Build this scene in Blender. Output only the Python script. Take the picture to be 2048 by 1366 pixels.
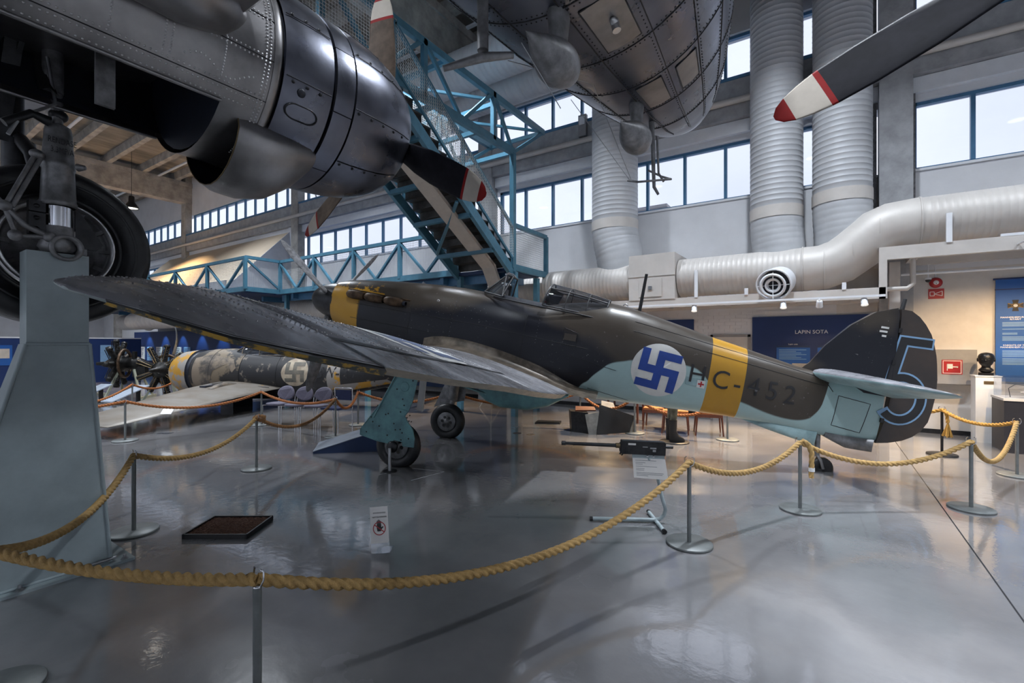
import bpy, bmesh, math, random
from math import sin, cos, pi, radians, sqrt, atan2
from mathutils import Vector, Matrix, Euler
import numpy as np

for _o in list(bpy.data.objects):
    bpy.data.objects.remove(_o, do_unlink=True)
SC = bpy.context.scene
COL = SC.collection
random.seed(7)

# ------------------------------------------------------------------ camera
cam_d = bpy.data.cameras.new('camera')
cam = bpy.data.objects.new('camera', cam_d)
COL.objects.link(cam)
cam.location = (0, 0, 1.8)
cam.rotation_euler = (pi / 2, 0, math.asin(.5550))
cam_d.sensor_width = 36
cam_d.lens = 940 / 2048 * 36
cam_d.shift_y = 5 / 2048
cam_d.clip_start = .02
cam_d.clip_end = 500
SC.camera = cam

# ------------------------------------------------------------------ exposure
SC.view_settings.view_transform = 'Standard'
SC.view_settings.look = 'None'
SC.view_settings.exposure = 0.0
SC.view_settings.gamma = 1.0
SC.view_settings.use_curve_mapping = False
SC.cycles.max_bounces = 8
SC.cycles.diffuse_bounces = 4
SC.cycles.glossy_bounces = 4
SC.cycles.transmission_bounces = 4
SC.cycles.transparent_max_bounces = 12
SC.cycles.sample_clamp_indirect = 6
SC.cycles.caustics_reflective = False
SC.cycles.caustics_refractive = False

# ------------------------------------------------------------------ sky: pale overcast
W = bpy.data.worlds.new('overcast_sky')
SC.world = W
W.use_nodes = True
nt = W.node_tree
nt.nodes.clear()
wo = nt.nodes.new('ShaderNodeOutputWorld')
wb = nt.nodes.new('ShaderNodeBackground')
tc = nt.nodes.new('ShaderNodeTexCoord')
ns = nt.nodes.new('ShaderNodeTexNoise')
ns.inputs['Scale'].default_value = 3.2
ns.inputs['Detail'].default_value = 6
cr = nt.nodes.new('ShaderNodeValToRGB')
cr.color_ramp.elements[0].position = .35
cr.color_ramp.elements[0].color = (.70, .74, .85, 1)
cr.color_ramp.elements[1].position = .66
cr.color_ramp.elements[1].color = (.84, .87, .97, 1)
nt.links.new(tc.outputs['Generated'], ns.inputs['Vector'])
nt.links.new(ns.outputs['Fac'], cr.inputs['Fac'])
nt.links.new(cr.outputs['Color'], wb.inputs['Color'])
wb.inputs['Strength'].default_value = 1.35
nt.links.new(wb.outputs['Background'], wo.inputs['Surface'])

# one real pendant and added fill lamps for the hall: (x, y, z, watts, colour) - the fixtures around them are built in the structure section
LAMP_COOL = (.85, .915, 1.0)
LAMP_WARM = (1.0, .69, .38)
HALL_AND_FILL_LAMPS = [(-28.9, 9.0, 8.88, 700, LAMP_WARM)]
for _x in (-36, -22, -14.5, -7.5, -.5, 6):
    for _y in (-7.5, .2, 7.6):
        HALL_AND_FILL_LAMPS.append((_x, _y, 10.5, 420, LAMP_COOL))  # rows added to brighten the hall
# track spots: (x, y, z, target, watts, colour, cone angle); those over the exhibits shine straight down
TRACK_SPOTS = []
for _x in (-36.0, -33.6, -31.2, -28.8, -26.4, -24.0):
    TRACK_SPOTS.append((_x, 11.5, 2.75, (_x, 12.17, 1.2), 130, (.62, .86, 1.0), 70))
for _x, _y, _tx, _ty, _w, _a in ((-12.0, 9.8, -12.2, 8.9, 75, 96), (-17.6, 8.6, -17.6, 8.0, 60, 90), (-9.6, 9.8, -9.6, 9.2, 120, 96), (-22.0, 8.6, -22.0, 8.0, 60, 84),
                         (-6.2, 10.8, -6.2, 10.2, 120, 98), (-4.4, 10.8, -4.3, 10.0, 120, 98), (-2.4, 10.8, -2.3, 9.9, 120, 98), (-.7, 10.8, -.6, 9.8, 120, 98), (.6, 10.8, .8, 9.8, 120, 98),
                         (2.6, 10.0, 2.5, 12.5, 60, 90), (4.0, 10.0, 3.6, 12.5, 60, 90), (-.1, 10.8, -.2, 12.6, 8, 80)):
    TRACK_SPOTS.append((_x, _y, 3.43 if _x < -8 else 2.52 if _x < 2 else 3.25, (_tx, _ty, .3), _w * 5.2, LAMP_WARM, _a))


def add_light(kind, name, loc, energy, color, target=None, size=.5, angle=90, blend=.6):
    l = bpy.data.lights.new(name, kind)
    l.energy = energy
    l.color = color
    if kind == 'AREA':
        l.shape = 'DISK'
        l.size = size
        l.spread = radians(118)
    if kind == 'SPOT':
        l.spot_size = radians(angle)
        l.spot_blend = blend
        l.shadow_soft_size = .05
    o = bpy.data.objects.new(name, l)
    COL.objects.link(o)
    o.location = loc
    if target is not None:
        o.rotation_euler = (Vector(target) - Vector(loc)).to_track_quat('-Z', 'Y').to_euler()
    return o


for (_x, _y, _z, _w, _c) in HALL_AND_FILL_LAMPS:
    add_light('AREA', 'hall_and_fill_light', (_x, _y, _z - .33), _w, _c, size=.46)
for (_x, _y, _z, _t, _w, _c, _a) in TRACK_SPOTS:
    add_light('SPOT', 'track_spot_light', (_x, _y, _z - .04), _w, _c, _t, angle=_a)

# ------------------------------------------------------------------ mesh builder
class MB:
    def __init__(s):
        s.v = []; s.f = []; s.m = []; s.sm = []

    def add(s, vs, fs, mi=0, smooth=False):
        b = len(s.v)
        s.v.extend([tuple(map(float, q)) for q in vs])
        for q in fs:
            s.f.append([b + i for i in q]); s.m.append(mi); s.sm.append(smooth)
        return s

    def box(s, c, d, R=None, mi=0):
        hx, hy, hz = d[0] / 2, d[1] / 2, d[2] / 2
        vs = [Vector((x * hx, y * hy, z * hz)) for z in (-1, 1) for y in (-1, 1) for x in (-1, 1)]
        if R is not None: vs = [R @ q for q in vs]
        c = Vector(c)
        vs = [q + c for q in vs]
        return s.add(vs, [(0, 2, 3, 1), (4, 5, 7, 6), (0, 1, 5, 4), (2, 6, 7, 3), (0, 4, 6, 2), (1, 3, 7, 5)], mi)

    def b2(s, p, q, mi=0):     # box from corner to corner
        return s.box([(p[i] + q[i]) / 2 for i in range(3)], [abs(p[i] - q[i]) for i in range(3)], None, mi)

    def bar(s, p0, p1, w, h, up=(0, 0, 1), mi=0):
        p0, p1 = Vector(p0), Vector(p1)
        z = (p1 - p0); L = z.length; z.normalize()
        u = Vector(up)
        if abs(z.dot(u)) > .98: u = Vector((1, 0, 0)) if abs(z.x) < .9 else Vector((0, 1, 0))
        x = z.cross(u).normalized(); y = x.cross(z).normalized()
        R = Matrix((x, y, z)).transposed()
        return s.box((p0 + p1) / 2, (w, h, L), R, mi)

    def tube(s, pts, r, n=10, caps=True, mi=0, smooth=True, closed=False):
        P = [Vector(p) for p in pts]; m = len(P)
        rs = r if isinstance(r, (list, tuple)) else [r] * m
        T = []
        for i in range(m):
            if closed: t = P[(i + 1) % m] - P[i - 1]
            else: t = P[min(i + 1, m - 1)] - P[max(i - 1, 0)]
            T.append(t.normalized())
        u = Vector((0, 0, 1))
        if abs(T[0].dot(u)) > .95: u = Vector((1, 0, 0))
        nrm = (u - T[0] * u.dot(T[0])).normalized()
        rings = []
        for i in range(m):
            nrm = (nrm - T[i] * nrm.dot(T[i])).normalized()
            b = T[i].cross(nrm)
            rings.append([P[i] + (nrm * cos(2 * pi * k / n) + b * sin(2 * pi * k / n)) * rs[i] for k in range(n)])
        return s.loft(rings, caps and not closed, mi, smooth, wrap=closed)

    def loft(s, rings, caps=True, mi=0, smooth=True, wrap=False, closed=True):
        n = len(rings[0]); vs = [p for r in rings for p in r]; fs = []
        m = len(rings)
        for i in range(m if wrap else m - 1):
            j = (i + 1) % m
            for k in range(n if closed else n - 1):
                l = (k + 1) % n
                fs.append((i * n + k, i * n + l, j * n + l, j * n + k))
        s.add(vs, fs, mi, smooth)
        if caps:
            s.add(rings[0], [tuple(range(n))[::-1]], mi, False)
            s.add(rings[-1], [tuple(range(n))], mi, False)
        return s

    def lathe(s, prof, o=(0, 0, 0), ax=(0, 0, 1), n=24, mi=0, smooth=True, a0=0, a1=2 * pi):
        ax = Vector(ax).normalized(); o = Vector(o)
        u = Vector((1, 0, 0)) if abs(ax.x) < .9 else Vector((0, 1, 0))
        x = (u - ax * u.dot(ax)).normalized(); y = ax.cross(x)
        full = abs(a1 - a0 - 2 * pi) < 1e-6
        k = n if full else n + 1
        rings = [[o + ax * t + (x * cos(a0 + (a1 - a0) * i / n) + y * sin(a0 + (a1 - a0) * i / n)) * max(r, 1e-4) for i in range(k)] for t, r in prof]
        return s.loft(rings, False, mi, smooth, closed=full)

    def cyl(s, p0, p1, r, n=14, mi=0, smooth=True, r1=None):
        return s.tube([p0, p1], [r, r if r1 is None else r1], n, True, mi, smooth)

    def prism(s, poly, vec, mi=0):
        vec = Vector(vec); a = [Vector(p) for p in poly]; b = [p + vec for p in a]; n = len(a)
        return s.add(a + b, [tuple(range(n))[::-1], tuple(range(n, 2 * n))] + [(i, (i + 1) % n, n + (i + 1) % n, n + i) for i in range(n)], mi)

    def ell(s, c, r, R=None, nu=16, nv=10, mi=0):
        c = Vector(c); rings = []
        for j in range(nv + 1):
            t = -pi / 2 + pi * j / nv
            ring = []
            for i in range(nu):
                q = Vector((r[0] * max(cos(t), 1e-3) * cos(2 * pi * i / nu), r[1] * max(cos(t), 1e-3) * sin(2 * pi * i / nu), r[2] * sin(t)))
                if R is not None: q = R @ q
                ring.append(c + q)
            rings.append(ring)
        return s.loft(rings, False, mi, True)

    def dome(s, p, n, r, h=None, k=6):
        n = Vector(n).normalized(); p = Vector(p)
        u = Vector((0, 0, 1)) if abs(n.z) < .9 else Vector((1, 0, 0))
        x = n.cross(u).normalized(); y = n.cross(x)
        h = r * .7 if h is None else h
        a = [p + (x * cos(2 * pi * i / k) + y * sin(2 * pi * i / k)) * r for i in range(k)]
        b = [p + (x * cos(2 * pi * i / k) + y * sin(2 * pi * i / k)) * r * .6 + n * h for i in range(k)]
        return s.add(a + b, [(i, (i + 1) % k, k + (i + 1) % k, k + i) for i in range(k)] + [tuple(range(k, 2 * k))], 0, True)

    def mesh(s, name, mats):
        me = bpy.data.meshes.new(name)
        me.from_pydata(s.v, [], s.f)
        for mt in (mats if isinstance(mats, (list, tuple)) else [mats]): me.materials.append(mt)
        me.polygons.foreach_set('material_index', s.m)
        me.polygons.foreach_set('use_smooth', s.sm)
        bm = bmesh.new(); bm.from_mesh(me)
        bmesh.ops.recalc_face_normals(bm, faces=bm.faces)
        bm.to_mesh(me); bm.free()
        me.update()
        return me

    def build(s, name, mats, parent=None, local=False, kind=None, label=None):
        """verts are in world (building) coordinates unless local; world verts are moved into the parent's space"""
        if parent is not None and not local:
            o = ORG.get(parent.name, Vector((0, 0, 0)))
            s.v = [(a - o.x, b - o.y, c - o.z) for a, b, c in s.v]
        ob = bpy.data.objects.new(name, s.mesh(name, mats))
        COL.objects.link(ob)
        if parent is not None:
            ob.parent = parent
            if not local: ORG[ob.name] = ORG.get(parent.name, Vector((0, 0, 0)))
        if kind: ob['kind'] = kind
        if label: ob['label'] = label
        return ob


ORG = {}


def thing(name, label, cat, loc=(0, 0, 0), rot=(0, 0, 0), group=None):
    o = bpy.data.objects.new(name, None)
    COL.objects.link(o)
    o.empty_display_size = .2
    o.location = loc; o.rotation_euler = rot
    o['label'] = label; o['category'] = cat
    if group: o['group'] = group
    ORG[o.name] = Vector(loc)
    return o


def tag(o, label, cat, group=None):
    o['label'] = label; o['category'] = cat
    if group: o['group'] = group
    return o


def struct(name, mb, mt, parent=None):
    o = mb.build(name, mt, parent)
    if parent is None: o['kind'] = 'structure'
    return o


def sroot(name):
    o = bpy.data.objects.new(name, None); COL.objects.link(o); o['kind'] = 'structure'; ORG[o.name] = Vector((0, 0, 0))
    return o


def dup(root, loc, rz=0, label=None, group=None):
    r = root.copy(); COL.objects.link(r); r.location = loc
    r.rotation_euler = (root.rotation_euler.x, root.rotation_euler.y, rz)
    if label: r['label'] = label
    if group: r['group'] = group
    for ch in list(root.children):
        c = ch.copy(); COL.objects.link(c); c.parent = r
        for g in list(ch.children):
            d = g.copy(); COL.objects.link(d); d.parent = c
    return r


def clone(o, parent, M=None):
    c = o.copy(); COL.objects.link(c); c.parent = parent
    if M is not None: c.matrix_local = M
    return c


# ------------------------------------------------------------------ materials
def nd(t, kind, **kw):
    n = t.nodes.new(kind)
    for k, v in kw.items():
        if k in n.inputs: n.inputs[k].default_value = v
        else: setattr(n, k, v)
    return n


def mat(name, c, rough=.5, metal=0, var=.12, scale=6, c2=None, bump=.0, bscale=60, rvar=.0, coat=0, stretch=None, detail=5, coord='Object', spec=.5, ramp=(.36, .66)):
    """procedural paint/metal/etc.: colour drifts between c and c2 by noise, fine bump, roughness drift"""
    m = bpy.data.materials.new(name); m.use_nodes = True
    t = m.node_tree; L = t.links.new
    b = t.nodes['Principled BSDF']
    b.inputs['Roughness'].default_value = rough
    b.inputs['Metallic'].default_value = metal
    b.inputs['Specular IOR Level'].default_value = spec
    if coat:
        b.inputs['Coat Weight'].default_value = coat; b.inputs['Coat Roughness'].default_value = .12
    c2 = c2 or tuple(max(0, x * (1 - var * 2)) for x in c)
    tcn = nd(t, 'ShaderNodeTexCoord')
    mp = nd(t, 'ShaderNodeMapping')
    if stretch: mp.inputs['Scale'].default_value = stretch
    L(tcn.outputs[coord], mp.inputs['Vector'])
    n = nd(t, 'ShaderNodeTexNoise', Scale=scale, Detail=detail, Roughness=.62)
    L(mp.outputs['Vector'], n.inputs['Vector'])
    rp = nd(t, 'ShaderNodeValToRGB')
    rp.color_ramp.elements[0].position = ramp[0]; rp.color_ramp.elements[0].color = (*c2, 1)
    rp.color_ramp.elements[1].position = ramp[1]; rp.color_ramp.elements[1].color = (*c, 1)
    L(n.outputs['Fac'], rp.inputs['Fac']); L(rp.outputs['Color'], b.inputs['Base Color'])
    if rvar:
        mr = nd(t, 'ShaderNodeMapRange')
        mr.inputs['From Min'].default_value = .3; mr.inputs['From Max'].default_value = .7
        mr.inputs['To Min'].default_value = max(.02, rough - rvar); mr.inputs['To Max'].default_value = min(1, rough + rvar)
        n3 = nd(t, 'ShaderNodeTexNoise', Scale=scale * 2.3, Detail=4)
        L(mp.outputs['Vector'], n3.inputs['Vector']); L(n3.outputs['Fac'], mr.inputs['Value']); L(mr.outputs['Result'], b.inputs['Roughness'])
    if bump:
        n2 = nd(t, 'ShaderNodeTexNoise', Scale=bscale, Detail=3)
        L(mp.outputs['Vector'], n2.inputs['Vector'])
        bp = nd(t, 'ShaderNodeBump', Strength=bump, Distance=.01)
        L(n2.outputs['Fac'], bp.inputs['Height']); L(bp.outputs['Normal'], b.inputs['Normal'])
    return m


def glass(name, tint=(.93, .96, 1), gl=.07, rough=.03):
    m = bpy.data.materials.new(name); m.use_nodes = True
    t = m.node_tree; t.nodes.clear(); L = t.links.new
    o = nd(t, 'ShaderNodeOutputMaterial'); mx = nd(t, 'ShaderNodeMixShader')
    tr = nd(t, 'ShaderNodeBsdfTransparent'); tr.inputs['Color'].default_value = (*tint, 1)
    g = nd(t, 'ShaderNodeBsdfGlossy', Roughness=rough)
    mx.inputs['Fac'].default_value = gl
    L(tr.outputs[0], mx.inputs[1]); L(g.outputs[0], mx.inputs[2]); L(mx.outputs[0], o.inputs['Surface'])
    return m


def emit(name, c, s):
    m = bpy.data.materials.new(name); m.use_nodes = True
    b = m.node_tree.nodes['Principled BSDF']
    b.inputs['Base Color'].default_value = (*c, 1)
    b.inputs['Emission Color'].default_value = (*c, 1); b.inputs['Emission Strength'].default_value = s
    return m


M_ = {}
M_['white_wall'] = mat('white_wall', (.70, .71, .74), .7, var=.05, scale=1.2, bump=.12, bscale=30)
M_['plaster'] = mat('plaster', (.66, .63, .60), .75, var=.07, scale=2, bump=.5, bscale=7)
M_['concrete'] = mat('concrete', (.46, .44, .41), .8, var=.22, scale=2.2, bump=.2, bscale=25, detail=8)
M_['concrete_beam'] = mat('concrete_beam', (.40, .41, .43), .75, var=.15, scale=3, bump=.15, bscale=30)
M_['ceiling'] = mat('ceiling_concrete', (.36, .33, .29), .85, var=.3, scale=1.1, bump=.2, bscale=20, stretch=(1, .2, 1))
M_['hood'] = mat('beige_board', (.62, .52, .40), .7, var=.05, scale=1)
M_['trim'] = mat('white_trim', (.76, .78, .82), .5, var=.03)
M_['blue_frame'] = mat('blue_window_frame', (.07, .20, .36), .4, var=.1, scale=5)
M_['blue_steel'] = mat('blue_steel', (.075, .215, .31), .40, var=.13, scale=4, bump=.03)
M_['wire'] = mat('galvanised_wire', (.72, .72, .70), .5, metal=.1, var=.1)
M_['navy'] = mat('navy_board', (.012, .035, .11), .55, var=.12, scale=2)
M_['panel_blue'] = mat('blue_panel', (.005, .026, .12), .5, var=.05, scale=1.5)
M_['banner_blue'] = mat('banner_blue', (.010, .095, .36), .55, var=.05, scale=2)
M_['duct'] = mat('duct_paint', (.60, .57, .54), .50, metal=.1, var=.06, scale=2)
M_['duct_silver'] = mat('duct_silver', (.50, .515, .54), .60, metal=.15, var=.06, scale=2)
M_['black'] = mat('black_paint', (.012, .012, .014), .4, var=.2)
M_['rubber'] = mat('tyre_rubber', (.014, .015, .018), .42, var=.3, scale=9, bump=.12, bscale=50, rvar=.1)
M_['steel'] = mat('brushed_steel', (.42, .43, .45), .33, metal=.9, var=.12, scale=14)
M_['post'] = mat('post_steel', (.20, .215, .215), .42, metal=.35, var=.12, scale=10)
M_['chrome'] = mat('chrome', (.62, .63, .66), .15, metal=1, var=.05)
M_['darkmetal'] = mat('dark_metal', (.035, .036, .040), .38, metal=.6, var=.25, scale=12)
M_['gear_grey'] = mat('gear_grey', (.26, .26, .27), .42, metal=.45, var=.25, scale=10, bump=.1, bscale=40)
M_['alu'] = mat('aged_aluminium', (.205, .215, .255), .31, metal=.95, c2=(.115, .12, .15), scale=1.6, bump=.07, bscale=16, rvar=.07, detail=4, ramp=(.25, .8))
M_['alu2'] = mat('dull_aluminium', (.40, .385, .385), .38, metal=.92, c2=(.20, .195, .20), scale=2.0, bump=.05, bscale=8, rvar=.07, detail=5, ramp=(.3, .75))
M_['alu_light'] = mat('bright_rivets', (.62, .62, .63), .30, metal=.9, var=.1)
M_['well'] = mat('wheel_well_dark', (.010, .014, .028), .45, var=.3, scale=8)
M_['prop_lit_worn'] = mat('propeller_lit_worn', (.13, .092, .068), .7, var=.2, scale=9, spec=.2)  # worn blades, with lamplight put into the brown
M_['prop_dark'] = mat('propeller_dark', (.016, .016, .022), .65, var=.2, scale=8, spec=.15)
M_['red'] = mat('red_band', (.30, .022, .022), .7, var=.1, spec=.15)
M_['cream'] = mat('cream_band', (.58, .52, .45), .7, var=.06, spec=.2)
M_['stand'] = mat('stand_paint', (.37, .44, .46), .5, var=.10, scale=3, bump=.06, bscale=20)
M_['tan_rope'] = mat('tan_rope', (.54, .34, .125), .8, var=.16, scale=25, bump=.5, bscale=160)
M_['gold_rope'] = mat('gold_rope', (.46, .25, .045), .75, var=.16, scale=25, bump=.4, bscale=160)
M_['orange_rope'] = mat('orange_rope', (.40, .135, .035), .8, var=.16, scale=25, bump=.4, bscale=160)
M_['brown_rope'] = mat('brown_rope', (.34, .165, .060), .8, var=.16, scale=25, bump=.4, bscale=160)
M_['paper'] = mat('paper', (.74, .72, .70), .6, var=.03)
M_['ink'] = mat('black_ink', (.015, .015, .018), .6, var=.1)
M_['red_sign'] = mat('red_sign', (.42, .018, .022), .45, var=.06)
M_['white_paint'] = mat('white_paint', (.80, .80, .80), .5, var=.03)
M_['grey_box'] = mat('grey_cabinet', (.30, .30, .31), .5, var=.06)
M_['bronze'] = mat('dark_bronze', (.012, .012, .013), .35, metal=.4, var=.2)
M_['wood_red'] = mat('red_brown_wood', (.13, .036, .018), .4, var=.2, scale=10)
M_['seat_purple'] = mat('grey_violet_fabric', (.15, .14, .19), .8, var=.1, scale=30)
M_['seat_blue'] = mat('navy_fabric', (.02, .03, .09), .85, var=.1, scale=30)
M_['acrylic'] = glass('clear_acrylic', (.90, .92, .95), .10)
M_['pane'] = glass('window_glass', (.95, .97, 1), .05)
M_['canopy'] = glass('canopy_glass', (.62, .66, .72), .16, .05)
M_['leg_green'] = mat('pale_green_stand', (.28, .30, .24), .6, var=.1)
M_['engine'] = mat('engine_black', (.022, .021, .020), .42, metal=.5, var=.4, scale=14, bump=.2, bscale=40)
M_['brass'] = mat('dull_brass', (.20, .14, .07), .45, metal=.7, var=.2)
M_['earth'] = mat('brown_gravel', (.15, .068, .040), .9, var=.3, scale=60)
M_['lens'] = emit('lamp_glow', (1, .93, .82), 2.5)
M_['outside'] = mat('outside_brick', (.42, .33, .26), .8, var=.2, scale=2)
M_['snow'] = mat('outside_ground', (.62, .64, .68), .9, var=.05)
M_['ltblue'] = mat('light_blue_line', (.23, .40, .62), .5, var=.06)


# ------------------------------------------------------------------ text
def text_mesh(body, size, offset=0.0, align='CENTER', res=3, extrude=0.0):
    c = bpy.data.curves.new('t', 'FONT')
    c.body = body; c.size = size; c.offset = offset; c.align_x = align; c.align_y = 'CENTER'; c.resolution_u = res; c.extrude = extrude
    o = bpy.data.objects.new('t', c); COL.objects.link(o)
    dg = bpy.context.evaluated_depsgraph_get()
    me = bpy.data.meshes.new_from_object(o.evaluated_get(dg))
    bpy.data.objects.remove(o); bpy.data.curves.remove(c)
    return me


def text(name, body, size, mt, parent, M, align='CENTER', offset=0.0, sx=1.0):
    """flat lettering; M maps the letter plane (x right, y up, z out) into the parent's world space"""
    me = text_mesh(body, size, offset, align, 3, .0006)
    o = ORG.get(parent.name, Vector((0, 0, 0))) if parent else Vector((0, 0, 0))
    for v in me.vertices: v.co = (M @ Vector((v.co.x * sx, v.co.y, v.co.z))) - o
    me.materials.clear(); me.materials.append(mt)
    ob = bpy.data.objects.new(name, me); COL.objects.link(ob)
    if parent: ob.parent = parent; ORG[ob.name] = o
    return ob


def plane_M(o, right, up):
    r = Vector(right).normalized(); u = Vector(up).normalized(); n = r.cross(u)
    M = Matrix((r, u, n)).transposed().to_4x4(); M.translation = Vector(o)
    return M


def arc(c, r, a0, a1, n):
    return [(c[0] + r * cos(a0 + (a1 - a0) * i / n), c[1] + r * sin(a0 + (a1 - a0) * i / n)) for i in range(n + 1)]


def ramp(xs, ys):
    return lambda x: float(np.interp(x, xs, ys))
# ================================================================== STRUCTURE
YW = 12.6
COLS = [12.0, 1.19, -9.25, -20.05, -31.4, -42.5]

# floor of cast slabs with open joints
def floor_material():
    m = mat('epoxy_floor', (.245, .24, .245), .30, var=.10, scale=.45, c2=(.15, .15, .158), coord='Object', detail=6, spec=.5)
    t = m.node_tree; L = t.links.new; b = t.nodes['Principled BSDF']
    geo = nd(t, 'ShaderNodeNewGeometry')
    n1 = nd(t, 'ShaderNodeTexNoise', Scale=1.1, Detail=5)
    L(geo.outputs['Position'], n1.inputs['Vector'])
    mr = nd(t, 'ShaderNodeMapRange')
    mr.inputs['From Min'].default_value = .3; mr.inputs['From Max'].default_value = .7
    mr.inputs['To Min'].default_value = .10; mr.inputs['To Max'].default_value = .30
    L(n1.outputs['Fac'], mr.inputs['Value']); L(mr.outputs['Result'], b.inputs['Roughness'])
    n2 = nd(t, 'ShaderNodeTexNoise', Scale=11.0, Detail=3)
    L(geo.outputs['Position'], n2.inputs['Vector'])
    n4 = nd(t, 'ShaderNodeTexNoise', Scale=60.0, Detail=2)
    L(geo.outputs['Position'], n4.inputs['Vector'])
    ad = nd(t, 'ShaderNodeMath', operation='MULTIPLY_ADD')
    L(n4.outputs['Fac'], ad.inputs[0]); ad.inputs[1].default_value = .18; L(n2.outputs['Fac'], ad.inputs[2])
    bp = nd(t, 'ShaderNodeBump', Strength=.06, Distance=.02)
    L(ad.outputs[0], bp.inputs['Height']); L(bp.outputs['Normal'], b.inputs['Normal'])
    b.inputs['Coat Weight'].default_value = .9; b.inputs['Coat Roughness'].default_value = .065; b.inputs['Coat IOR'].default_value = 2.0
    b2 = nd(t, 'ShaderNodeBump', Strength=.05, Distance=.02); L(ad.outputs[0], b2.inputs['Height']); L(b2.outputs['Normal'], b.inputs['Coat Normal'])
    return m


M_['floor'] = floor_material()
M_['joint'] = mat('joint_filler', (.03, .03, .035), .8)
fl = struct('floor', MB().b2((-46, -12, -.2), (10, 12.9, -.012)), M_['joint'])
xs = [-46, -31.4, -20.05, -9.25, 1.07, 10]
for i in range(5):
    MB().b2((xs[i] + .006, -12, -.011), (xs[i + 1] - .006, 12.9, 0)).build('slab', M_['floor'], fl)
struct('ground_outside', MB().b2((-120, 13.4, -.6), (80, 160, -.4)), M_['snow'])

# back wall: bands between the window tiers
wb_ = sroot('wall_back')
LEFT, RIGHT = -46, 10
Z1, Z2, Z3, Z4 = 5.38, 6.77, 8.18, 9.40
m = MB()
m.b2((LEFT, YW, 0), (.2, YW + .4, Z1)).b2((1.19, YW, 3.3), (RIGHT, YW + .4, Z1))
m.b2((LEFT, YW, Z2), (RIGHT, YW + .4, 7.21)).b2((LEFT, YW, 7.21), (RIGHT, YW + .4, Z3)).b2((LEFT, YW, Z4), (RIGHT, YW + .4, 11.9))
m.build('wall_paint', M_['white_wall'], wb_)
MB().b2((.2, YW, 0), (RIGHT, YW + .4, 3.3)).b2((.2, YW, 3.3), (1.19, YW + .4, Z1)).build('plaster_wall', M_['plaster'], wb_)
MB().b2((LEFT, YW - .14, 6.90), (RIGHT, YW, 7.20)).build('lintel_box', M_['trim'], wb_)
MB().b2((LEFT, YW - .30, 7.21), (RIGHT, YW, Z3)).build('spandrel_beam', M_['concrete_beam'], wb_)
MB().b2((LEFT, YW - .32, Z3 - .06), (RIGHT, YW, Z3 + .02)).build('sill_strip', M_['blue_frame'], wb_)
MB().cyl((LEFT, YW - .38, 7.58), (RIGHT, YW - .38, 7.58), .075, 12).build('heating_pipe', M_['duct'], wb_)
MB().b2((LEFT, YW - .03, Z1 - .05), (RIGHT, YW, Z1)).build('window_sill', M_['trim'], wb_)
# painted brick courses behind the aircraft (only the stretch the photo shows)
mb_ = MB()
for r in range(31):
    z0 = .02 + r * .083
    off = .125 if r % 2 else 0
    x = -4.2 - off
    while x < -.4:
        mb_.b2((max(x, -4.2), YW - .012, z0), (min(x + .243, -.4), YW, z0 + .076)); x += .25
ob = mb_.build('brickwork', M_['white_wall'], wb_); ob['kind'] = 'stuff'
struct('baseboard_back', MB().b2((LEFT, YW - .02, 0), (RIGHT, YW, .09)), M_['darkmetal'])

wn = 0
def window(x0, x1, z0, z1, n, y=YW + .12, skip=()):
    global wn
    wn += 1
    w = sroot('window_%d' % wn)
    f = MB()
    f.b2((x0, y - .04, z0), (x1, y + .06, z0 + .05)).b2((x0, y - .04, z1 - .07), (x1, y + .06, z1)).b2((x0, y - .04, z0), (x0 + .09, y + .06, z1)).b2((x1 - .09, y - .04, z0), (x1, y + .06, z1))
    f.build('window_frame', M_['blue_frame'], w)
    p = (x1 - x0) / n
    mm = None
    for i in range(1, n):
        q = MB().b2((x0 + i * p - .035, y - .05, z0 + .05), (x0 + i * p + .035, y + .05, z1 - .07))
        q.build('mullion', M_['blue_frame'], w)
    for i in range(n):
        MB().b2((x0 + i * p + .04, y, z0 + .05), (x0 + (i + 1) * p - .04, y + .008, z1 - .07)).build('pane', M_['pane'], w)


for i in range(5):
    a, b = COLS[i + 1] + .33, COLS[i] - .33
    if i == 0: a, b = 1.47, 9.9
    if i == 4: a = -41.9
    n = max(1, round((b - a) / .985))
    window(a, b, Z3 + .02, Z4, n)
    if i != 3: window(a, b, Z1, Z2, n)
for i, cx_ in enumerate(COLS[1:]):
    MB().b2((cx_ - .27, YW - .34, 7.0 if False else 0), (cx_ + .27, YW, 11.6)).build('column', M_['concrete'] if i > 1 else M_['concrete_beam'], wb_)
mm = MB().b2((1.44, YW - .10, 3.7), (1.52, YW, 9.6)); mm.b2((.80, YW - .05, 3.7), (.90, YW, 9.6))
mm.build('wall_rail', M_['gear_grey'], wb_)

# other walls, never in full view, and the windows behind the camera that light the hall
struct('wall_left', MB().b2((-46.4, -12, 0), (-46, 13, 11.9)), M_['white_wall'])
struct('wall_right', MB().b2((10, -12, 0), (10.4, 13, 11.9)), M_['white_wall'])
wf = sroot('wall_front')
MB().b2((-46, -12.4, 0), (10, -12, 4.6)).b2((-46, -12.4, 9.4), (10, -12, 11.9)).build('wall_paint', M_['white_wall'], wf)
for c in (2, -8, -18, -28, -38):
    MB().b2((c - .5, -12.4, 4.6), (c + .5, -12, 9.4)).build('column', M_['concrete'], wf)
for c in (2, -8, -18, -28):
    window(c - 9.5, c - .5, 4.6, 9.4, 5, y=-12.2)
window(2.5, 10, 4.6, 9.4, 4, y=-12.2)

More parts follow.
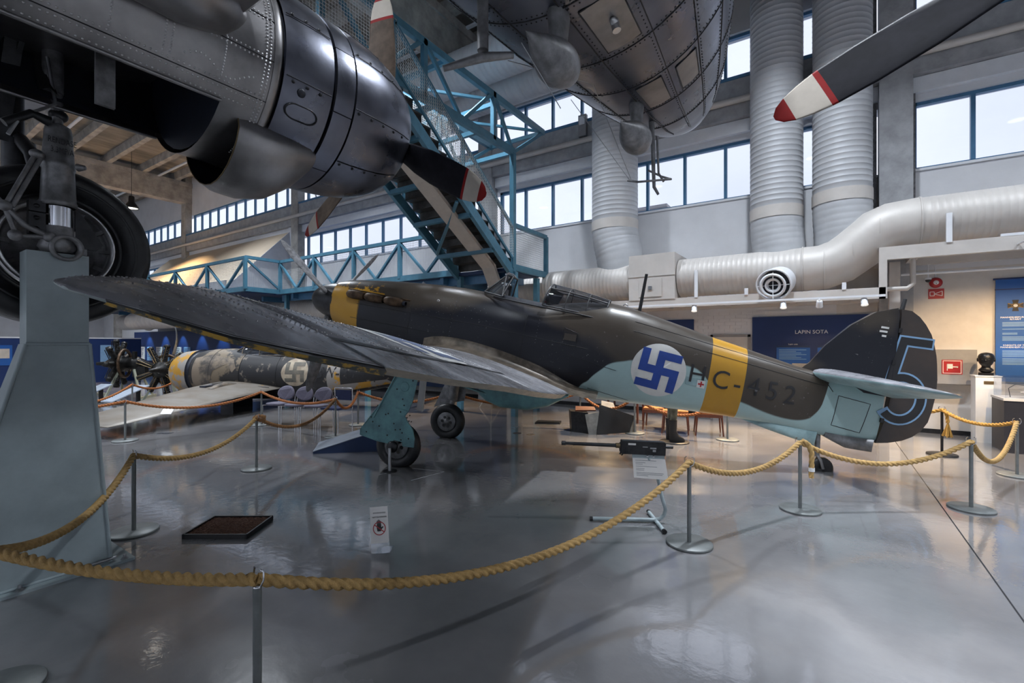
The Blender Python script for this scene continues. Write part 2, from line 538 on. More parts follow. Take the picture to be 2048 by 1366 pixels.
# ceiling: slab, girders across the hall, ribs along it
ce = struct('ceiling', MB().b2((-46.4, -12.4, 11.62), (10.4, 13, 11.9)), M_['ceiling'])
for cx_ in COLS:
    MB().b2((cx_ - .30, -12, 10.05), (cx_ + .30, YW, 11.24)).build('girder', M_['concrete'], ce)
    MB().b2((cx_ - .36, -12, 10.98), (cx_ + .36, YW, 11.24)).build('girder_flange', M_['concrete'], ce)
for k in range(16):
    y = 11.8 - 1.55 * k
    MB().prism([(-46, y - .11, 11.24), (-46, y + .11, 11.24), (-46, y + .16, 11.62), (-46, y - .16, 11.62)], (56, 0, 0)).build('ceiling_rib', M_['concrete'], ce)
for y in (10.9, 6.3, 1.6):
    MB().b2((-46, y - .05, 11.18), (10, y + .05, 11.24)).build('conduit', M_['trim'], ce)

# sloped boarded enclosure along the wall (left)
hd = sroot('wall_enclosure')
MB().prism([(-20.7, 12.6, 7.15), (-20.7, 12.6, 3.74), (-20.7, 9.65, 3.74), (-20.7, 9.65, 4.15)], (-13.1, 0, 0)).build('sloped_board', M_['hood'], hd)
MB().prism([(-20.66, 12.6, 7.2), (-20.66, 12.6, 3.74), (-20.66, 9.6, 3.74), (-20.66, 9.6, 4.15)], (-.035, 0, 0)).build('end_board', M_['trim'], hd)
MB().b2((-33.8, 9.60, 3.74), (-20.66, 9.64, 4.45)).build('shade_board', M_['concrete_beam'], hd)  # grey board added for the shading at the foot of the slope
MB().b2((-20.75, 12.4, 5.2), (-20.55, 12.6, 7.2)).build('corner_post', M_['trim'], hd)

# blue exhibition boards on the back wall
def board(name, x0, x1, z0, z1, mt, label, y=YW, group=None, t=.05):
    o = thing(name, label, 'board', ((x0 + x1) / 2, y, z0), group=group)
    MB().b2((x0, y - t, z0), (x1, y, z1)).build('panel', mt, o)
    return o


TXT = lambda x, z, y=YW - .052: plane_M((x, y, z), (1, 0, 0), (0, 0, 1))
o = board('exhibition_board', -1.46, .90, .35, 2.44, M_['panel_blue'], 'dark blue wall board with the heading LAPIN SOTA behind the tail fin')
text('heading', 'LAPIN SOTA', .115, M_['white_paint'], o, TXT(-.27, 2.07))
for k, x in enumerate((-.62, .18)):
    q = MB().b2((x - .33, YW - .085, .75), (x + .33, YW - .05, 1.72)).build('info_panel', M_['banner_blue'], o)
    MB().b2((x - .33, YW - .10, 1.72), (x + .33, YW - .05, 1.76)).build('ledge', M_['navy'], q)
    text('title', 'Lapin sota' if k == 0 else 'Lapland War', .045, M_['white_paint'], q, TXT(x, 1.795, YW - .09))
    MB().b2((x - .02, YW - .092, 1.12), (x + .30, YW - .084, 1.36)).build('photograph', M_['concrete'], q)
    mb = MB()
    for j in range(7):
        mb.b2((x - .28, YW - .088, 1.66 - j * .035), (x + .26 - .1 * ((j * 5) % 3), YW - .0845, 1.672 - j * .035))
    mb.build('printed_lines', M_['ltblue'], q, kind='stuff')
board('exhibition_board', -7.6, -2.8, .3, 2.43, M_['panel_blue'], 'long dark blue wall board behind the cockpit and roundel of the fighter')
o = board('exhibition_board', -38.6, -24.0, .1, 2.58, M_['panel_blue'], 'far blue wall with scalloped spotlight pools behind the radial engines', y=12.22)
for k, x in enumerate((-37.2, -35.9, -34.5, -33.4, -31.8, -30.6)):
    q = MB().b2((x - .42, 12.22 - .09, .75), (x + .42, 12.22 - .05, 1.62)).build('info_sheet', M_['paper'] if k % 2 == 0 else M_['ltblue'], o)
    mb = MB()
    for j in range(6):
        mb.b2((x - .34, 12.22 - .096, 1.5 - j * .1), (x + .3 - .12 * (j % 3), 12.22 - .0905, 1.53 - j * .1))
    mb.build('printed_lines', M_['panel_blue'], q, kind='stuff')
o = board('exhibition_board', -23.8, -8.2, .3, 2.5, M_['navy'], 'navy wall board under the mezzanine behind the wrecked fighter', y=12.22)
o = thing('partition', 'low dark blue partition with information sheets beside the engines', 'partition', (-28.6, 6.4, 0))
MB().b2((-28.7, 3.2, 0), (-28.6, 9.3, 2.05)).build('panel', M_['panel_blue'], o)
MB().b2((-28.72, 3.2, 2.05), (-28.58, 9.3, 2.10)).build('top_rail', M_['trim'], o)
for k, y in enumerate((4.3, 5.6, 6.9, 8.2)):
    q = MB().b2((-28.60, y - .5, .9), (-28.58, y + .5, 1.75)).build('info_sheet', M_['ltblue'] if k % 2 else M_['banner_blue'], o)
    MB().b2((-28.58, y + .05, 1.2), (-28.573, y + .42, 1.6)).build('photograph', M_['cream'], q)

# plain service door beside the blue board
dr = sroot('door_1')
MB().b2((-2.34, YW - .03, 0), (-1.56, YW, 1.97)).build('door_leaf', M_['plaster'], dr)
MB().b2((-2.40, YW - .045, 0), (-2.34, YW, 2.03)).b2((-1.56, YW - .045, 0), (-1.50, YW, 2.03)).b2((-2.40, YW - .045, 1.97), (-1.50, YW, 2.03)).build('door_frame', M_['grey_box'], dr)

# outside: a building with a parapet and a roof ventilator
o = thing('outside_building', 'brown brick building with long window strip seen through the lower windows', 'building', (-16, 38, -.4))
MB().b2((-34, 38, -.4), (-6, 50, 10.2)).build('wall', M_['outside'], o)
MB().b2((-34.2, 37.7, 10.2), (-5.8, 50, 10.7)).build('parapet', M_['trim'], o)
for k in range(9):
    MB().b2((-33 + k * 3, 37.85, 7.6), (-30.8 + k * 3, 38, 9.2)).build('window', M_['darkmetal'], o)
MB().b2((-34.1, 37.8, 6.4), (-5.9, 38, 7.2)).build('ledge', M_['trim'], o)
o = thing('roof_ventilator', 'grey louvred ventilator on a roof outside the lower windows', 'ventilator', (-8.1, 26, -.4))
MB().b2((-8.9, 25.3, -.4), (-7.3, 26.7, 8.0)).build('shaft', M_['snow'], o)
MB().b2((-9.3, 24.9, 9.0), (-6.9, 27.1, 9.15)).build('cap', M_['grey_box'], o)
for dx in (-.7, -.35, 0, .35, .7):
    for dy in (-.6, .6):
        MB().b2((-8.13 + dx, 25.97 + dy, 8.0), (-8.07 + dx, 26.03 + dy, 9.0)).build('upright', M_['grey_box'], o)

# hall lamps: one real pendant, the others added fill
def hall_or_fill_lamp(loc, label, group):
    o = thing('pendant_or_fill_lamp', label, 'lamp', loc, group=group)
    MB().lathe([(.32, .10), (.30, .12), (.06, .13), (0, .15), (-.22, .30), (-.30, .31), (-.30, .285), (-.2, .27), (0, .12)], n=20).build('shade', M_['black'], o, local=True)
    MB().lathe([(-.27, .0), (-.27, .27)], n=20).build('diffuser', M_['lens'], o, local=True)
    MB().cyl((0, 0, .32), (0, 0, 11.62 - loc[2]), .012, 6).build('cord', M_['black'], o, local=True)
    return o


hall_or_fill_lamp(HALL_AND_FILL_LAMPS[0][:3], 'black bell shaped pendant lamp hanging low near the far left windows', None)
lp = None
for q in HALL_AND_FILL_LAMPS[1:]:
    if lp is None:
        lp = hall_or_fill_lamp(q[:3], 'added black bell shaped fill lamp hung close under the ceiling ribs', 'added fill lamps under the ceiling')
    else: dup(lp, q[:3])

# --------------------------------------------------------------- ducts
def ribbed(z0, z1, r, step=.12, h=.0035):
    pr = []; z = z0
    while z < z1 - step * .5:
        pr += [(z, r), (z + step * .86, r), (z + step * .90, r + h), (z + step * .96, r + h)]
        z += step
    return pr + [(z1, r)]


def vduct(x, y, r, z0, z1, label, foot):
    o = thing('ventilation_duct', label, 'duct', (x, y, z0))
    MB().lathe(ribbed(z0 + 1.0, z1, r, .115), (x, y, 0), (0, 0, 1), 28).build('spiral_pipe', M_['duct_silver'], o)
    MB().lathe([(z0 + .75, r + .012), (z0 + 1.0, r + .012)], (x, y, 0), (0, 0, 1), 28).build('collar', M_['duct'], o)
    pts = [(x, y, z0 + .8), (x + foot * .2, y, z0 + .45), (x + foot * .6, y, z0 + .12), (x + foot, y, z0 - .45)]
    P = [Vector(p) for p in pts]
    fine = []
    for i in range(3):
        for k in range(8):
            fine.append(P[i].lerp(P[i + 1], k / 8))
    fine.append(P[-1])
    rs = [r * (1 + (.012 if i % 3 == 0 else 0)) for i in range(len(fine))]
    MB().tube(fine, rs, 28, False).build('lower_bend', M_['duct_silver'], o)


vduct(-4.69, 11.98, .60, 4.05, 9.4, 'wide silver spiral duct rising beside the blue stairs', .20)
vduct(-.92, 12.0, .52, 3.8, 10.0, 'left of the two close silver spiral ducts rising to the ceiling', .08)
vduct(.28, 12.0, .52, 3.95, 10.0, 'right of the two close silver spiral ducts, next to the concrete column', .05)
o = thing('overhead_duct', 'big silver duct running along the wall under the ceiling', 'duct', (-8, 11.45, 8.9))
MB().lathe(ribbed(-22, -4.1, .56, .16, .005), (0, 11.45, 9.42), (1, 0, 0), 28).build('spiral_pipe', M_['duct_silver'], o)
o = thing('overhead_duct', 'second big silver duct, nearer the room, under the ceiling', 'duct', (-8, 10.3, 9.2))
MB().lathe(ribbed(-22, .1, .54, .16, .005), (0, 10.25, 9.47), (1, 0, 0), 28).build('spiral_pipe', M_['duct_silver'], o)

o = thing('supply_duct', 'long cream painted spiral duct with an upward kink along the right wall', 'duct', (-2, 11.7, 2.9))
MB().lathe(ribbed(-8.4, -4.0, .45, .10, .0025), (0, 11.7, 3.38), (1, 0, 0), 32).build('spiral_pipe', M_['duct'], o)
MB().lathe(ribbed(-2.9, -.35, .45, .10, .0025), (0, 11.7, 3.38), (1, 0, 0), 32).build('spiral_pipe', M_['duct'], o)
pts = [(-.38, 11.7, 3.38), (-.05, 11.7, 3.39), (.25, 11.7, 3.50), (.45, 11.7, 3.66), (.58, 11.7, 3.77), (.71, 11.7, 3.88), (.84, 11.7, 3.98), (1.05, 11.7, 4.08), (1.45, 11.7, 4.11), (1.5, 11.7, 4.11)]
MB().tube(pts, [.46, .46, .46, .462, .47, .462, .47, .46, .46, .462], 32, False).build('elbow', M_['duct'], o)
MB().lathe(ribbed(1.5, 9.9, .45, .10, .0025), (0, 11.7, 4.11), (1, 0, 0), 32).build('spiral_pipe', M_['duct'], o)
for x, z in ((-.40, 3.38), (-.02, 3.39), (.45, 3.66), (.86, 3.99), (1.47, 4.11)):
    MB().lathe([(x - .015, .462), (x - .012, .472), (x + .012, .472), (x + .015, .462)], (0, 11.7, z), (1, 0, 0), 32).build('seam_band', M_['duct'], o)
bx = MB().b2((-4.02, 11.2, 2.86), (-2.92, 12.4, 3.95)).build('junction_box', M_['duct'], o)
MB().b2((-3.76, 11.18, 2.93), (-3.22, 11.2, 3.36)).build('access_hatch', M_['duct'], bx)
MB().b2((-3.53, 11.15, 3.10), (-3.45, 11.18, 3.18)).build('latch', M_['steel'], bx)
MB().b2((-4.03, 11.185, 3.42), (-2.91, 11.2, 3.435)).build('fold_seam', M_['duct'], bx)
nz = MB().lathe([(0, .30), (.12, .30), (.14, .31), (.26, .30), (.28, .31), (.40, .30), (.42, .33), (.50, .33), (.50, .30), (.3, .28)], (-.80, 11.35, 3.13), Vector((-.16, -.9, -.26)), 28).build('jet_nozzle', M_['trim'], o)
ax = Vector((-.16, -.9, -.26)).normalized(); oz = Vector((-.80, 11.35, 3.13)) + ax * .52
MB().lathe([(0, .22), (.03, .25), (.04, .20), (0, .19)], oz, ax, 24).build('nozzle_ring', M_['trim'], nz)
MB().lathe([(-.05, .11), (.02, .15), (.03, .12), (-.03, .09)], oz, ax, 24).build('nozzle_ring', M_['trim'], nz)
MB().bar(oz + Vector((0, 0, -.27)), oz + Vector((0, 0, .27)), .03, .012).bar(oz + Vector((-.29, .04, 0)), oz + Vector((.29, -.04, 0)), .012, .012).build('cross_bar', M_['trim'], nz)
MB().lathe([(-.2, 0), (-.2, .27)], oz, ax, 24).build('dark_throat', M_['well'], nz)

o = thing('duct_gantry', 'white steel gantry beams carrying the cream duct, stepped at the tail fin', 'gantry', (-1, 11.3, 2.65))
MB().b2((-8, 11.22, 2.66), (.94, 11.34, 2.87)).build('low_beam', M_['duct'], o)
MB().b2((.84, 11.22, 2.66), (.96, 11.34, 3.62)).build('step_post', M_['duct'], o)
MB().b2((.96, 11.22, 3.38), (9.9, 11.34, 3.62)).build('high_beam', M_['duct'], o)
MB().b2((-8, 12.3, 2.66), (.94, 12.42, 2.87)).b2((.84, 12.3, 3.38), (9.9, 12.42, 3.62)).build('rear_beam', M_['duct'], o)
for x in (-7, -5.2, -3.3, -1.9, -.6, .5): MB().b2((x - .06, 11.3, 2.70), (x + .06, 12.6, 2.80)).build('cross_beam', M_['duct'], o)
for x in (1.4, 3.2, 5.5): MB().b2((x - .06, 11.3, 3.42), (x + .06, 12.6, 3.52)).build('cross_beam', M_['duct'], o)
for x, z in ((-2.45, 2.86), (-1.42, 2.86), (.3, 2.86)): MB().b2((x - .035, 11.2, z), (x + .035, 11.25, z + (.62 if x < -2 else .14))).build('hanger', M_['trim'], o)
MB().b2((1.78, 11.2, 3.6), (1.86, 11.25, 4.12)).build('hanger', M_['trim'], o)
MB().b2((1.05, 11.9, 0), (1.22, 12.1, 3.42)).build('support_post', M_['duct'], o)
MB().tube([(.9, 11.5, 2.85), (1.28, 11.5, 2.85), (1.36, 11.5, 2.93), (1.36, 11.5, 3.4)], .045, 10).build('drain_pipe', M_['duct'], o)
MB().cyl((1.2, 11.6, 3.12), (9, 11.6, 3.12), .022, 8).build('cable_conduit', M_['trim'], o)

o = thing('low_duct', 'cream duct with jet nozzles slung under the mezzanine at far left', 'duct', (-20, 10.9, 2.7))
MB().lathe(ribbed(-36, -9.0, .47, .14, .003), (0, 10.9, 3.12), (1, 0, 0), 26).build('spiral_pipe', M_['duct'], o)
for x in (-30.5, -25.8, -21.0):
    q = MB().lathe([(0, .30), (.5, .30), (.52, .33), (.62, .33), (.62, .28), (.5, .2)], (x, 10.6, 2.95), Vector((.5, -.8, -.2)), 22).build('jet_nozzle', M_['duct'], o)
    a2 = Vector((.5, -.8, -.2)).normalized()
    MB().lathe([(.58, .12), (.62, .2), (.6, .1)], (x, 10.6, 2.95), a2, 20).build('nozzle_ring', M_['trim'], q)
# far elbow pieces of the low duct in front
o = thing('low_duct', 'short cream duct piece with a rounded end below the wing tip', 'duct', (-24, 9.3, 2.3))
MB().lathe([(-29.5, .02), (-29.45, .25), (-29.3, .38), (-29.1, .42)] + ribbed(-29.0, -24.0, .42, .5, .01) + [(-23.9, .3), (-23.88, .02)], (0, 9.2, 2.95), (1, 0, 0), 24).build('spiral_pipe', M_['duct'], o)

# lighting tracks with their spots
def track(x0, x1, y, z, label):
    o = thing('lighting_track', label, 'track', ((x0 + x1) / 2, y, z))
    MB().b2((x0, y - .02, z), (x1, y + .02, z + .04)).build('rail', M_['trim'], o)
    for k in range(4):
        x = x0 + (x1 - x0) * (k + .5) / 4; MB().bar((x, y, z + .03), (x, 11.24 if y < 11 else 12.25, z + .05), .03, .02).build('hanger', M_['trim'], o)
    return o


def spot_head(p, t, label, group):
    d = (Vector(t) - Vector(p)).normalized(); p = Vector(p)
    o = thing('track_spotlight', label, 'spotlight', p, group=group)
    MB().lathe([(-.14, .03), (-.13, .05), (-.02, .055), (0, .06)], p, d, 12).build('housing', M_['trim'], o)
    MB().lathe([(-.03, .0), (-.03, .05)], p, d, 12).build('lens', M_['lens'], o)
    MB().cyl(p - d * .1, p + Vector((0, 0, .16)), .012, 6).build('bracket', M_['trim'], o)


track(-37.5, -22.5, 11.5, 2.9, 'white lighting track in front of the far blue wall')
track(-6.8, .9, 10.8, 2.66, 'white lighting track in front of the cream duct')
track(2.2, 6, 10.0, 3.42, 'white lighting track at the right side wall')
for i, (x, y, z, t, w, c, a) in enumerate(TRACK_SPOTS):
    spot_head((x, y, z), t, 'small white spotlight aimed at the far blue wall' if i < 6 else 'small white spotlight on a ceiling track aimed down at the exhibits',
              'spots on the far track' if i < 6 else 'spots on the exhibit tracks')

# service plate scored into the floor in front of the near wheel
for a, b in (((-4.98, 4.86), (-4.47, 4.98)), ((-4.47, 4.98), (-4.55, 4.42)), ((-5.12, 4.38), (-5.02, 4.66))):
    MB().bar((a[0], a[1], .0004), (b[0], b[1], .0004), .008, .0008).build('floor_score', M_['trim'], fl)
o = thing('wall_speaker', 'white cylindrical speaker on the wall beside the upper windows, above the lower propeller blade', 'speaker', (-18.5, 12.2, 8.6))
MB().lathe([(-.35, .0), (-.35, .17), (.30, .19), (.32, .0)], (-18.5, 12.05, 8.75), (.25, -.3, -1), 20).build('can', M_['trim'], o)
MB().lathe([(.31, .17), (.345, .17), (.345, 0)], (-18.5, 12.05, 8.75), (.25, -.3, -1), 20).build('grille', M_['darkmetal'], o)
MB().bar((-18.5, 12.1, 8.9), (-18.5, 12.35, 8.15), .06, .04).build('bracket', M_['trim'], o)
o = thing('junction_panel', 'small grey switch box on the concrete beam left of the wide spiral duct', 'box', (-5.75, 12.2, 7.75))
MB().b2((-5.86, 12.18, 7.70), (-5.62, 12.29, 8.30)).build('case', M_['grey_box'], o)
MB().b2((-5.83, 12.17, 8.02), (-5.66, 12.18, 8.25)).build('door', M_['trim'], o)
# ================================================================== MEZZANINE, STAIRS, UPPER GALLERY
BS = M_['blue_steel']
def wire_panel(parent, p0, p1, z0, z1, pitch=.055, r=.0028, slope=0.0):
    """welded wire mesh between two plan points"""
    m = MB(); a = Vector((p0[0], p0[1], 0)); b = Vector((p1[0], p1[1], 0)); L = (b - a).length
    n = int(L / pitch)
    for i in range(n + 1):
        q = a.lerp(b, i / n); dz = slope * (i / n)
        m.bar((q.x, q.y, z0 + dz), (q.x, q.y, z1 + dz), r * 2, r * 2)
    k = int((z1 - z0) / pitch)
    for j in range(k + 1):
        z = z0 + (z1 - z0) * j / k
        m.bar((a.x, a.y, z), (b.x, b.y, z + slope), r * 2, r * 2)
    return m.build('wire_mesh', M_['wire'], parent, kind='stuff')


def railing(label, p0, p1, zb, zt, n, diag='V', w=.09, mesh=True, chord=.16):
    a = Vector((p0[0], p0[1], 0)); b = Vector((p1[0], p1[1], 0)); d = (b - a).normalized(); nn = Vector((-d.y, d.x, 0))
    o = thing('mezzanine_railing', label, 'railing', ((a.x + b.x) / 2, (a.y + b.y) / 2, zb))
    P = lambda t, z: Vector((a.x + (b.x - a.x) * t, a.y + (b.y - a.y) * t, z))
    MB().bar(P(0, zt), P(1, zt), w, .10).build('top_rail', BS, o)
    MB().bar(P(0, zb), P(1, zb), w, chord).build('bottom_rail', BS, o)
    for i in range(n + 1):
        MB().bar(P(i / n, zb), P(i / n, zt), .11, .09, up=d).build('upright', BS, o)
    for i in range(n):
        if diag == 'V':
            MB().bar(P(i / n, zt - .05), P((i + .5) / n, zb + .06), .06, .08, up=nn).build('brace', BS, o)
            MB().bar(P((i + .5) / n, zb + .06), P((i + 1) / n, zt - .05), .06, .08, up=nn).build('brace', BS, o)
        elif diag == '/':
            MB().bar(P(i / n, zt - .05), P((i + 1) / n, zb + .06), .06, .08, up=nn).build('brace', BS, o)
    if mesh:
        off = nn * .05
        for i in range(n):
            q0, q1 = P(i / n, 0) + off, P((i + 1) / n, 0) + off
            wire_panel(o, q0, q1, zb + .08, zt - .05)
    return o


mz = thing('mezzanine_deck', 'blue steel mezzanine deck with dark underside along the window wall', 'mezzanine', (-12, 10.5, 3.5))
MB().b2((-36, 9.66, 3.62), (-8.55, 12.24, 3.70)).build('deck_plate', M_['navy'], mz)
MB().b2((-8.54, 9.66, 3.62), (-6.55, 11.15, 3.70)).build('deck_plate', M_['navy'], mz)
MB().b2((-36, 8.4, 3.62), (-17.0, 9.65, 3.70)).build('deck_plate', M_['navy'], mz)
for x in (-33, -30, -27, -24, -21, -18, -16, -14.2, -12.4, -10.6, -8.8, -7.1):
    MB().b2((x - .06, 9.7, 3.44), (x + .06, 11.15 if x > -8 else 12.24, 3.62)).build('joist', M_['blue_frame'], mz)
MB().b2((-17, 9.9, 3.40), (-6.5, 10.02, 3.62)).build('edge_beam', M_['blue_frame'], mz)
MB().b2((-17, 12.1, 3.40), (-8.6, 12.22, 3.62)).build('edge_beam', M_['blue_frame'], mz)
for x, y in ((-8.15, 9.72), (-6.45, 9.78), (-12, 9.8), (-16.5, 9.8), (-6.6, 11.1)):
    MB().b2((x - .065, y - .065, 0), (x + .065, y + .065, 3.6)).build('deck_post', BS, mz)
railing('blue truss railing of the mezzanine front with V braces and wire mesh', (-16.6, 9.6), (-8.25, 9.6), 3.70, 4.80, 4)
railing('short blue railing at the jog of the mezzanine, one long brace', (-16.6, 8.35), (-16.6, 9.6), 3.70, 4.80, 1, '/')
railing('blue truss railing at far left in front of the beige sloped boards', (-35.9, 8.35), (-16.6, 8.35), 3.70, 4.78, 7)
railing('blue mesh panel railing at the right end of the mezzanine by the stairs', (-6.5, 9.78), (-6.5, 11.45), 3.72, 4.78, 1, None)

# ---- stairs
ST = thing('steel_staircase', 'blue steel staircase climbing from the mezzanine to the upper gallery', 'staircase', (-7.35, 9.7, 3.7))
Y0, ZS0, Y1, ZS1 = 9.70, 3.74, 5.86, 6.60
nst = 16
sl = (ZS1 - ZS0) / (Y1 - Y0)
for x in (-6.5, -8.2):
    MB().bar((x, Y0 + .1, ZS0 - .20), (x, Y1 - .05, ZS1 - .20), .10, .22).build('stringer', BS, ST)
M_['step'] = mat('step_plate', (.10, .095, .09), .5, metal=.4, var=.2)
for i in range(nst):
    y = Y0 + (Y1 - Y0) * (i + 1) / nst; z = ZS0 + (ZS1 - ZS0) * (i + 1) / nst; dy = (Y0 - Y1) / nst
    m = MB().b2((-8.2, y - .02, z - .02), (-6.5, y + dy + .03, z + .01))
    m.b2((-8.2, y + dy, z - (ZS1 - ZS0) / nst - .02), (-6.5, y + dy + .012, z))
    m.build('step', M_['step'], ST)
for t in (.2, .42, .62, .82):
    y = Y0 + (Y1 - Y0) * t; z = ZS0 + (ZS1 - ZS0) * t - .30
    MB().bar((-8.2, y, z), (-6.5, y, z), .10, .10).build('cross_member', BS, ST)
MB().bar((-8.15, Y0 - .9, ZS0 + .32), (-6.55, Y0 - 2.0, ZS0 + 1.1), .06, .06).build('cross_brace', BS, ST)
# handrail of the flight on the far and near side
for x in (-6.45, -8.25):
    MB().bar((x, Y0 - .05, ZS0 + .98), (x, Y1, ZS1 + .98), .06, .07).build('handrail', BS, ST)
    MB().bar((x, Y0 - .05, ZS0 + .2), (x, Y1, ZS1 + .2), .05, .05).build('lower_rail', BS, ST)
    for t in (0, .5, 1):
        y = Y0 + (Y1 - Y0) * t; z = ZS0 + (ZS1 - ZS0) * t
        MB().bar((x, y, z - .05), (x, y, z + 1.0), .06, .06).build('baluster', BS, ST)
    wire_panel(ST, (x + .03, Y0), (x + .03, Y1), ZS0 + .22, ZS0 + .95, .06, .0028, ZS1 - ZS0)
MB().b2((-6.56, 9.72, 3.6), (-6.44, 9.84, 6.56)).build('newel_post', BS, ST)
o = thing('cable_channel', 'cream painted steel channel sloping under the blue stairs', 'channel', (-7.0, 8.5, 4))
MB().bar((-7.0, 5.6, 6.15), (-7.0, 9.46, 3.72), .40, .08).bar((-7.0, 9.42, 3.77), (-7.0, 9.92, 2.95), .38, .08).build('channel', M_['cream'], o)

# ---- upper gallery: lattice girders left and right
def lattice(x, label, mesh_from):
    o = thing('gallery_truss', label, 'truss', (x, 7, 6.55))
    ZB, ZT = 6.60, 7.72
    MB().bar((x, -1.0, ZB), (x, 9.80, ZB), .10, .18).build('bottom_chord', BS, o)
    MB().bar((x, -1.0, ZT), (x, 11.30, ZT - .08), .10, .14).build('top_chord', BS, o)
    nodes = [9.80, 8.92, 7.75, 6.65, 5.6]
    MB().bar((x, 11.28, ZT - .08), (x, 9.80, ZB), .07, .08).build('end_brace', BS, o)
    for y in (8.95, 6.66, 4.4, 2.1, -.2):
        MB().bar((x, y, ZB), (x, y, ZT), .10, .10).build('upright', BS, o)
    for a, b in (((9.78, ZB), (8.95, ZT)), ((8.95, ZT), (7.80, ZB)), ((7.80, ZB), (6.66, ZT)), ((6.66, ZT), (5.5, ZB)),
                 ((5.5, ZB), (4.4, ZT)), ((4.4, ZT), (3.3, ZB)), ((3.3, ZB), (2.1, ZT))):
        MB().bar((x, a[0], a[1]), (x, b[0], b[1]), .06, .08).build('brace', BS, o)
    wire_panel(o, (x + .06, mesh_from), (x + .06, 1.4), ZB + .09, ZT - .07, .055)
    return o


lattice(-6.5, 'near blue lattice girder of the upper gallery, beside the propeller blade', 5.9)
lattice(-8.25, 'far blue lattice girder of the upper gallery, behind the stairs', 9.7)
o = thing('gallery_deck', 'dark steel deck of the upper gallery above the stairs', 'deck', (-7.4, 3, 6.4))
MB().b2((-8.2, -1, 6.50), (-6.55, 5.85, 6.56)).build('deck_plate', M_['darkmetal'], o)
for y in (5.6, 4, 2.4, .8): MB().b2((-8.2, y - .05, 6.38), (-6.55, y + .05, 6.5)).build('joist', BS, o)
for y, z in ((9.8, 6.6), (8.4, 6.6), (7.0, 6.6), (11.28, 7.64), (9.3, 7.66), (7.4, 7.7)):
    MB().bar((-8.2, y, z), (-6.5, y, z), .08, .10).build('tie_beam', BS, o)
MB().bar((-8.2, 9.3, 7.66), (-6.5, 11.2, 7.64), .06, .06).bar((-8.2, 7.4, 7.7), (-6.5, 9.3, 7.66), .06, .06).build('wind_brace', BS, o)
MB().bar((-6.5, 5.9, 7.2), (-6.5, 4.6, 8.4), .05, .05).build('stay', BS, o)
# ================================================================== TWIN ENGINED TRANSPORT ABOVE THE CAMERA
AL, AL2 = M_['alu'], M_['alu2']
NX, NZ = -4.31, 4.15
T = thing('transport_aircraft', 'big bare metal twin engined transport looming overhead, nose to the windows', 'aircraft', (-4.85, .9, 2.5))
nac = MB()
A0, A1 = radians(-43), radians(223)
def shell(mb, prof, a0=0, a1=2 * pi, n=48, off=0.0, nx=NX, nz=NZ):
    full = a1 - a0 > 6.28
    k = n if full else n + 1
    rings = [[(nx + (r + off) * cos(a0 + (a1 - a0) * i / n), y, nz + (r + off) * sin(a0 + (a1 - a0) * i / n)) for i in range(k)] for y, r in prof]
    return mb.loft(rings, False, 0, True, closed=full)


# rear nacelle over the wheel well (open below), then the firewall ring
shell(nac, [(-2.4, .30), (-1.6, .52), (-.6, .70), (.4, .775), (1.2, .785), (1.70, .785)], A0, A1)
shell(nac, [(1.70, .785), (2.05, .785)])
nacelle = nac.build('nacelle', AL2, T)
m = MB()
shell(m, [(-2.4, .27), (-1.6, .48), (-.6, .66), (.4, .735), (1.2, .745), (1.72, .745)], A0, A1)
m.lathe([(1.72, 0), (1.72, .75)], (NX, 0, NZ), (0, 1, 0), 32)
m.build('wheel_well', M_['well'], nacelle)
m = MB()
for y in (1.35, 1.0, .62, .2):
    shell(m, [(y - .05, .70), (y, .66), (y + .05, .70)], radians(140), radians(222), 12)
m.build('well_frame', M_['darkmetal'], nacelle)
MB().b2((-3.90, 1.02, 3.34), (-3.87, 1.12, 3.75)).build('well_strut', M_['gear_grey'], nacelle)
# rolled edge of the well opening
for a in (A0, A1):
    MB().tube([(NX + r * cos(a), y, NZ + r * sin(a)) for y, r in [(-1.6, .53), (-.6, .71), (.4, .785), (1.2, .795), (1.70, .795)]], .014, 8).build('well_edge', AL2, nacelle)
MB().lathe([(2.00, .79), (2.04, .796), (2.08, .77), (2.10, .70)], (NX, 0, NZ), (0, 1, 0), 56).build('firewall_ring', AL2, nacelle)

# engine cowling in three rings with dark gaps
cowl = MB()
shell(cowl, [(2.085, .792), (2.15, .801), (2.30, .808), (2.44, .806), (2.515, .800)], n=64); shell(cowl, [(2.515, .800), (2.52, .77)], n=64)
cw = cowl.build('cowl_rear_ring', AL, T)
m = MB(); shell(m, [(2.02, .755), (2.79, .755)], n=40); m.build('cowl_gap', M_['well'], cw)
for k in range(9):     # cowl flap panels, each with its own edges
    a0 = radians(k * 40 - 23); a1 = radians(k * 40 + 16.4)
    m = MB()
    shell(m, [(2.548, .800), (2.60, .8035), (2.68, .8035), (2.735, .801)], a0, a1, 10)
    shell(m, [(2.545, .772), (2.548, .800)], a0, a1, 10); shell(m, [(2.735, .801), (2.738, .772)], a0, a1, 10)
    m.build('cowl_panel', AL, cw)
cowl = MB()
shell(cowl, [(2.75, .775), (2.755, .80)], n=64); shell(cowl, [(2.755, .80), (2.90, .797), (3.08, .782), (3.26, .752), (3.42, .705), (3.55, .640), (3.64, .565), (3.68, .50), (3.675, .455), (3.62, .43), (3.4, .44), (3.0, .6)], n=64)
cf = cowl.build('cowl_nose_ring', AL, T)
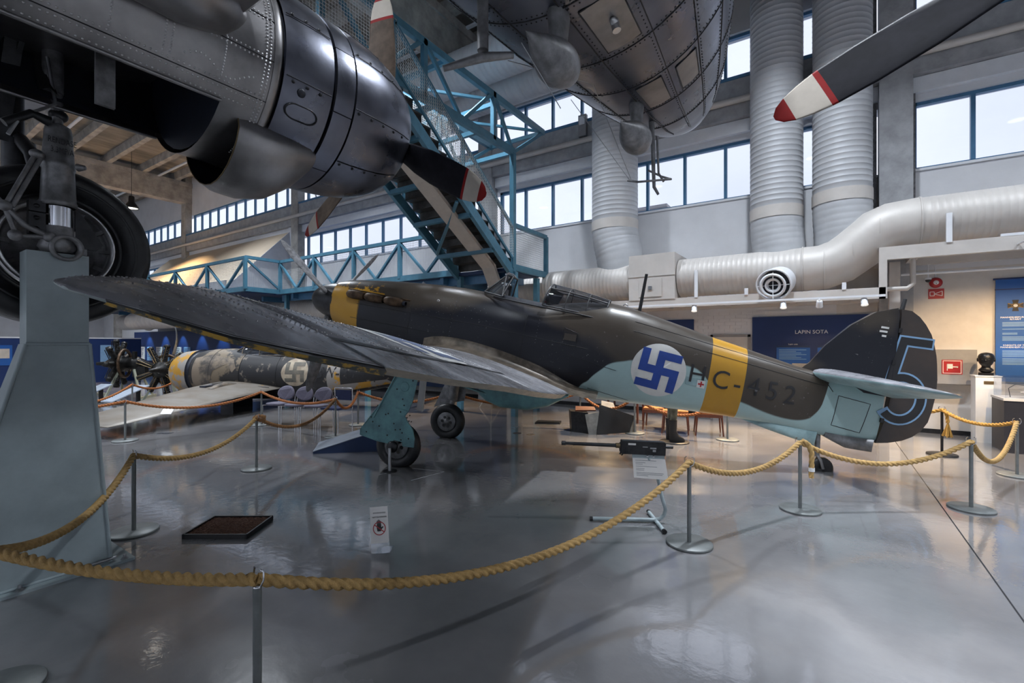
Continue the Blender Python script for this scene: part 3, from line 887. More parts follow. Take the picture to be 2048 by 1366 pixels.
for a in (-52, -16, 20, 52, 200):      # raised lap seams on the cowl
    ar = radians(a)
    for prof in ([(2.76, .806), (2.90, .802), (3.08, .787), (3.26, .757), (3.42, .71), (3.55, .645)], [(2.10, .805), (2.30, .817), (2.50, .809)]):
        MB().tube([(NX + r * cos(ar), y, NZ + r * sin(ar)) for y, r in prof], .004, 6).build('lap_seam', M_['darkmetal'], cf)
m = MB()     # fasteners along the seams
for a in (-18, 22, -54, 50):
    for y, r in ((2.8, .805), (2.95, .799), (3.1, .785), (3.25, .76), (3.4, .715), (2.16, .808), (2.28, .816), (2.4, .814)):
        ar = radians(a); n = Vector((cos(ar), 0, sin(ar)))
        m.dome(Vector((NX, y, NZ)) + n * (r - .002), n, .014, .006, 8)
m.build('fastener', M_['darkmetal'], cf, kind='stuff')
a = radians(-33); n = Vector((cos(a), 0, sin(a))); c = Vector((NX, 2.28, NZ)) + n * .812; t = Vector((-sin(a), 0, cos(a)))
pts = [c + Vector((0, 1, 0)) * x + t * y for x, y in [(.09 * cos(q) + (.05 if cos(q) > 0 else -.05), .062 * sin(q)) for q in [2 * pi * i / 24 for i in range(24)]]]
MB().tube(pts, .006, 6, closed=True).build('access_cover', M_['darkmetal'], cw)
MB().dome(Vector((NX, 2.24, NZ)) + Vector((cos(radians(-22)), 0, sin(radians(-22)))) * .812, (cos(radians(-22)), 0, sin(radians(-22))), .035, .012, 12).build('vent_plug', M_['well'], cw)

# chin scoop below the cowl, open to the rear
rings = []
for y, zb, hw, zt in ((1.86, 3.13, .46, 3.84), (1.94, 3.085, .48, 3.84), (2.10, 3.075, .49, 3.82), (2.30, 3.12, .49, 3.78), (2.48, 3.24, .46, 3.72), (2.60, 3.37, .38, 3.66)):
    ring = []
    for i in range(24):
        q = 2 * pi * i / 24
        ring.append((NX + .06 + hw * cos(q) * (1 - .18 * max(0, -sin(q))), y, (zb + zt) / 2 + (zt - zb) / 2 * sin(q)))
    rings.append(ring)
sc_ = MB().loft(rings, False).build('chin_scoop', AL2, T)
inner = [[(NX + .06 + (x - NX - .06) * .985, y + .002, z + (3.4 - z) * .015) for x, y, z in r] for r in rings[:4]]
MB().loft(inner, False).add(inner[3], [tuple(range(24))]).build('scoop_throat', M_['well'], sc_)
MB().tube(rings[0], .005, 6, closed=True).build('scoop_lip', M_['brass'], sc_)

# rivets on the nacelle skin
m = MB()
def rv(y, a, r=.788, s=.0075):
    ar = radians(a); n = Vector((cos(ar), 0, sin(ar))); m.dome(Vector((NX, y, NZ)) + n * r, n, s)
def rr(y): return float(np.interp(y, [-.6, .4, 1.2, 2.05], [.70, .775, .785, .786]))
for a in (-41, -36.5, -33, -14, -11.5, 8, 10.5, 27, 30):
    for k in range(58):
        y = .15 + k * .032
        rv(y, a, rr(y))
for y in (1.97, 1.94):
    for k in range(70): rv(y, -75 + k * 1.9, .787)
for y in (.62, .66, 1.02, 1.30, 1.34, 1.66):
    for k in range(14): rv(y, -31 + k * 1.45, rr(y))
for y in (.85, 1.25, 1.6):
    for k in range(14): rv(y, -9 + k * 1.3, rr(y))
for k in range(16): rv(1.42 + k * .03, -28 + 3 * sin(k * .5), rr(1.5))
m.build('rivet', M_['alu_light'], nacelle, kind='stuff')
for a in (-34.8, -12.7, 9.3, 28.5):
    ar = radians(a)
    MB().tube([(NX + rr(y) * cos(ar), y, NZ + rr(y) * sin(ar)) for y in np.linspace(.1, 2.0, 10)], .004, 5).build('lap_seam', M_['darkmetal'], nacelle)

# propellers
def prop(hub, name_label, R=1.76, angs=(90, -30, 210), dark=(0, 1, 0), twist=24):
    p = MB().lathe([(-.18, .20), (-.10, .21), (.05, .16), (.10, .11), (.26, .10), (.30, .06), (.31, 0)], hub, (0, 1, 0), 20).build('propeller_hub', M_['darkmetal'], T)
    for k, a in enumerate(angs):
        ar = radians(a); e = Vector((cos(ar), 0, sin(ar))); tdir = Vector((-sin(ar), 0, cos(ar)))
        rings = []; mats = []
        st = [(.12, .055, .055), (.24, .06, .05), (.38, .085, .032), (.6, .125, .022), (.9, .142, .016), (1.2, .138, .012), (1.42, .128, .010), (1.455, .125, .010), (1.56, .110, .008), (1.655, .086, .007), (1.72, .055, .005), (1.755, .015, .003)]
        for r, hw, th in st:
            r = r * R / 1.76
            tw = radians(40 - 26 * min(1, r / 1.3)); hw = hw * 1.25
            ch = tdir * cos(tw) - Vector((0, 1, 0)) * sin(tw); nn = ch.cross(e).normalized()
            c = Vector(hub) + e * r
            rings.append([c + ch * hw * cos(q) + nn * th * sin(q) for q in [2 * pi * i / 14 for i in range(14)]])
        b = MB()
        def seg(i0, i1, mi):
            b.loft(rings[i0:i1 + 1], False, mi, True)
        seg(0, 6, 0); seg(6, 7, 1); seg(7, 9, 2); seg(9, 11, 1)
        b.add(rings[-1], [tuple(range(14))], 1)
        b.build('blade', [M_['prop_dark'] if dark[k] else M_['prop_lit_worn'], M_['red'], M_['cream']], p)
    return p


prop((NX, 3.72, 4.15), 'left', dark=(0, 1, 0))
prop((1.32, 3.72, 4.05), 'right', dark=(1, 1, 1), angs=(90, -30, 203))

# wing centre section and outer panels
def wing_sec(x, le, te, zc, th):
    up = [(0, 0), (.02, .45), (.08, .8), (.2, 1.0), (.4, .98), (.6, .75), (.8, .4), (1, .03)]
    lo = [(1, -.02), (.8, -.18), (.6, -.38), (.4, -.52), (.2, -.55), (.08, -.45), (.02, -.25)]
    return [(x, le + (te - le) * u, zc + th * v) for u, v in up + lo]


ww = MB().loft([wing_sec(-9.5, 1.3, -2.3, 4.75, .34), wing_sec(-5.6, 1.80, -2.7, 4.25, .42), wing_sec(2.8, 1.80, -2.7, 4.25, .42), wing_sec(6.8, 1.3, -2.3, 4.75, .34)], True)
wng = ww.build('wing', AL2, T)
# fillet between the wing and the nacelle
rings = []
for y, x0, z0, rr_ in ((.2, -3.45, 4.02, .10), (.9, -3.40, 4.0, .13), (1.35, -3.42, 4.05, .17), (1.62, -3.50, 4.12, .15), (1.78, -3.62, 4.2, .08), (1.84, -3.7, 4.25, .02)):
    rings.append([(x0 + rr_ * 1.3 * cos(q), y, z0 + rr_ * sin(q)) for q in [2 * pi * i / 16 for i in range(16)]])
MB().loft(rings).build('wing_fillet', AL2, wng)

# fuselage with the low nose
FX = -1.49
fy = [-6, -2, 1.5, 2.6, 3.4, 4.1, 4.7, 5.3, 5.75, 6.1, 6.3, 6.38]
fr = [1.24, 1.24, 1.24, 1.20, 1.08, .92, .78, .62, .46, .29, .13, .01]
fz = [5.24, 5.24, 5.24, 5.20, 5.09, 4.96, 4.86, 4.78, 4.74, 4.72, 4.71, 4.71]
fR = ramp(fy, fr); fZ = ramp(fy, fz)
def fus(y, a, off=0.0):
    k = (fR(y) + off); ct = 1.0
    top = max(0, sin(a)) * (1.25 if 2.2 < y < 4.6 else 1.0)
    return Vector((FX + k * cos(a), y, fZ(y) + k * (sin(a) if sin(a) < 0 else top / (1.25 if False else 1))))
ys = sorted(set(list(np.linspace(-6, 1.5, 5)) + list(np.linspace(1.5, 6.38, 40))))
fm = MB().loft([[fus(y, 2 * pi * i / 64) for i in range(64)] for y in ys])
FU = fm.build('fuselage', AL, T)
for y in (2.05, 2.75, 3.45, 4.0, 4.55, 5.1):
    MB().tube([fus(y, radians(a), .001) for a in range(-178, 0, 4)], .005, 5).build('skin_seam', M_['darkmetal'], FU)
for a in (-128, -108, -88, -66, -48, -30):
    MB().tube([fus(y, radians(a), .001) for y in np.linspace(1.0, 5.6, 30)], .005, 5).build('skin_seam', M_['darkmetal'], FU)
m = MB()
for a in (-126.5, -109.5, -86.5, -67.5, -46.5, -31.5, -20, -12):
    for k in range(95):
        y = 1.3 + k * .045
        p = fus(y, radians(a)); n = Vector((p.x - FX, 0, p.z - fZ(y))); m.dome(p, n, .0065)
for y in (2.02, 2.08, 2.72, 2.78, 3.42, 3.48, 3.97, 4.52, 5.07):
    for k in range(62):
        p = fus(y, radians(-140 + k * 2)); n = Vector((p.x - FX, 0, p.z - fZ(y))); m.dome(p, n, .0065)
m.build('rivet', M_['darkmetal'], FU, kind='stuff')
for y0, y1, a0, a1 in ((2.85, 3.38, -84, -70), (4.08, 4.48, -62, -50), (4.05, 4.5, -84, -70)):   # bolted belly hatches
    m = MB()
    ring = [fus(y, radians(a), .006) for y, a in [(y0, a0), (y1, a0), (y1, a1), (y0, a1)]]
    g = [[fus(y0 + (y1 - y0) * i / 4, radians(a0 + (a1 - a0) * j / 4), .006) for j in range(5)] for i in range(5)]
    m.loft(g, False, closed=False)
    m.build('belly_hatch', AL2, FU)
    MB().tube(ring + [ring[0]], .006, 5).build('hatch_edge', M_['darkmetal'], FU)
MB().ell(fus(3.1, radians(-76), .02), (.03, .06, .03)).cyl(fus(3.1, radians(-76), .0), fus(3.1, radians(-76), .08), .03).build('drain_fitting', M_['alu_light'], FU)
# aerial pods (teardrop loops on streamlined masts)
def pod(y, zb, L=.29, r=.142, dz=.31):
    p = Vector((FX + .0, y, zb))
    ms = [[(p.x + .05 * cos(q) * s, p.y + .085 * sin(q) * s, p.z + dzz) for q in [2 * pi * i / 18 for i in range(18)]] for dzz, s in ((.08, 1.5), (0, 1.3), (-dz * .5, 1.0), (-dz * .8, 1.02))]
    o = MB().loft(ms).build('aerial_mast', M_['gear_grey'], FU)
    rings = []
    for k in range(17):
        t = k / 16
        yy = -L * 1.45 + L * 2.2 * t
        rr_ = r * (max(0, sin(pi * min(1, t * .98 + .02) ** 1.55))) ** .75 if 0 < t < 1 else .002
        rings.append([(p.x + rr_ * cos(q), p.y + yy, p.z - dz - .02 + rr_ * sin(q)) for q in [2 * pi * i / 22 for i in range(22)]])
    MB().loft(rings).build('aerial_pod', M_['gear_grey'], FU)
pod(2.80, 4.00)
pod(4.36, 4.07)
MB().tube([(-1.50, 4.85, 4.10), (-1.50, 4.90, 3.85), (-1.50, 4.92, 3.60), (-1.50, 4.94, 3.45), (-1.47, 4.99, 3.38)], [.030, .022, .02, .018, .014], 10).tube([(-1.45, 4.88, 3.95), (-1.45, 4.93, 3.58), (-1.41, 4.98, 3.50)], .012, 8).build('pitot_mast', M_['gear_grey'], FU)
MB().tube([(-1.74, 4.82, 3.53), (-1.60, 4.72, 3.46), (-1.34, 5.0, 3.52), (-1.45, 5.04, 3.58), (-1.58, 5.0, 3.66)], .011, 8).build('pitot_frame', M_['gear_grey'], FU)
MB().tube([(-1.75, 2.30, 4.35), (-1.75, 2.30, 3.60)], .035, 12).tube([(-1.93, 2.14, 3.47), (-1.75, 2.30, 3.56), (-1.62, 2.44, 3.60)], [.018, .03, .02], 10).build('aerial_bracket', M_['gear_grey'], FU)
MB().tube([(-1.47, 2.30, 3.55), (-1.45, 2.75, 3.35)], .003, 5).build('aerial_wire', M_['steel'], FU)
MB().tube([(-1.66, 2.44, 3.58), (-1.6, 3.6, 3.95), (-1.7, 4.8, 3.53)], .003, 5).tube([(-1.95, 3.9, 4.05), (-1.72, 4.82, 3.53)], .003, 5).build('aerial_wire', M_['steel'], FU)

# ---- main landing gear, hanging from the left nacelle
LX, LY = -4.93, 1.075
g = MB()
g.cyl((LX, LY - .03, 4.5), (LX, LY - .03, 3.72), .062, 18).cyl((LX + .01, LY - .01, 3.72), (LX + .01, LY - .01, 3.45), .036, 14)
g.lathe([(3.49, .045), (3.47, .075), (3.43, .082), (3.2, .095), (3.19, .102), (3.15, .102), (3.14, .095), (2.90, .105), (2.89, .112), (2.86, .112), (2.855, .10)], (LX, LY, 0), (0, 0, 1), 22)
GE = g.build('oleo_leg', M_['gear_grey'], T)
MB().lathe([(2.86, .082), (2.62, .082)], (LX, LY, 0), (0, 0, 1), 22).build('oleo_piston', M_['chrome'], GE)
MB().lathe([(2.70, .09), (2.62, .095), (2.54, .12), (2.5, .09)], (LX, LY, 0), (0, 0, 1), 18).build('axle_fork', M_['gear_grey'], GE)
MB().lathe([(-.25, .085), (.10, .085), (.11, .10), (.14, .10), (.14, .075), (.0, .07)], (LX, LY + .02, 2.53), (1, 0, 0), 22).build('axle_end', M_['gear_grey'], GE)
MB().lathe([(.02, 0), (.02, .075)], (LX, LY + .02, 2.53), (1, 0, 0), 18).build('axle_bore', M_['well'], GE)
MB().b2((LX - .04, LY + .02, 2.38), (LX + .05, LY + .10, 2.47)).b2((LX - .03, LY + .08, 2.5), (LX + .04, LY + .16, 2.68)).build('brake_lug', M_['gear_grey'], GE)
for z in (2.83, 2.74, 2.66):
    MB().b2((LX - .02, LY - .17, z - .04), (LX + .05, LY - .08, z + .04)).dome((LX + .05, LY - .13, z), (1, 0, 0), .018, .012, 10).build('brake_bolt', M_['darkmetal'], GE)
MB().prism([(LX + .04, LY + .09, 2.85), (LX + .04, LY + .14, 2.8), (LX + .04, LY + .26, 2.6), (LX + .04, LY + .22, 2.55), (LX + .04, LY + .09, 2.55)], (-.02, 0, 0)).build('torque_plate', M_['darkmetal'], GE)
for dy in (0, .035):
    MB().tube([(LX + .06, LY - .14 + dy, 3.20), (LX + .10, LY - .30 + dy, 2.78)], .016, 10).build('brace_rod', M_['gear_grey'], GE)
MB().ell((LX + .06, LY - .13, 3.21), (.035, .045, .035)).build('rod_joint', M_['gear_grey'], GE)
MB().tube([(LX + .09, LY - .30, 2.78), (LX + .10, LY - .2, 2.66), (LX + .09, LY - .06, 2.60)], .022, 10).tube([(LX + .09, LY - .30, 2.78), (LX + .09, LY - .24, 2.58), (LX + .09, LY - .07, 2.60)], .018, 10).ell((LX + .1, LY - .07, 2.60), (.03, .04, .04)).ell((LX + .1, LY - .25, 2.58), (.03, .04, .04)).ell((LX + .1, LY - .30, 2.78), (.03, .04, .04)).build('torque_link', M_['gear_grey'], GE)
MB().bar((LX + .05, LY - .3, 2.78), (LX + .0, LY - .6, 3.15), .07, .05).build('drag_strut', M_['gear_grey'], GE)
MB().tube([(LX + .08, LY - .08, 3.95), (LX + .07, LY - .03, 3.62), (LX + .07, LY - .22, 3.45), (LX + .07, LY - .28, 3.3)], .012, 8).build('brake_hose', M_['steel'], GE)
MB().tube([(LX + .05, LY - .06, 3.48), (LX + .06, LY - .16, 3.50), (LX + .06, LY - .30, 3.38)], [.04, .03, .03], 10).ell((LX, LY + .0, 3.56), (.055, .06, .05)).build('down_lock', M_['darkmetal'], GE)
MB().dome((LX + .10, LY + .09, 3.17), (.7, .6, 0), .03, .05, 10).build('lug', M_['gear_grey'], GE)
g = MB().cyl((-5.44, .92, 4.4), (-5.44, .92, 3.42), .065, 16)
g.lathe([(3.44, .10), (3.1, .10), (2.6, .085)], (-5.44, .95, 0), (0, 0, 1), 18)
g.tube([(-5.40, .95, 3.45), (-5.2, .98, 3.3), (-5.1, 1.0, 3.1)], .05, 10)
g.build('oleo_leg', M_['darkmetal'], T)
MB().bar((-4.85, .85, 4.3), (-5.2, .80, 3.35), .10, .04).bar((-4.7, .9, 4.3), (-5.35, .82, 3.5), .03, .03).build('retraction_strut', M_['darkmetal'], T)
wx, wy, wz, wr = -5.29, 1.12, 2.59, .67
pf = [(.0, .345), (.06, .36), (.14, .42), (.195, .50), (.21, .56), (.185, .61), (.12, .634), (0, .64), (-.12, .634), (-.185, .61), (-.21, .56), (-.195, .50), (-.14, .42), (-.06, .345)]
WH = MB().lathe([(a, r) for a, r in pf] + [pf[0]], (wx, wy, wz), (1, 0, 0), 56).build('wheel', M_['rubber'], T, label='large black tyre')
m = MB().lathe([(.13, .345), (.16, .35), (.165, .335), (.10, .32), (.08, .30), (.07, .27), (.03, .26), (.03, .0)], (wx, wy, wz), (1, 0, 0), 40)
m.build('wheel_hub', M_['gear_grey'], WH)
MB().lathe([(.165, .385), (.185, .40), (.165, .41)], (wx, wy, wz), (1, 0, 0), 44).build('tyre_bead', M_['rubber'], WH)
MB().lathe([(.20, .49), (.212, .50), (.205, .51)], (wx, wy, wz), (1, 0, 0), 44).build('tyre_bead', M_['rubber'], WH)
MB().lathe([(.11, .325), (.20, .335), (.205, .35), (.15, .36)], (wx, wy, wz), (1, 0, 0), 44).build('rim', M_['alu_light'], WH)
for k in range(12):
    a = 2 * pi * k / 12
    MB().bar((wx + .10, wy + .27 * cos(a), wz + .27 * sin(a)), (wx + .145, wy + .345 * cos(a), wz + .345 * sin(a)), .02, .03).build('spoke', M_['gear_grey'], WH)
text('serial', 'RENDASE', .062, M_['ink'], GE, plane_M((LX + .105, LY - .0, 3.335), (0, 1, 0), (0, 0, 1)), sx=.62)
text('serial', '3.3MP/A', .062, M_['ink'], GE, plane_M((LX + .106, LY + .0, 3.265), (0, 1, 0), (0, 0, 1)), sx=.62)

# ---- jacking stand under the gear
S = thing('jack_stand', 'tall pale grey steel stand tapering upward under the transport wheel leg', 'stand', (-5.15, .9, 0))
def frus(x0, x1, y0, y1, z0, X0, X1, Y0_, Y1_, z1):
    a = [(x0, y0, z0), (x1, y0, z0), (x1, y1, z0), (x0, y1, z0)]; b = [(X0, Y0_, z1), (X1, Y0_, z1), (X1, Y1_, z1), (X0, Y1_, z1)]
    return MB().add(a + b, [(0, 1, 2, 3), (4, 5, 6, 7), (0, 1, 5, 4), (1, 2, 6, 5), (2, 3, 7, 6), (3, 0, 4, 7)])
frus(-5.50, -4.87, .45, 1.38, .02, -5.05, -4.84, .88, 1.24, 1.80).build('tapered_column', M_['stand'], S)
MB().b2((-5.04, .885, 1.80), (-4.845, 1.235, 2.49)).build('head_box', M_['stand'], S)
MB().b2((-5.56, .36, 0), (-4.80, 1.52, .022)).build('base_plate', M_['stand'], S)
m = MB()
for a, b in (((-4.87, 1.38, .02), (-4.84, 1.24, 1.80)), ((-4.87, .45, .02), (-4.84, .88, 1.80))): m.tube([a, b], .012, 8)
m.tube([(-4.84, .88, 1.80), (-4.84, 1.24, 1.80)], .012, 8).tube([(-4.87, .45, .03), (-4.87, 1.38, .03)], .012, 8)
m.build('weld_seam', M_['stand'], S)
for y in (.85, 1.46): MB().dome((-4.835, y, .022), (0, 0, 1), .03, .018, 6).cyl((-4.835, y, .03), (-4.835, y, .06), .012, 8).build('anchor_bolt', M_['steel'], S)
MB().tube([(-4.86, 1.41, .045), (-4.84, 1.25, .05)], .012, 6).build('grounding_stub', M_['steel'], S)
# ================================================================== THE FIGHTER (yellow banded, HC-452)
OX = Vector((-7.5862, 5.1273, 2.6283))
HR = Euler((0, radians(9.9586), radians(20.7736)))
HM = HR.to_matrix()
BASE = Vector((-5.64, 5.86, 0))
HOFF = HM.transposed() @ (OX - BASE)
HC = thing('fighter_aircraft', 'dark single seat fighter with yellow bands, blue roundel and letters HC-452', 'aircraft', BASE, HR)
# local frame: x aft from the spinner, y starboard, z up from the thrust line
class HB(MB):
    def build(s, name, mats, parent=None, **k):
        s.v = [(a + HOFF.x, b + HOFF.y, c + HOFF.z) for a, b, c in s.v]
        return super().build(name, mats, parent, local=True, **k)


def hworld(p): return HM @ (Vector(p)) + OX


def camo(name, fus=False):
    m = bpy.data.materials.new(name); m.use_nodes = True
    t = m.node_tree; L = t.links.new; b = t.nodes['Principled BSDF']
    b.inputs['Roughness'].default_value = .33; b.inputs['Specular IOR Level'].default_value = .4
    tcn = nd(t, 'ShaderNodeTexCoord')
    mp = nd(t, 'ShaderNodeMapping'); mp.inputs['Location'].default_value = (-HOFF.x, -HOFF.y, -HOFF.z)
    L(tcn.outputs['Object'], mp.inputs['Vector'])
    n = nd(t, 'ShaderNodeTexNoise', Scale=1.6 if fus else .75, Detail=3); L(mp.outputs[0], n.inputs['Vector'])
    r = nd(t, 'ShaderNodeValToRGB')
    e = r.color_ramp.elements
    e[0].position = .46; e[0].color = (.0075, .0085, .014, 1)
    e[1].position = .54; e[1].color = (.052, .042, .033, 1)
    if fus:      # two tone disruptive pattern: brown above a wavy line, black below
        sp = nd(t, 'ShaderNodeSeparateXYZ'); L(mp.outputs[0], sp.inputs[0])
        xq = nd(t, 'ShaderNodeMapRange'); xq.inputs['From Max'].default_value = 9.0; L(sp.outputs[0], xq.inputs['Value'])
        cq = nd(t, 'ShaderNodeValToRGB'); cq.color_ramp.interpolation = 'CARDINAL'; ee = cq.color_ramp.elements
        pts = [(0, .02), (1.0, .05), (2.0, .12), (2.7, .20), (3.2, .38), (3.7, .46), (4.2, .30), (4.7, .10), (5.2, -.06), (5.6, -.35), (6.2, -.75), (9.0, -.9)]
        while len(ee) < len(pts): ee.new(.5)
        for i, (xx, zz) in enumerate(pts):
            ee[i].position = xx / 9; v = (zz + 1) / 2; ee[i].color = (v, v, v, 1)
        L(xq.outputs[0], cq.inputs['Fac'])
        z1 = nd(t, 'ShaderNodeMath', operation='MULTIPLY_ADD'); L(sp.outputs[2], z1.inputs[0]); z1.inputs[1].default_value = .5; z1.inputs[2].default_value = 1.0
        d1 = nd(t, 'ShaderNodeMath', operation='SUBTRACT'); L(z1.outputs[0], d1.inputs[0]); L(cq.outputs['Color'], d1.inputs[1])
        d2 = nd(t, 'ShaderNodeMath', operation='MULTIPLY_ADD'); L(n.outputs['Fac'], d2.inputs[0]); d2.inputs[1].default_value = .16; d2.inputs[2].default_value = -.08
        d3 = nd(t, 'ShaderNodeMath', operation='ADD'); L(d1.outputs[0], d3.inputs[0]); L(d2.outputs[0], d3.inputs[1])
        L(d3.outputs[0], r.inputs['Fac'])
    else: L(n.outputs['Fac'], r.inputs['Fac'])
    col = r.outputs['Color']
    # weather streaks and scuffs
    mp2 = nd(t, 'ShaderNodeMapping'); mp2.inputs['Scale'].default_value = (1.2, 5, 5)
    L(mp.outputs[0], mp2.inputs['Vector'])
    n2 = nd(t, 'ShaderNodeTexNoise', Scale=3, Detail=8, Roughness=.7); L(mp2.outputs[0], n2.inputs['Vector'])
    mr = nd(t, 'ShaderNodeMapRange'); mr.inputs['To Min'].default_value = .22; mr.inputs['To Max'].default_value = .46
    L(n2.outputs['Fac'], mr.inputs['Value']); L(mr.outputs[0], b.inputs['Roughness'])
    def mix(fac, a, c):
        x = nd(t, 'ShaderNodeMix', data_type='RGBA')
        if hasattr(fac, 'links'): L(fac, x.inputs['Factor'])
        else: x.inputs['Factor'].default_value = fac
        for q, sck in ((a, 6), (c, 7)):
            if hasattr(q, 'links'): L(q, x.inputs[sck])
            else: x.inputs[sck].default_value = (*q, 1)
        return x.outputs[2]
    def math(op, a, c=None):
        x = nd(t, 'ShaderNodeMath', operation=op)
        for q, i in ((a, 0), (c, 1)):
            if q is None: continue
            if hasattr(q, 'links'): L(q, x.inputs[i])
            else: x.inputs[i].default_value = q
        return x.outputs[0]
    n3 = nd(t, 'ShaderNodeTexNoise', Scale=7, Detail=10, Roughness=.75); L(mp.outputs[0], n3.inputs['Vector'])
    if fus:
        sx = nd(t, 'ShaderNodeSeparateXYZ'); L(mp.outputs[0], sx.inputs[0])
        x, z = sx.outputs[0], sx.outputs[2]
        n4 = nd(t, 'ShaderNodeTexNoise', Scale=2.2, Detail=1); L(mp.outputs[0], n4.inputs['Vector'])
        # light blue belly: below a boundary curve z(x)
        xr = nd(t, 'ShaderNodeMapRange'); xr.inputs['From Min'].default_value = 4.4; xr.inputs['From Max'].default_value = 9.2
        L(x, xr.inputs['Value'])
        cr_ = nd(t, 'ShaderNodeValToRGB'); el = cr_.color_ramp.elements
        st = [(4.4, -.95), (4.85, -.66), (5.0, -.48), (5.2, -.25), (5.5, -.12), (6.0, -.06), (6.45, -.07), (6.62, -.2), (6.9, -.36), (7.3, -.47), (7.8, -.55), (8.08, -.47), (8.19, -.25), (8.25, .12), (9.2, .12)]
        cr_.color_ramp.interpolation = 'CARDINAL'
        while len(el) < len(st): el.new(.5)
        for i, (xx, zz) in enumerate(st):
            el[i].position = (xx - 4.4) / 4.8; v = (zz + 1) / 2; el[i].color = (v, v, v, 1)
        L(xr.outputs[0], cr_.inputs['Fac'])
        zz = math('ADD', math('MULTIPLY', z, .5), .5)
        d = math('SUBTRACT', cr_.outputs['Color'], zz)
        fac = nd(t, 'ShaderNodeMapRange'); fac.inputs['From Min'].default_value = -.006; fac.inputs['From Max'].default_value = .006
        L(d, fac.inputs['Value'])
        lb = mix(math('MULTIPLY', n3.outputs['Fac'], .55), (.40, .56, .57), (.26, .37, .36))
        col = mix(fac.outputs[0], col, lb)
        def band(x0, x1):
            return math('MULTIPLY', math('GREATER_THAN', x, x0), math('LESS_THAN', x, x1))
        yel = mix(n3.outputs['Fac'], (.50, .27, .022), (.42, .21, .02))
        col = mix(band(6.63, 7.12), col, yel)
        # nose band, badly worn on top
        wear = math('GREATER_THAN', math('SUBTRACT', n3.outputs['Fac'], math('MULTIPLY', math('SUBTRACT', z, .12), .75)), .40)
        wear = math('MINIMUM', math('ADD', wear, math('LESS_THAN', z, .26)), 1)
        nb = math('MULTIPLY', math('LESS_THAN', x, math('ADD', math('MULTIPLY', math('GREATER_THAN', z, .22), .42), 1.04)), wear)
        col = mix(nb, col, yel)
    # bare chips
    ch = nd(t, 'ShaderNodeTexNoise', Scale=16, Detail=10, Roughness=.8); L(mp.outputs[0], ch.inputs['Vector'])
    m4 = nd(t, 'ShaderNodeTexNoise', Scale=1.3, Detail=2); L(mp.outputs[0], m4.inputs['Vector'])
    chips = math('MULTIPLY', math('GREATER_THAN', ch.outputs['Fac'], .635), math('GREATER_THAN', m4.outputs['Fac'], .52))
    col = mix(chips, col, (.30, .29, .28))
    L(col, b.inputs['Base Color'])
    bp = nd(t, 'ShaderNodeBump', Strength=.05, Distance=.02); L(n2.outputs['Fac'], bp.inputs['Height']); L(bp.outputs[0], b.inputs['Normal'])
    return m


M_['frame_dark'] = mat('frame_dark', (.10, .10, .105), .4, metal=.3, var=.3, scale=10)
M_['camo_fus'] = camo('fuselage_paint', True)
M_['camo'] = camo('camouflage_paint')
M_['wing_top'] = mat('wing_top_sheen', (.29, .295, .32), .27, var=.3, scale=1.4, c2=(.16, .16, .175), bump=.10, bscale=6, rvar=.10, stretch=(1, 2.2, 1), detail=7)  # base grey lightened to carry the reflection on the wing
M_['wing_under'] = mat('wing_under_paint', (.36, .43, .43), .45, var=.2, scale=4)
M_['hc_blue'] = mat('belly_blue', (.16, .35, .37), .45, var=.18, scale=5, c2=(.10, .21, .23), bump=.05)
M_['hc_blue2'] = mat('tail_blue', (.36, .52, .54), .45, var=.15, scale=4, c2=(.22, .33, .35))
M_['rudder'] = mat('rudder_brown', (.060, .042, .033), .5, var=.3, scale=1.2, c2=(.028, .024, .024))
M_['yellow'] = mat('worn_yellow', (.50, .27, .022), .45, var=.15, scale=8)
M_['insig_white'] = mat('insignia_white', (.68, .68, .66), .5, var=.06)
M_['insig_blue'] = mat('insignia_blue', (.012, .055, .30), .5, var=.1)
M_['exhaust'] = mat('burnt_exhaust', (.12, .075, .045), .5, metal=.7, var=.35, scale=10, bump=.1)
M_['fillet_brown'] = mat('fillet_brown', (.16, .13, .10), .4, var=.35, scale=6, metal=.2)

# fuselage sections
X_ = [.46, .6, .8, 1.1, 1.6, 2.2, 2.7, 3.1, 3.45, 3.9, 4.15, 4.5, 4.8, 5.1, 5.4, 5.8, 6.2, 6.6, 7.0, 7.4, 7.8, 8.1, 8.5, 8.96]
TP = [.37, .405, .44, .475, .525, .565, .58, .57, .55, .51, .52, .61, .66, .70, .675, .60, .52, .435, .365, .29, .215, .18, .12, .06]
BT = [-.40, -.46, -.54, -.63, -.74, -.80, -.84, -.86, -.87, -.86, -.86, -.85, -.83, -.81, -.79, -.76, -.74, -.71, -.69, -.68, -.68, -.70, -.69, -.64]
HW = [.345, .37, .395, .42, .44, .455, .465, .47, .475, .475, .475, .475, .47, .465, .445, .42, .385, .345, .30, .25, .195, .15, .09, .045]
fT, fB, fW = ramp(X_, TP), ramp(X_, BT), ramp(X_, HW)
def hw_at(x, z):
    """half breadth of the fuselage at station x, height z"""
    t, b, w = fT(x), fB(x), fW(x); zc = .0 + (t + b) * .5
    k = (z - zc) / ((t - b) / 2); k = max(-1, min(1, k))
    e = 2.5 if k > 0 else 2.3
    return w * (1 - abs(k) ** e) ** (1 / 2.1)


def hsec(x, n=44):
    t, b, w = fT(x), fB(x), fW(x); zc = (t + b) * .5; h = (t - b) / 2
    out = []
    for i in range(n):
        a = 2 * pi * i / n; s, c = sin(a), cos(a)
        e = 2.5 if s > 0 else 2.3
        k = math.copysign(abs(s) ** (.9), s)
        out.append((x, math.copysign(w * (1 - abs(k) ** e) ** (1 / 2.1), c) if abs(k) < 1 else 0, zc + h * k))
    return out


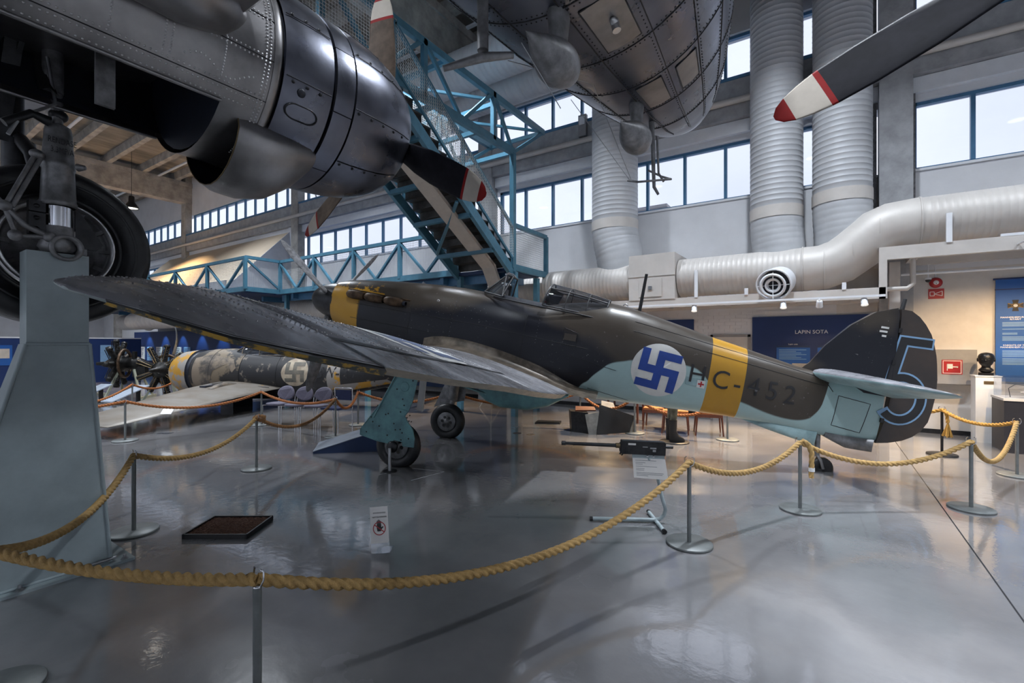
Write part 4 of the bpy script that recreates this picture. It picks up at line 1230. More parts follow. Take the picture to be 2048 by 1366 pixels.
xs_ = sorted(set(X_ + list(np.linspace(.46, 8.96, 70))))
F = HB().loft([hsec(x) for x in xs_]).build('fuselage', M_['camo_fus'], HC)


def on_side(x, z, off=.004): return (x, -hw_at(x, z) - off, z)


def decal(name, mesh_or_poly, mt, off=.004, parent=F):
    """2-D polygons in (x, z) laid on the port side of the fuselage, cut fine enough to follow it"""
    bm = bmesh.new()
    if isinstance(mesh_or_poly, list):
        for poly in mesh_or_poly:
            bm.faces.new([bm.verts.new((p[0], p[1], 0)) for p in poly])
    else: bm.from_mesh(mesh_or_poly)
    xs = [v.co.x for v in bm.verts]; ys = [v.co.y for v in bm.verts]
    st = .05
    for ax, lo, hi in ((0, min(xs), max(xs)), (1, min(ys), max(ys))):
        k = lo + st
        while k < hi:
            bmesh.ops.bisect_plane(bm, geom=bm.verts[:] + bm.edges[:] + bm.faces[:], plane_co=(k, 0, 0) if ax == 0 else (0, k, 0), plane_no=(1, 0, 0) if ax == 0 else (0, 1, 0))
            k += st
    for v in bm.verts:
        q = on_side(v.co.x, v.co.y, off); v.co = Vector(q) + HOFF
    for f in bm.faces: f.smooth = True
    me = bpy.data.meshes.new(name); bmesh.ops.recalc_face_normals(bm, faces=bm.faces); bm.to_mesh(me); bm.free()
    me.materials.append(mt)
    for p in me.polygons:
        pass
    o = bpy.data.objects.new(name, me); COL.objects.link(o); o.parent = parent
    return o


def disc(c, r, n=48):
    return [[(c[0], c[1]), (c[0] + r * cos(2 * pi * i / n), c[1] + r * sin(2 * pi * i / n)), (c[0] + r * cos(2 * pi * (i + 1) / n), c[1] + r * sin(2 * pi * (i + 1) / n))] for i in range(n)]


RC = (5.935, -.185)
def crook(s, rot, c):
    """historical air force cross: four arms each with a foot"""
    w = s / 5
    rects = [(-w / 2, -w / 2, w / 2, w / 2)]
    P = []
    for k in range(4):
        for (x0, y0, x1, y1) in ((-w / 2, w / 2, w / 2, 2.5 * w), (w / 2, 1.5 * w, 2.5 * w, 2.5 * w)):
            q = [(x0, y0), (x1, y0), (x1, y1), (x0, y1)]
            a = -k * pi / 2
            P.append([(x * cos(a) - y * sin(a), x * sin(a) + y * cos(a)) for x, y in q])
    P.append([(-w / 2, -w / 2), (w / 2, -w / 2), (w / 2, w / 2), (-w / 2, w / 2)])
    return [[(c[0] + x * cos(rot) - y * sin(rot), c[1] + x * sin(rot) + y * cos(rot)) for x, y in p] for p in P]


decal('roundel', disc(RC, .385), M_['insig_white'], .004)
decal('roundel_mark', crook(.565, radians(-5), RC), M_['insig_blue'], .008)
def hc_text(s, size, x, z, rot=0.0, off=.008, mt=None, sx=1.0):
    me = text_mesh(s, size, 0, 'CENTER', 4)
    for v in me.vertices:
        a, b = v.co.x * sx, v.co.y
        v.co = (x + a * cos(rot) - b * sin(rot), z + a * sin(rot) + b * cos(rot), 0)
    return decal('letter', me, mt or M_['ink'], off)


for s, x, z in (('H', 6.475, -.155), ('C', 6.80, -.175), ('-', 7.03, -.185), ('4', 7.255, -.19), ('5', 7.505, -.205), ('2', 7.745, -.22)):
    hc_text(s, .37, x, z, radians(-1), sx=.95)
decal('first_aid_panel', [[(6.33, -.31), (6.60, -.31), (6.60, -.20), (6.33, -.20)]], M_['hc_blue2'], .005)
decal('first_aid_mark', [[(6.49, -.33), (6.60, -.33), (6.60, -.22), (6.49, -.22)]], M_['insig_white'], .009)
decal('first_aid_mark', [[(6.535, -.315), (6.555, -.315), (6.555, -.235), (6.535, -.235)], [(6.505, -.287), (6.585, -.287), (6.585, -.263), (6.505, -.263)]], M_['red_sign'], .012)

# seams, latches and panel joints on the port side
def seam(pts, r=.004, mt='black', nm='panel_joint'):
    fine = []
    for i in range(len(pts) - 1):
        for k in range(6): fine.append((pts[i][0] + (pts[i + 1][0] - pts[i][0]) * k / 6, pts[i][1] + (pts[i + 1][1] - pts[i][1]) * k / 6))
    fine.append(pts[-1])
    return HB().tube([on_side(x, z, .001) for x, z in fine], r, 5).build(nm, M_[mt], F)


for p in ([(1.02, .30), (1.04, -.45)], [(2.02, .50), (1.98, -.5)], [(2.75, .52), (2.7, -.1), (2.6, -.6)], [(1.0, .02), (3.1, .02), (4.9, -.06)], [(3.9, .3), (3.9, -.5)],
          [(4.6, -.20), (5.35, -.3)], [(4.98, -.64), (5.6, -.72)], [(.9, -.22), (2.7, -.24)], [(4.5, .2), (4.5, -.06), (4.72, -.06), (4.72, .14), (4.5, .2)], [(5.5, .46), (8.2, .10)], [(5.5, .32), (8.2, .0)]):
    seam(p)
seam([(8.14, .12), (8.30, -.06)], .005)
HB().lathe([(-.006, .022), (.004, .022), (.006, .012)], on_side(2.42, .29, 0), (0, -1, 0), 14).build('filler_cap', M_['insig_white'], F)
m = HB()
for x, z in [(2.6 + .05 * i, .20 + .1 * ((i * 7) % 5) / 5) for i in range(14)] + [(4.1, .3 - .05 * i) for i in range(9)] + [(1.0 + .12 * i, .1) for i in range(22)] + [(2.72, .4 - .07 * i) for i in range(14)]:
    m.dome(on_side(x, z, 0), (0, -1, .1), .0045)
m.build('fastener', M_['gear_grey'], F, kind='stuff')
HB().b2((4.52, -.50, .02), (4.70, -.478, .12)).build('step_flap', M_['camo'], F)

# nose: spinner, propeller, exhaust stacks
SP = HB().lathe([(-.13, 0), (-.115, .07), (-.06, .145), (.03, .22), (.15, .275), (.30, .315), (.455, .34)], (0, 0, 0), (1, 0, 0), 36).build('spinner', M_['darkmetal'], HC)
HB().lathe([(.455, .345), (.47, .352), (.485, .345)], (0, 0, 0), (1, 0, 0), 36).build('spinner_gap', M_['black'], SP)
M_['blade_grey'] = mat('worn_blade_grey', (.60, .60, .62), .45, metal=.2, var=.3, scale=7, stretch=(1, 1, 3))
for ang in (153, 39.5, 259):      # measured in the y(port)-z plane
    a = radians(ang); e = Vector((0, -cos(a) * -1 if False else cos(a), sin(a)))
    e = Vector((0, cos(a), sin(a)))
    td = Vector((0, -sin(a), cos(a))); rings = []
    for r, hw, th in [(.22, .05, .05), (.38, .075, .038), (.6, .112, .026), (.85, .12, .018), (1.1, .115, .013), (1.35, .10, .010), (1.53, .075, .007), (1.63, .045, .005), (1.67, .012, .003)]:
        tw = radians(58 - 34 * min(1, r / 1.3))
        ch = td * cos(tw) + Vector((1, 0, 0)) * sin(tw); nn = ch.cross(e).normalized()
        rings.append([Vector((.27, 0, 0)) + e * r + ch * hw * cos(q) + nn * th * sin(q) for q in [2 * pi * i / 14 for i in range(14)]])
    HB().loft(rings).build('blade', M_['blade_grey'] if ang != 259 else M_['gear_grey'], SP)
ex = HB()
for side in (-1,):
    p = None
for k, (x0, x1) in enumerate(((.80, 1.13), (1.15, 1.49), (1.51, 1.86))):
    rings = []
    for x, r in ((x0, .035), (x0 + .04, .065), (x0 + .12, .076), (x1 - .1, .072), (x1, .055)):
        y = hw_at(x, .15); rings.append([(x, -y - .045 + r * 1.1 * cos(q), .165 - .012 * (x - .8) + r * sin(q)) for q in [2 * pi * i / 14 for i in range(14)]])
    HB().loft(rings).build('exhaust_stub', M_['exhaust'], F)
HB().lathe([(0, .04), (.05, .035)], (1.86, -hw_at(1.86, .15) - .05, .15), (1, -.1, 0), 12).build('exhaust_outlet', M_['well'], F)
seam([(.76, .245), (1.2, .235), (1.95, .215)], .012, 'exhaust', 'heat_shroud')

# cockpit, windscreen and sliding hood
HB().loft([[(3.36, -.22, .560), (3.36, .22, .560), (3.36, .2, .30), (3.36, -.2, .30)], [(4.12, -.22, .522), (4.12, .22, .522), (4.12, .2, .25), (4.12, -.2, .25)]]).build('cockpit_shade_block', M_['well'], HC)  # dark block put in for the shade inside the cockpit
sill = HB()
for s in (-1, 1): sill.tube([(3.30, s * .33, .50), (3.7, s * .375, .47), (4.1, s * .39, .45), (4.7, s * .385, .43), (5.3, s * .33, .38)], .012, 8)
sill.build('cockpit_sill', M_['black'], HC)
ST_ = HB().bar((4.12, 0, .42), (4.24, 0, .76), .22, .04, up=(0, 1, 0)).lathe([(-.03, .02), (-.03, .09), (.03, .09), (.03, .02)], (4.10, 0, .62), (1, 0, .3), 18).build('headrest', M_['black'], HC)
HB().cyl((3.45, 0, .3), (3.47, 0, .72), .02).b2((3.42, -.1, .66), (3.46, .1, .74)).build('gun_sight', M_['darkmetal'], HC)
WS = HB()
fr_ = [((3.10, -.20, .56), (3.42, -.13, .89)), ((3.10, .20, .56), (3.42, .13, .89)), ((3.42, -.13, .89), (3.42, .13, .89)), ((3.10, -.2, .56), (3.06, 0, .57)), ((3.10, .2, .56), (3.06, 0, .57)),
       ((3.42, -.13, .89), (3.52, -.15, .87)), ((3.42, .13, .89), (3.52, .15, .87)), ((3.52, -.15, .87), (3.43, -.335, .52)), ((3.52, .15, .87), (3.43, .335, .52)), ((3.52, -.15, .87), (3.52, .15, .87)),
       ((3.10, -.2, .56), (3.43, -.335, .52)), ((3.10, .2, .56), (3.43, .335, .52)), ((3.06, -.05, .57), (3.36, -.07, .86)), ((3.06, .05, .57), (3.36, .07, .86)), ((3.44, -.34, .52), (3.40, -.15, .86))]
for a, b in fr_: WS.tube([a, b], .013, 6)
ws = WS.build('windscreen_frame', M_['frame_dark'], HC)
g = HB()
for s in (-1, 1):
    g.add([(3.10, s * .2, .56), (3.42, s * .13, .89), (3.52, s * .15, .87), (3.43, s * .335, .52)], [(0, 1, 2, 3)])
g.add([(3.10, -.2, .56), (3.10, .2, .56), (3.42, .13, .89), (3.42, -.13, .89)], [(0, 1, 2, 3)])
g.build('windscreen_pane', M_['canopy'], ws)
HB().tube([(3.37, -.1, .895), (3.4, -.02, .93), (3.46, .05, .925), (3.5, .1, .89)], .012, 6).build('rear_mirror', M_['chrome'], ws)
def hood(x, k):     # half ring of the hood at station x
    top = float(np.interp(x, [4.16, 4.3, 4.7, 5.08], [.855, .85, .80, .735])); w = float(np.interp(x, [4.1, 4.6, 5.1], [.35, .345, .27])); base = float(np.interp(x, [4.1, 5.1], [.49, .44]))
    lean = (x - (0.0)) 
    out = []
    for i in range(13):
        a = pi * i / 12
        out.append((x + k * (1 - sin(a)) , -w * math.copysign(abs(cos(a)) ** .8, cos(a)), base + (top - base) * sin(a) ** .75))
    return out
gl = HB().loft([hood(4.18, -.09), hood(4.48, -.05), hood(4.78, -.02), hood(5.08, -.03)], False, closed=False)
hg = gl.build('canopy_glass', M_['canopy'], HC)
hf = HB()
for x, k, r in ((4.18, -.09, .014), (4.48, -.05, .008), (4.78, -.02, .008), (5.08, -.03, .012)): hf.tube(hood(x, k), r, 6)
for i in (0, 3, 9, 12): hf.tube([hood(x, k)[i] for x, k in ((4.18, -.09), (4.48, -.05), (4.78, -.02), (5.08, -.03))], .012, 6)
hf.tube([hood(x, k)[6] for x, k in ((4.18, -.09), (4.48, -.05), (4.78, -.02), (5.08, -.03))], .007, 6)
hf.build('canopy_frame', M_['frame_dark'], hg)
HB().tube([(5.54, 0, .64), (5.545, 0, 1.22)], [.026, .022], 12).build('aerial_mast', M_['ink'], HC)
HB().tube([(5.28, -.02, .69), (5.32, -.02, .725), (5.36, -.02, .69)], .01, 6).build('lifting_ring', M_['steel'], HC)

# wing
YS = [.20, 1.2, 2.07, 3.15, 4.18, 5.0, 5.5, 5.8, 6.0, 6.1]
LE_ = [2.15, 2.20, 2.27, 2.37, 2.46, 2.55, 2.68, 2.82, 3.02, 3.22]
TE_ = [4.85, 4.70, 4.57, 4.41, 4.26, 4.12, 3.95, 3.76, 3.50, 3.26]
ZL = [-.68, -.62, -.54, -.373, -.223, -.084, -.047, -.045, -.045, -.05]
ZT = [-.74, -.71, -.62, -.48, -.37, -.265, -.195, -.150, -.09, -.055]
TH = [.44, .42, .38, .33, .27, .21, .15, .10, .05, .012]
wl = [ramp(YS, q) for q in (LE_, TE_, ZL, ZT, TH)]
UPc = [0, .006, .02, .05, .10, .18, .28, .40, .52, .64, .74, .80, .88, .95, 1.0]
def thick(u): return 5 * (.2969 * sqrt(u) - .1260 * u - .3516 * u * u + .2843 * u ** 3 - .1036 * u ** 4) if u > 0 else 0
def wpt(y, u, up, lift=0.0):
    le, te, zl, zt, th = [q(y) for q in wl]
    z = zl + (zt - zl) * u + th * thick(u) * (1.22 if up else -.78) + (lift if up else -lift)
    return (le + (te - le) * u, y, z)


def wing_ring(y, s, u1=1.0, u0=0.0):
    us = [u0 + (u1 - u0) * q for q in UPc]
    r = [wpt(y, u, True) for u in us] + [wpt(y, u, False) for u in us[::-1]]
    if u0 == 0: r = r[:-1]
    return [(a, s * b, c) for a, b, c in r]


def wing_faces(mb, s, ys, u1=1.0, u0=0.0):
    rings = [wing_ring(y, s, u1, u0) for y in ys]; n = len(rings[0]); h = len(UPc)
    vs = [p for r in rings for p in r]; fs = []; mi = []
    for i in range(len(rings) - 1):
        for k in range(n):
            l = (k + 1) % n
            mb.add([rings[i][k], rings[i][l], rings[i + 1][l], rings[i + 1][k]], [(0, 1, 2, 3)], 0 if k < h - 1 else 1, True)
    for r in (rings[0], rings[-1]): mb.add(r, [tuple(range(n))], 1)


for s in (-1, 1):
    w = HB()
    wing_faces(w, s, list(np.linspace(.2, 2.3, 8)))
    wing_faces(w, s, list(np.linspace(2.305, 5.08, 12)), .765)
    wing_faces(w, s, [5.085, 5.2, 5.35, 5.5, 5.65, 5.8, 5.9, 6.0, 6.06, 6.1])
    bmw = w.build('wing', [M_['wing_top'], M_['wing_under']], HC)
    me = bmw.data
    bm = bmesh.new(); bm.from_mesh(me); bmesh.ops.remove_doubles(bm, verts=bm.verts, dist=1e-5); bmesh.ops.recalc_face_normals(bm, faces=bm.faces); bm.to_mesh(me); bm.free()
    a = HB(); wing_faces(a, s, list(np.linspace(2.32, 5.06, 12)), 1.0, .785)
    am = a.build('aileron', [M_['wing_top'], M_['wing_under']], bmw)
    if s == -1:
        WING = bmw
        m = HB()
        def rvt(y, u, r=.006):
            p = Vector(wpt(y, u, True)); p.y = -p.y; m.dome(p, (0, .06, 1), r, r * .8)
        for u in (.08, .16, .27, .40, .55, .70):
            for k in range(70): rvt(2.0 + k * .057, u)
        for y in (2.3, 2.75, 3.2, 3.65, 4.1, 4.55, 5.05, 5.3, 5.6):
            for k in range(30): rvt(y, .06 + k * .023)
        m.build('rivet', M_['alu_light'], bmw, kind='stuff')
        # wing roundel laid on the upper skin
        c = (3.34, 3.25); rr0 = .62
        def lay(polys, mt, nm, off):
            q = HB()
            for poly in polys:
                q.add([(p[0], -p[1], 0) for p in poly], [tuple(range(len(poly)))], 0, True)
            out = []
            for x, y, z in q.v:
                yy = -y; le, te = wl[0](yy), wl[1](yy); u = min(.76, max(0, (x - le) / (te - le)))
                P = wpt(yy, u, True, off); out.append((x, -yy, P[2]))
            q.v = out
            return q.build(nm, mt, bmw)
        def cells(n, inside):
            P = []; st = 2 * rr0 / n
            for i in range(n):
                for j in range(n):
                    x = -rr0 + (i + .5) * st; y = -rr0 + (j + .5) * st
                    if inside(x, y): P.append([(c[0] + x + dx * st / 2, c[1] + y + dy * st / 2) for dx, dy in ((-1, -1), (1, -1), (1, 1), (-1, 1))])
            return P
        def rot(x, y): a_ = radians(8); return (x * cos(a_) + y * sin(a_), -x * sin(a_) + y * cos(a_))
        def cr(x, y):
            x, y = rot(x, y); k = rr0 * .30; h = k / 2
            b = lambda x0, x1, y0, y1: x0 <= x <= x1 and y0 <= y <= y1
            return b(-h, h, -2.4 * k, 2.4 * k) or b(-2.4 * k, 2.4 * k, -h, h) or b(h, 2.4 * k, 1.45 * k, 2.4 * k) or b(1.45 * k, 2.4 * k, -2.4 * k, -h) or b(-2.4 * k, -h, -2.4 * k, -1.45 * k) or b(-2.4 * k, -1.45 * k, h, 2.4 * k)
        polys = []
        for i in range(12):
            for j in range(48):
                r0, r1 = rr0 * i / 12, rr0 * (i + 1) / 12; a0, a1 = 2 * pi * j / 48, 2 * pi * (j + 1) / 48
                q4 = [(c[0] + r * cos(a_), c[1] + r * sin(a_)) for r, a_ in ((r0, a0), (r1, a0), (r1, a1), (r0, a1))]
                polys.append(q4[1:] if i == 0 else q4)
        lay(polys, M_['insig_white'], 'wing_roundel', .0025)
        lay(cells(56, lambda x, y: x * x + y * y < (rr0 * .98) ** 2 and cr(x * .78 / .78, y)), mat('faded_insignia_blue', (.13, .17, .30), .4, var=.2), 'wing_roundel_mark', .005)
# black strips for the shade in the aileron gap, drooped flap edge and the scarred trailing edge outboard
def strip(s, ys, f0, f1, mt, nm, par):
    q = HB(); A = [(f0(y), f1(y)) for y in ys]
    for i in range(len(A) - 1):
        q.add([(p[0], s * p[1], p[2]) for p in (A[i][0], A[i][1], A[i + 1][1], A[i + 1][0])], [(0, 1, 2, 3)], 0, True)
    return q.build(nm, mt, par)
M_['te_scar'] = mat('scarred_edge', (.40, .24, .04), .6, scale=9, c2=(.05, .055, .05), detail=10, ramp=(.46, .54), stretch=(2, 1, 2))
M_['flap_under_floorlit'] = mat('flap_underside_floorlit', (.48, .42, .33), .45, var=.2, scale=5, c2=(.30, .27, .22), detail=8, stretch=(4, 1, 4))  # light blue paint, warm bounce from the floor put into the tan
for s in (-1, 1):
    par = [o for o in HC.children if o.name.startswith('wing') and o.data and 'aileron' in [c.name.split('.')[0] for c in o.children]][0 if s == -1 else 1]
    strip(s, np.linspace(2.0, 5.10, 24), lambda y: wpt(y, .755, True, .004), lambda y: wpt(y, .785, True, .0035), M_['black'], 'gap_shade_strip', par)
    strip(s, np.linspace(5.06, 5.10, 2), lambda y: wpt(y, .765, True, .005), lambda y: wpt(y, 1.0, True, .005), M_['black'], 'gap_shade_strip', par)
    strip(s, np.linspace(.9, 5.06, 24), lambda y: wpt(y, 1.0, True), lambda y: tuple(a + b for a, b in zip(wpt(y, 1.0, True), (-.07, 0, -.075 + .006 * y))), M_['flap_under_floorlit'], 'flap_edge', par)
    strip(s, np.linspace(5.06, 6.05, 16), lambda y: wpt(y, .985, True, .003), lambda y: tuple(a + b for a, b in zip(wpt(y, 1.0, True), (.005, 0, -.022 * (6.15 - y) ** .4))), M_['black'], 'edge_recess', par)
    strip(s, np.linspace(5.06, 6.05, 16), lambda y: tuple(a + b for a, b in zip(wpt(y, 1.0, True), (.006, 0, -.02 * (6.15 - y) ** .4))), lambda y: tuple(a + b for a, b in zip(wpt(y, 1.0, True), (-.01, 0, -.05 * (6.15 - y) ** .4))), M_['te_scar'], 'scarred_edge', par)
# wing root fillet
for s in (-1, 1):
    A = []; B = []
    for x in np.linspace(2.3, 5.15, 20):
        u = min(1, (x - wl[0](.75)) / (wl[1](.75) - wl[0](.75)))
        zt = wpt(.78, max(0, u), True)[2]
        k_ = max(0.05, min(1, (5.1 - x) / .9)); zf = zt + .03 + .13 * k_
        A.append([(x, s * (hw_at(x, max(zf, fB(x) + .03)) + .002), zf), (x, s * (hw_at(x, max(zt + .05, fB(x) + .03)) + .035), zt + .055), (x, s * .62, zt + .012), (x, s * .80, zt - .012)])
    HB().loft(A, False, closed=False).build('wing_fillet', M_['fillet_brown'] if s == -1 else M_['camo'], HC)
MBp = HB().loft([[(2.4, -.55, -.90), (2.4, .55, -.90), (2.4, .5, -.70), (2.4, -.5, -.70)], [(4.6, -.55, -.84), (4.6, .55, -.84), (4.6, .5, -.66), (4.6, -.5, -.66)]]).build('centre_section', M_['hc_blue'], HC)
# radiator bath
rings = []
for x, zb, w in ((3.25, -.95, .22), (3.30, -1.12, .25), (3.42, -1.19, .26), (3.65, -1.24, .27), (4.1, -1.20, .27), (4.4, -1.08, .25), (4.62, -.92, .22), (4.7, -.86, .15)):
    rings.append([(x, w * c_, (-.82 + zb) / 2 + (zb + .82) / 2 * -s_) for c_, s_ in [(math.copysign(abs(cos(q)) ** .6, cos(q)), math.copysign(abs(sin(q)) ** .6, sin(q))) for q in [2 * pi * i / 20 for i in range(20)]]])
HB().loft(rings).build('radiator_bath', M_['hc_blue'], HC)

# fin, rudder, tailplane
FIN = [(7.88, .19), (7.98, .30), (8.13, .57), (8.39, .90), (8.66, 1.13), (8.90, 1.22), (8.93, 1.14), (8.97, .70), (9.0, .15), (9.0, .0), (7.9, .0)]
RUD = [(8.94, 1.21), (9.07, 1.205), (9.18, 1.14), (9.27, 1.05), (9.36, .93), (9.42, .80), (9.47, .66), (9.50, .54), (9.54, .34), (9.56, .14), (9.55, -.10), (9.53, -.25), (9.47, -.38), (9.38, -.48), (9.26, -.56), (9.1, -.62), (8.95, -.655), (8.985, -.45), (9.02, -.25), (9.02, .2), (8.99, .70), (8.955, 1.12)]
def blade_solid(outline, name, mt, t0, t1, x0, x1):
    """thin tapered solid of an outline in the plane of symmetry, thickest at x0"""
    bm = bmesh.new(); vs = [bm.verts.new((p[0], 0, p[1])) for p in outline]; bm.faces.new(vs)
    for k in np.arange(min(p[0] for p in outline) + .06, max(p[0] for p in outline), .06):
        bmesh.ops.bisect_plane(bm, geom=bm.verts[:] + bm.edges[:] + bm.faces[:], plane_co=(k, 0, 0), plane_no=(1, 0, 0))
    me = bpy.data.meshes.new('tmp'); bm.to_mesh(me); bm.free()
    V = [v.co.copy() for v in me.vertices]; Fc = [tuple(p.vertices) for p in me.polygons]
    edge_count = {}
    for f_ in Fc:
        for i in range(len(f_)):
            k = tuple(sorted((f_[i], f_[(i + 1) % len(f_)]))); edge_count.setdefault(k, []).append((f_[i], f_[(i + 1) % len(f_)]))
    th = lambda x: float(np.interp(x, [x0, x1], [t0, t1]))
    n = len(V); mb = HB()
    vv = [(v.x, -th(v.x), v.z) for v in V] + [(v.x, th(v.x), v.z) for v in V]
    ff = [f_ for f_ in Fc] + [tuple(n + i for i in f_[::-1]) for f_ in Fc]
    for k, l in edge_count.items():
        if len(l) == 1: a, b = l[0]; ff.append((b, a, n + a, n + b))
    mb.add(vv, ff, 0, False)
    bpy.data.meshes.remove(me)
    return mb.build(name, mt, HC)


FN = blade_solid(FIN, 'fin', M_['camo'], .012, .062, 7.9, 8.9)
RD = blade_solid(RUD, 'rudder', M_['rudder'], .060, .006, 8.95, 9.56)
def rud_y(x): return float(np.interp(x, [8.95, 9.56], [.060, .006]))
def stroke(pts, w, off, mt, name, close_ends=True):
    P = [Vector(p) for p in pts]; L_ = []; R_ = []
    for i in range(len(P)):
        d0 = (P[i] - P[i - 1]).normalized() if i else (P[1] - P[0]).normalized()
        d1 = (P[i + 1] - P[i]).normalized() if i < len(P) - 1 else d0
        n0 = Vector((-d0.y, d0.x)); n1 = Vector((-d1.y, d1.x)); nn = (n0 + n1)
        k = w / 2 / max(.35, nn.normalized().dot(n0)); nn = nn.normalized() * k
        L_.append(P[i] + nn); R_.append(P[i] - nn)
    mb = HB()
    for i in range(len(P) - 1):
        q = [L_[i], L_[i + 1], R_[i + 1], R_[i]]
        mb.add([(p.x, -rud_y(p.x) - off, p.y) for p in q], [(0, 1, 2, 3)])
    return mb.build(name, mt, RD)


def five(ext):
    top = [(9.40 + ext, .80), (9.055, .80), (8.975, .215)]
    c = (9.155, .02)
    bowl = []
    return top + [(9.02, .225)] if False else top
ctr = [(9.415, .80), (9.045, .79), (8.985, .26)] + [(9.14 + .25 * cos(q), .005 + .29 * sin(q)) for q in np.linspace(radians(102), radians(-142), 26)]
stroke(ctr, .150, .003, M_['ltblue'], 'tactical_five')
ins = [(9.392, .80)] + ctr[1:-1]
stroke(ins, .102, .006, M_['ink'], 'tactical_five')
for k, (x0, x1, z) in enumerate(((8.745, 8.835, .93), (8.735, 8.825, .875), (8.77, 8.82, .815))):
    HB().b2((x0, -.066, z - .013), (x1, -.052, z + .013)).build('victory_bar', M_['insig_white'], FN)
for z in (.92, .48, -.33): HB().b2((8.95, -.075, z - .03), (8.99, -.04, z + .03)).build('hinge', M_['black'], RD)
HB().tube([(9.56, 0, .13), (9.63, 0, .13)], .025, 8).build('trim_lamp', M_['black'], RD)
HB().tube([(8.97, 0, 1.2), (8.985, 0, 1.36)], [.03, .022], 10).build('aerial_post', M_['ink'], FN)
for s in (-1, 1):
    rings = []
    for y, le, te, th in ((.05, 8.02, 9.05, .22), (.5, 8.10, 9.05, .19), (1.0, 8.24, 9.03, .14), (1.4, 8.42, 8.98, .09), (1.58, 8.58, 8.92, .05), (1.67, 8.75, 8.84, .015)):
        us = [0, .02, .08, .2, .35, .55, .75, .9, 1]
        dr = lambda u: .165 - max(0, u - .5) / .5 * .175 * max(0, 1 - y / 1.75)
        rings.append([(le + (te - le) * u, s * y, dr(u) + th * thick(u) * .8) for u in us] + [(le + (te - le) * u, s * y, dr(u) - th * thick(u) * 1.0 - .001) for u in us[-2:0:-1]])
    tp = HB(); n = len(rings[0])
    for i in range(len(rings) - 1):
        for k in range(n):
            l = (k + 1) % n
            tp.add([rings[i][k], rings[i][l], rings[i + 1][l], rings[i + 1][k]], [(0, 1, 2, 3)], 0 if k < 8 else 1, True)
    tp.add(rings[-1], [tuple(range(n))], 0)
    to = tp.build('tailplane', [M_['wing_top'], M_['hc_blue2']], HC)
    bm = bmesh.new(); bm.from_mesh(to.data); bmesh.ops.remove_doubles(bm, verts=bm.verts, dist=1e-5); bmesh.ops.recalc_face_normals(bm, faces=bm.faces); bm.to_mesh(to.data); bm.free()
    HB().tube([(8.72, s * .1, .205), (8.75, s * 1.35, .19)], .006, 5).build('elevator_gap', M_['black'], to)
# tail fairing below the tailplane, access panel
def tail_patch(poly, mt, nm, off=.004):
    return decal(nm, [poly], mt, off)
seam([(8.38, -.10), (8.36, -.52), (8.74, -.56), (8.80, -.14), (8.38, -.10)], .005, 'black', 'access_panel_edge')
HB().loft([[(8.32, -.07, -.70), (8.32, .07, -.70), (8.32, .07, -.64), (8.32, -.07, -.64)], [(8.6, -.06, -.80), (8.6, .06, -.80), (8.6, .06, -.64), (8.6, -.06, -.64)], [(8.93, -.05, -.79), (8.93, .05, -.79), (8.93, .05, -.62), (8.93, -.05, -.62)]]).build('tail_bumper', M_['gear_grey'], HC)
HB().loft([[(7.2, -.02, -.68), (7.2, .02, -.68), (7.2, .02, -.66), (7.2, -.02, -.66)], [(7.6, -.05, -.76), (7.6, .05, -.76), (7.6, .08, -.66), (7.6, -.08, -.66)], [(8.22, -.05, -.86), (8.22, .05, -.86), (8.22, .07, -.66), (8.22, -.07, -.66)]]).build('ventral_keel', M_['hc_blue2'], HC)
# tail wheel
TWc = (8.38, 0, -1.155)
TWZ = 0
tw = HB().cyl((8.26, 0, -.70), (8.30, 0, -1.0), .035, 12).tube([(8.30, -.0, -.98), (8.33, -.07, -1.04), (8.38, -.07, -1.155)], .02, 8).tube([(8.30, 0, -.98), (8.33, .07, -1.04), (8.38, .07, -1.155)], .02, 8).build('tail_wheel_leg', M_['gear_grey'], HC)
HB().lathe([(-.045, .06), (-.05, .10), (-.035, .145), (0, .158), (.035, .145), (.05, .10), (.045, .06), (.045, 0), (-.045, 0), (-.045, .06)], TWc, (0, 1, 0), 26).build('tail_wheel', M_['rubber'], tw)

# main gear
def hwheel(c, parent, rim_side):
    o = HB().lathe([(-.06, .18), (-.085, .21), (-.10, .26), (-.085, .31), (-.04, .338), (0, .344), (.04, .338), (.085, .31), (.10, .26), (.085, .21), (.06, .18), (-.06, .18)], c, (0, 1, 0), 40).build('main_wheel', M_['rubber'], parent)
    h = HB().lathe([(rim_side * .07, .185), (rim_side * .085, .18), (rim_side * .06, .13), (rim_side * .075, .12), (rim_side * .06, .045), (rim_side * .09, .04), (rim_side * .09, 0)], c, (0, 1, 0), 30).lathe([(-.05 * rim_side, 0), (-.05 * rim_side, .185)], c, (0, 1, 0), 20).build('wheel_hub', M_['gear_grey'], o)
    for k in range(6):
        a = 2 * pi * k / 6
        HB().lathe([(0, 0), (0, .028)], (c[0] + .088 * cos(a), c[1] + rim_side * .075, c[2] + .088 * sin(a)), (0, rim_side, 0), 10).build('lightening_hole', M_['black'], o)
    return o


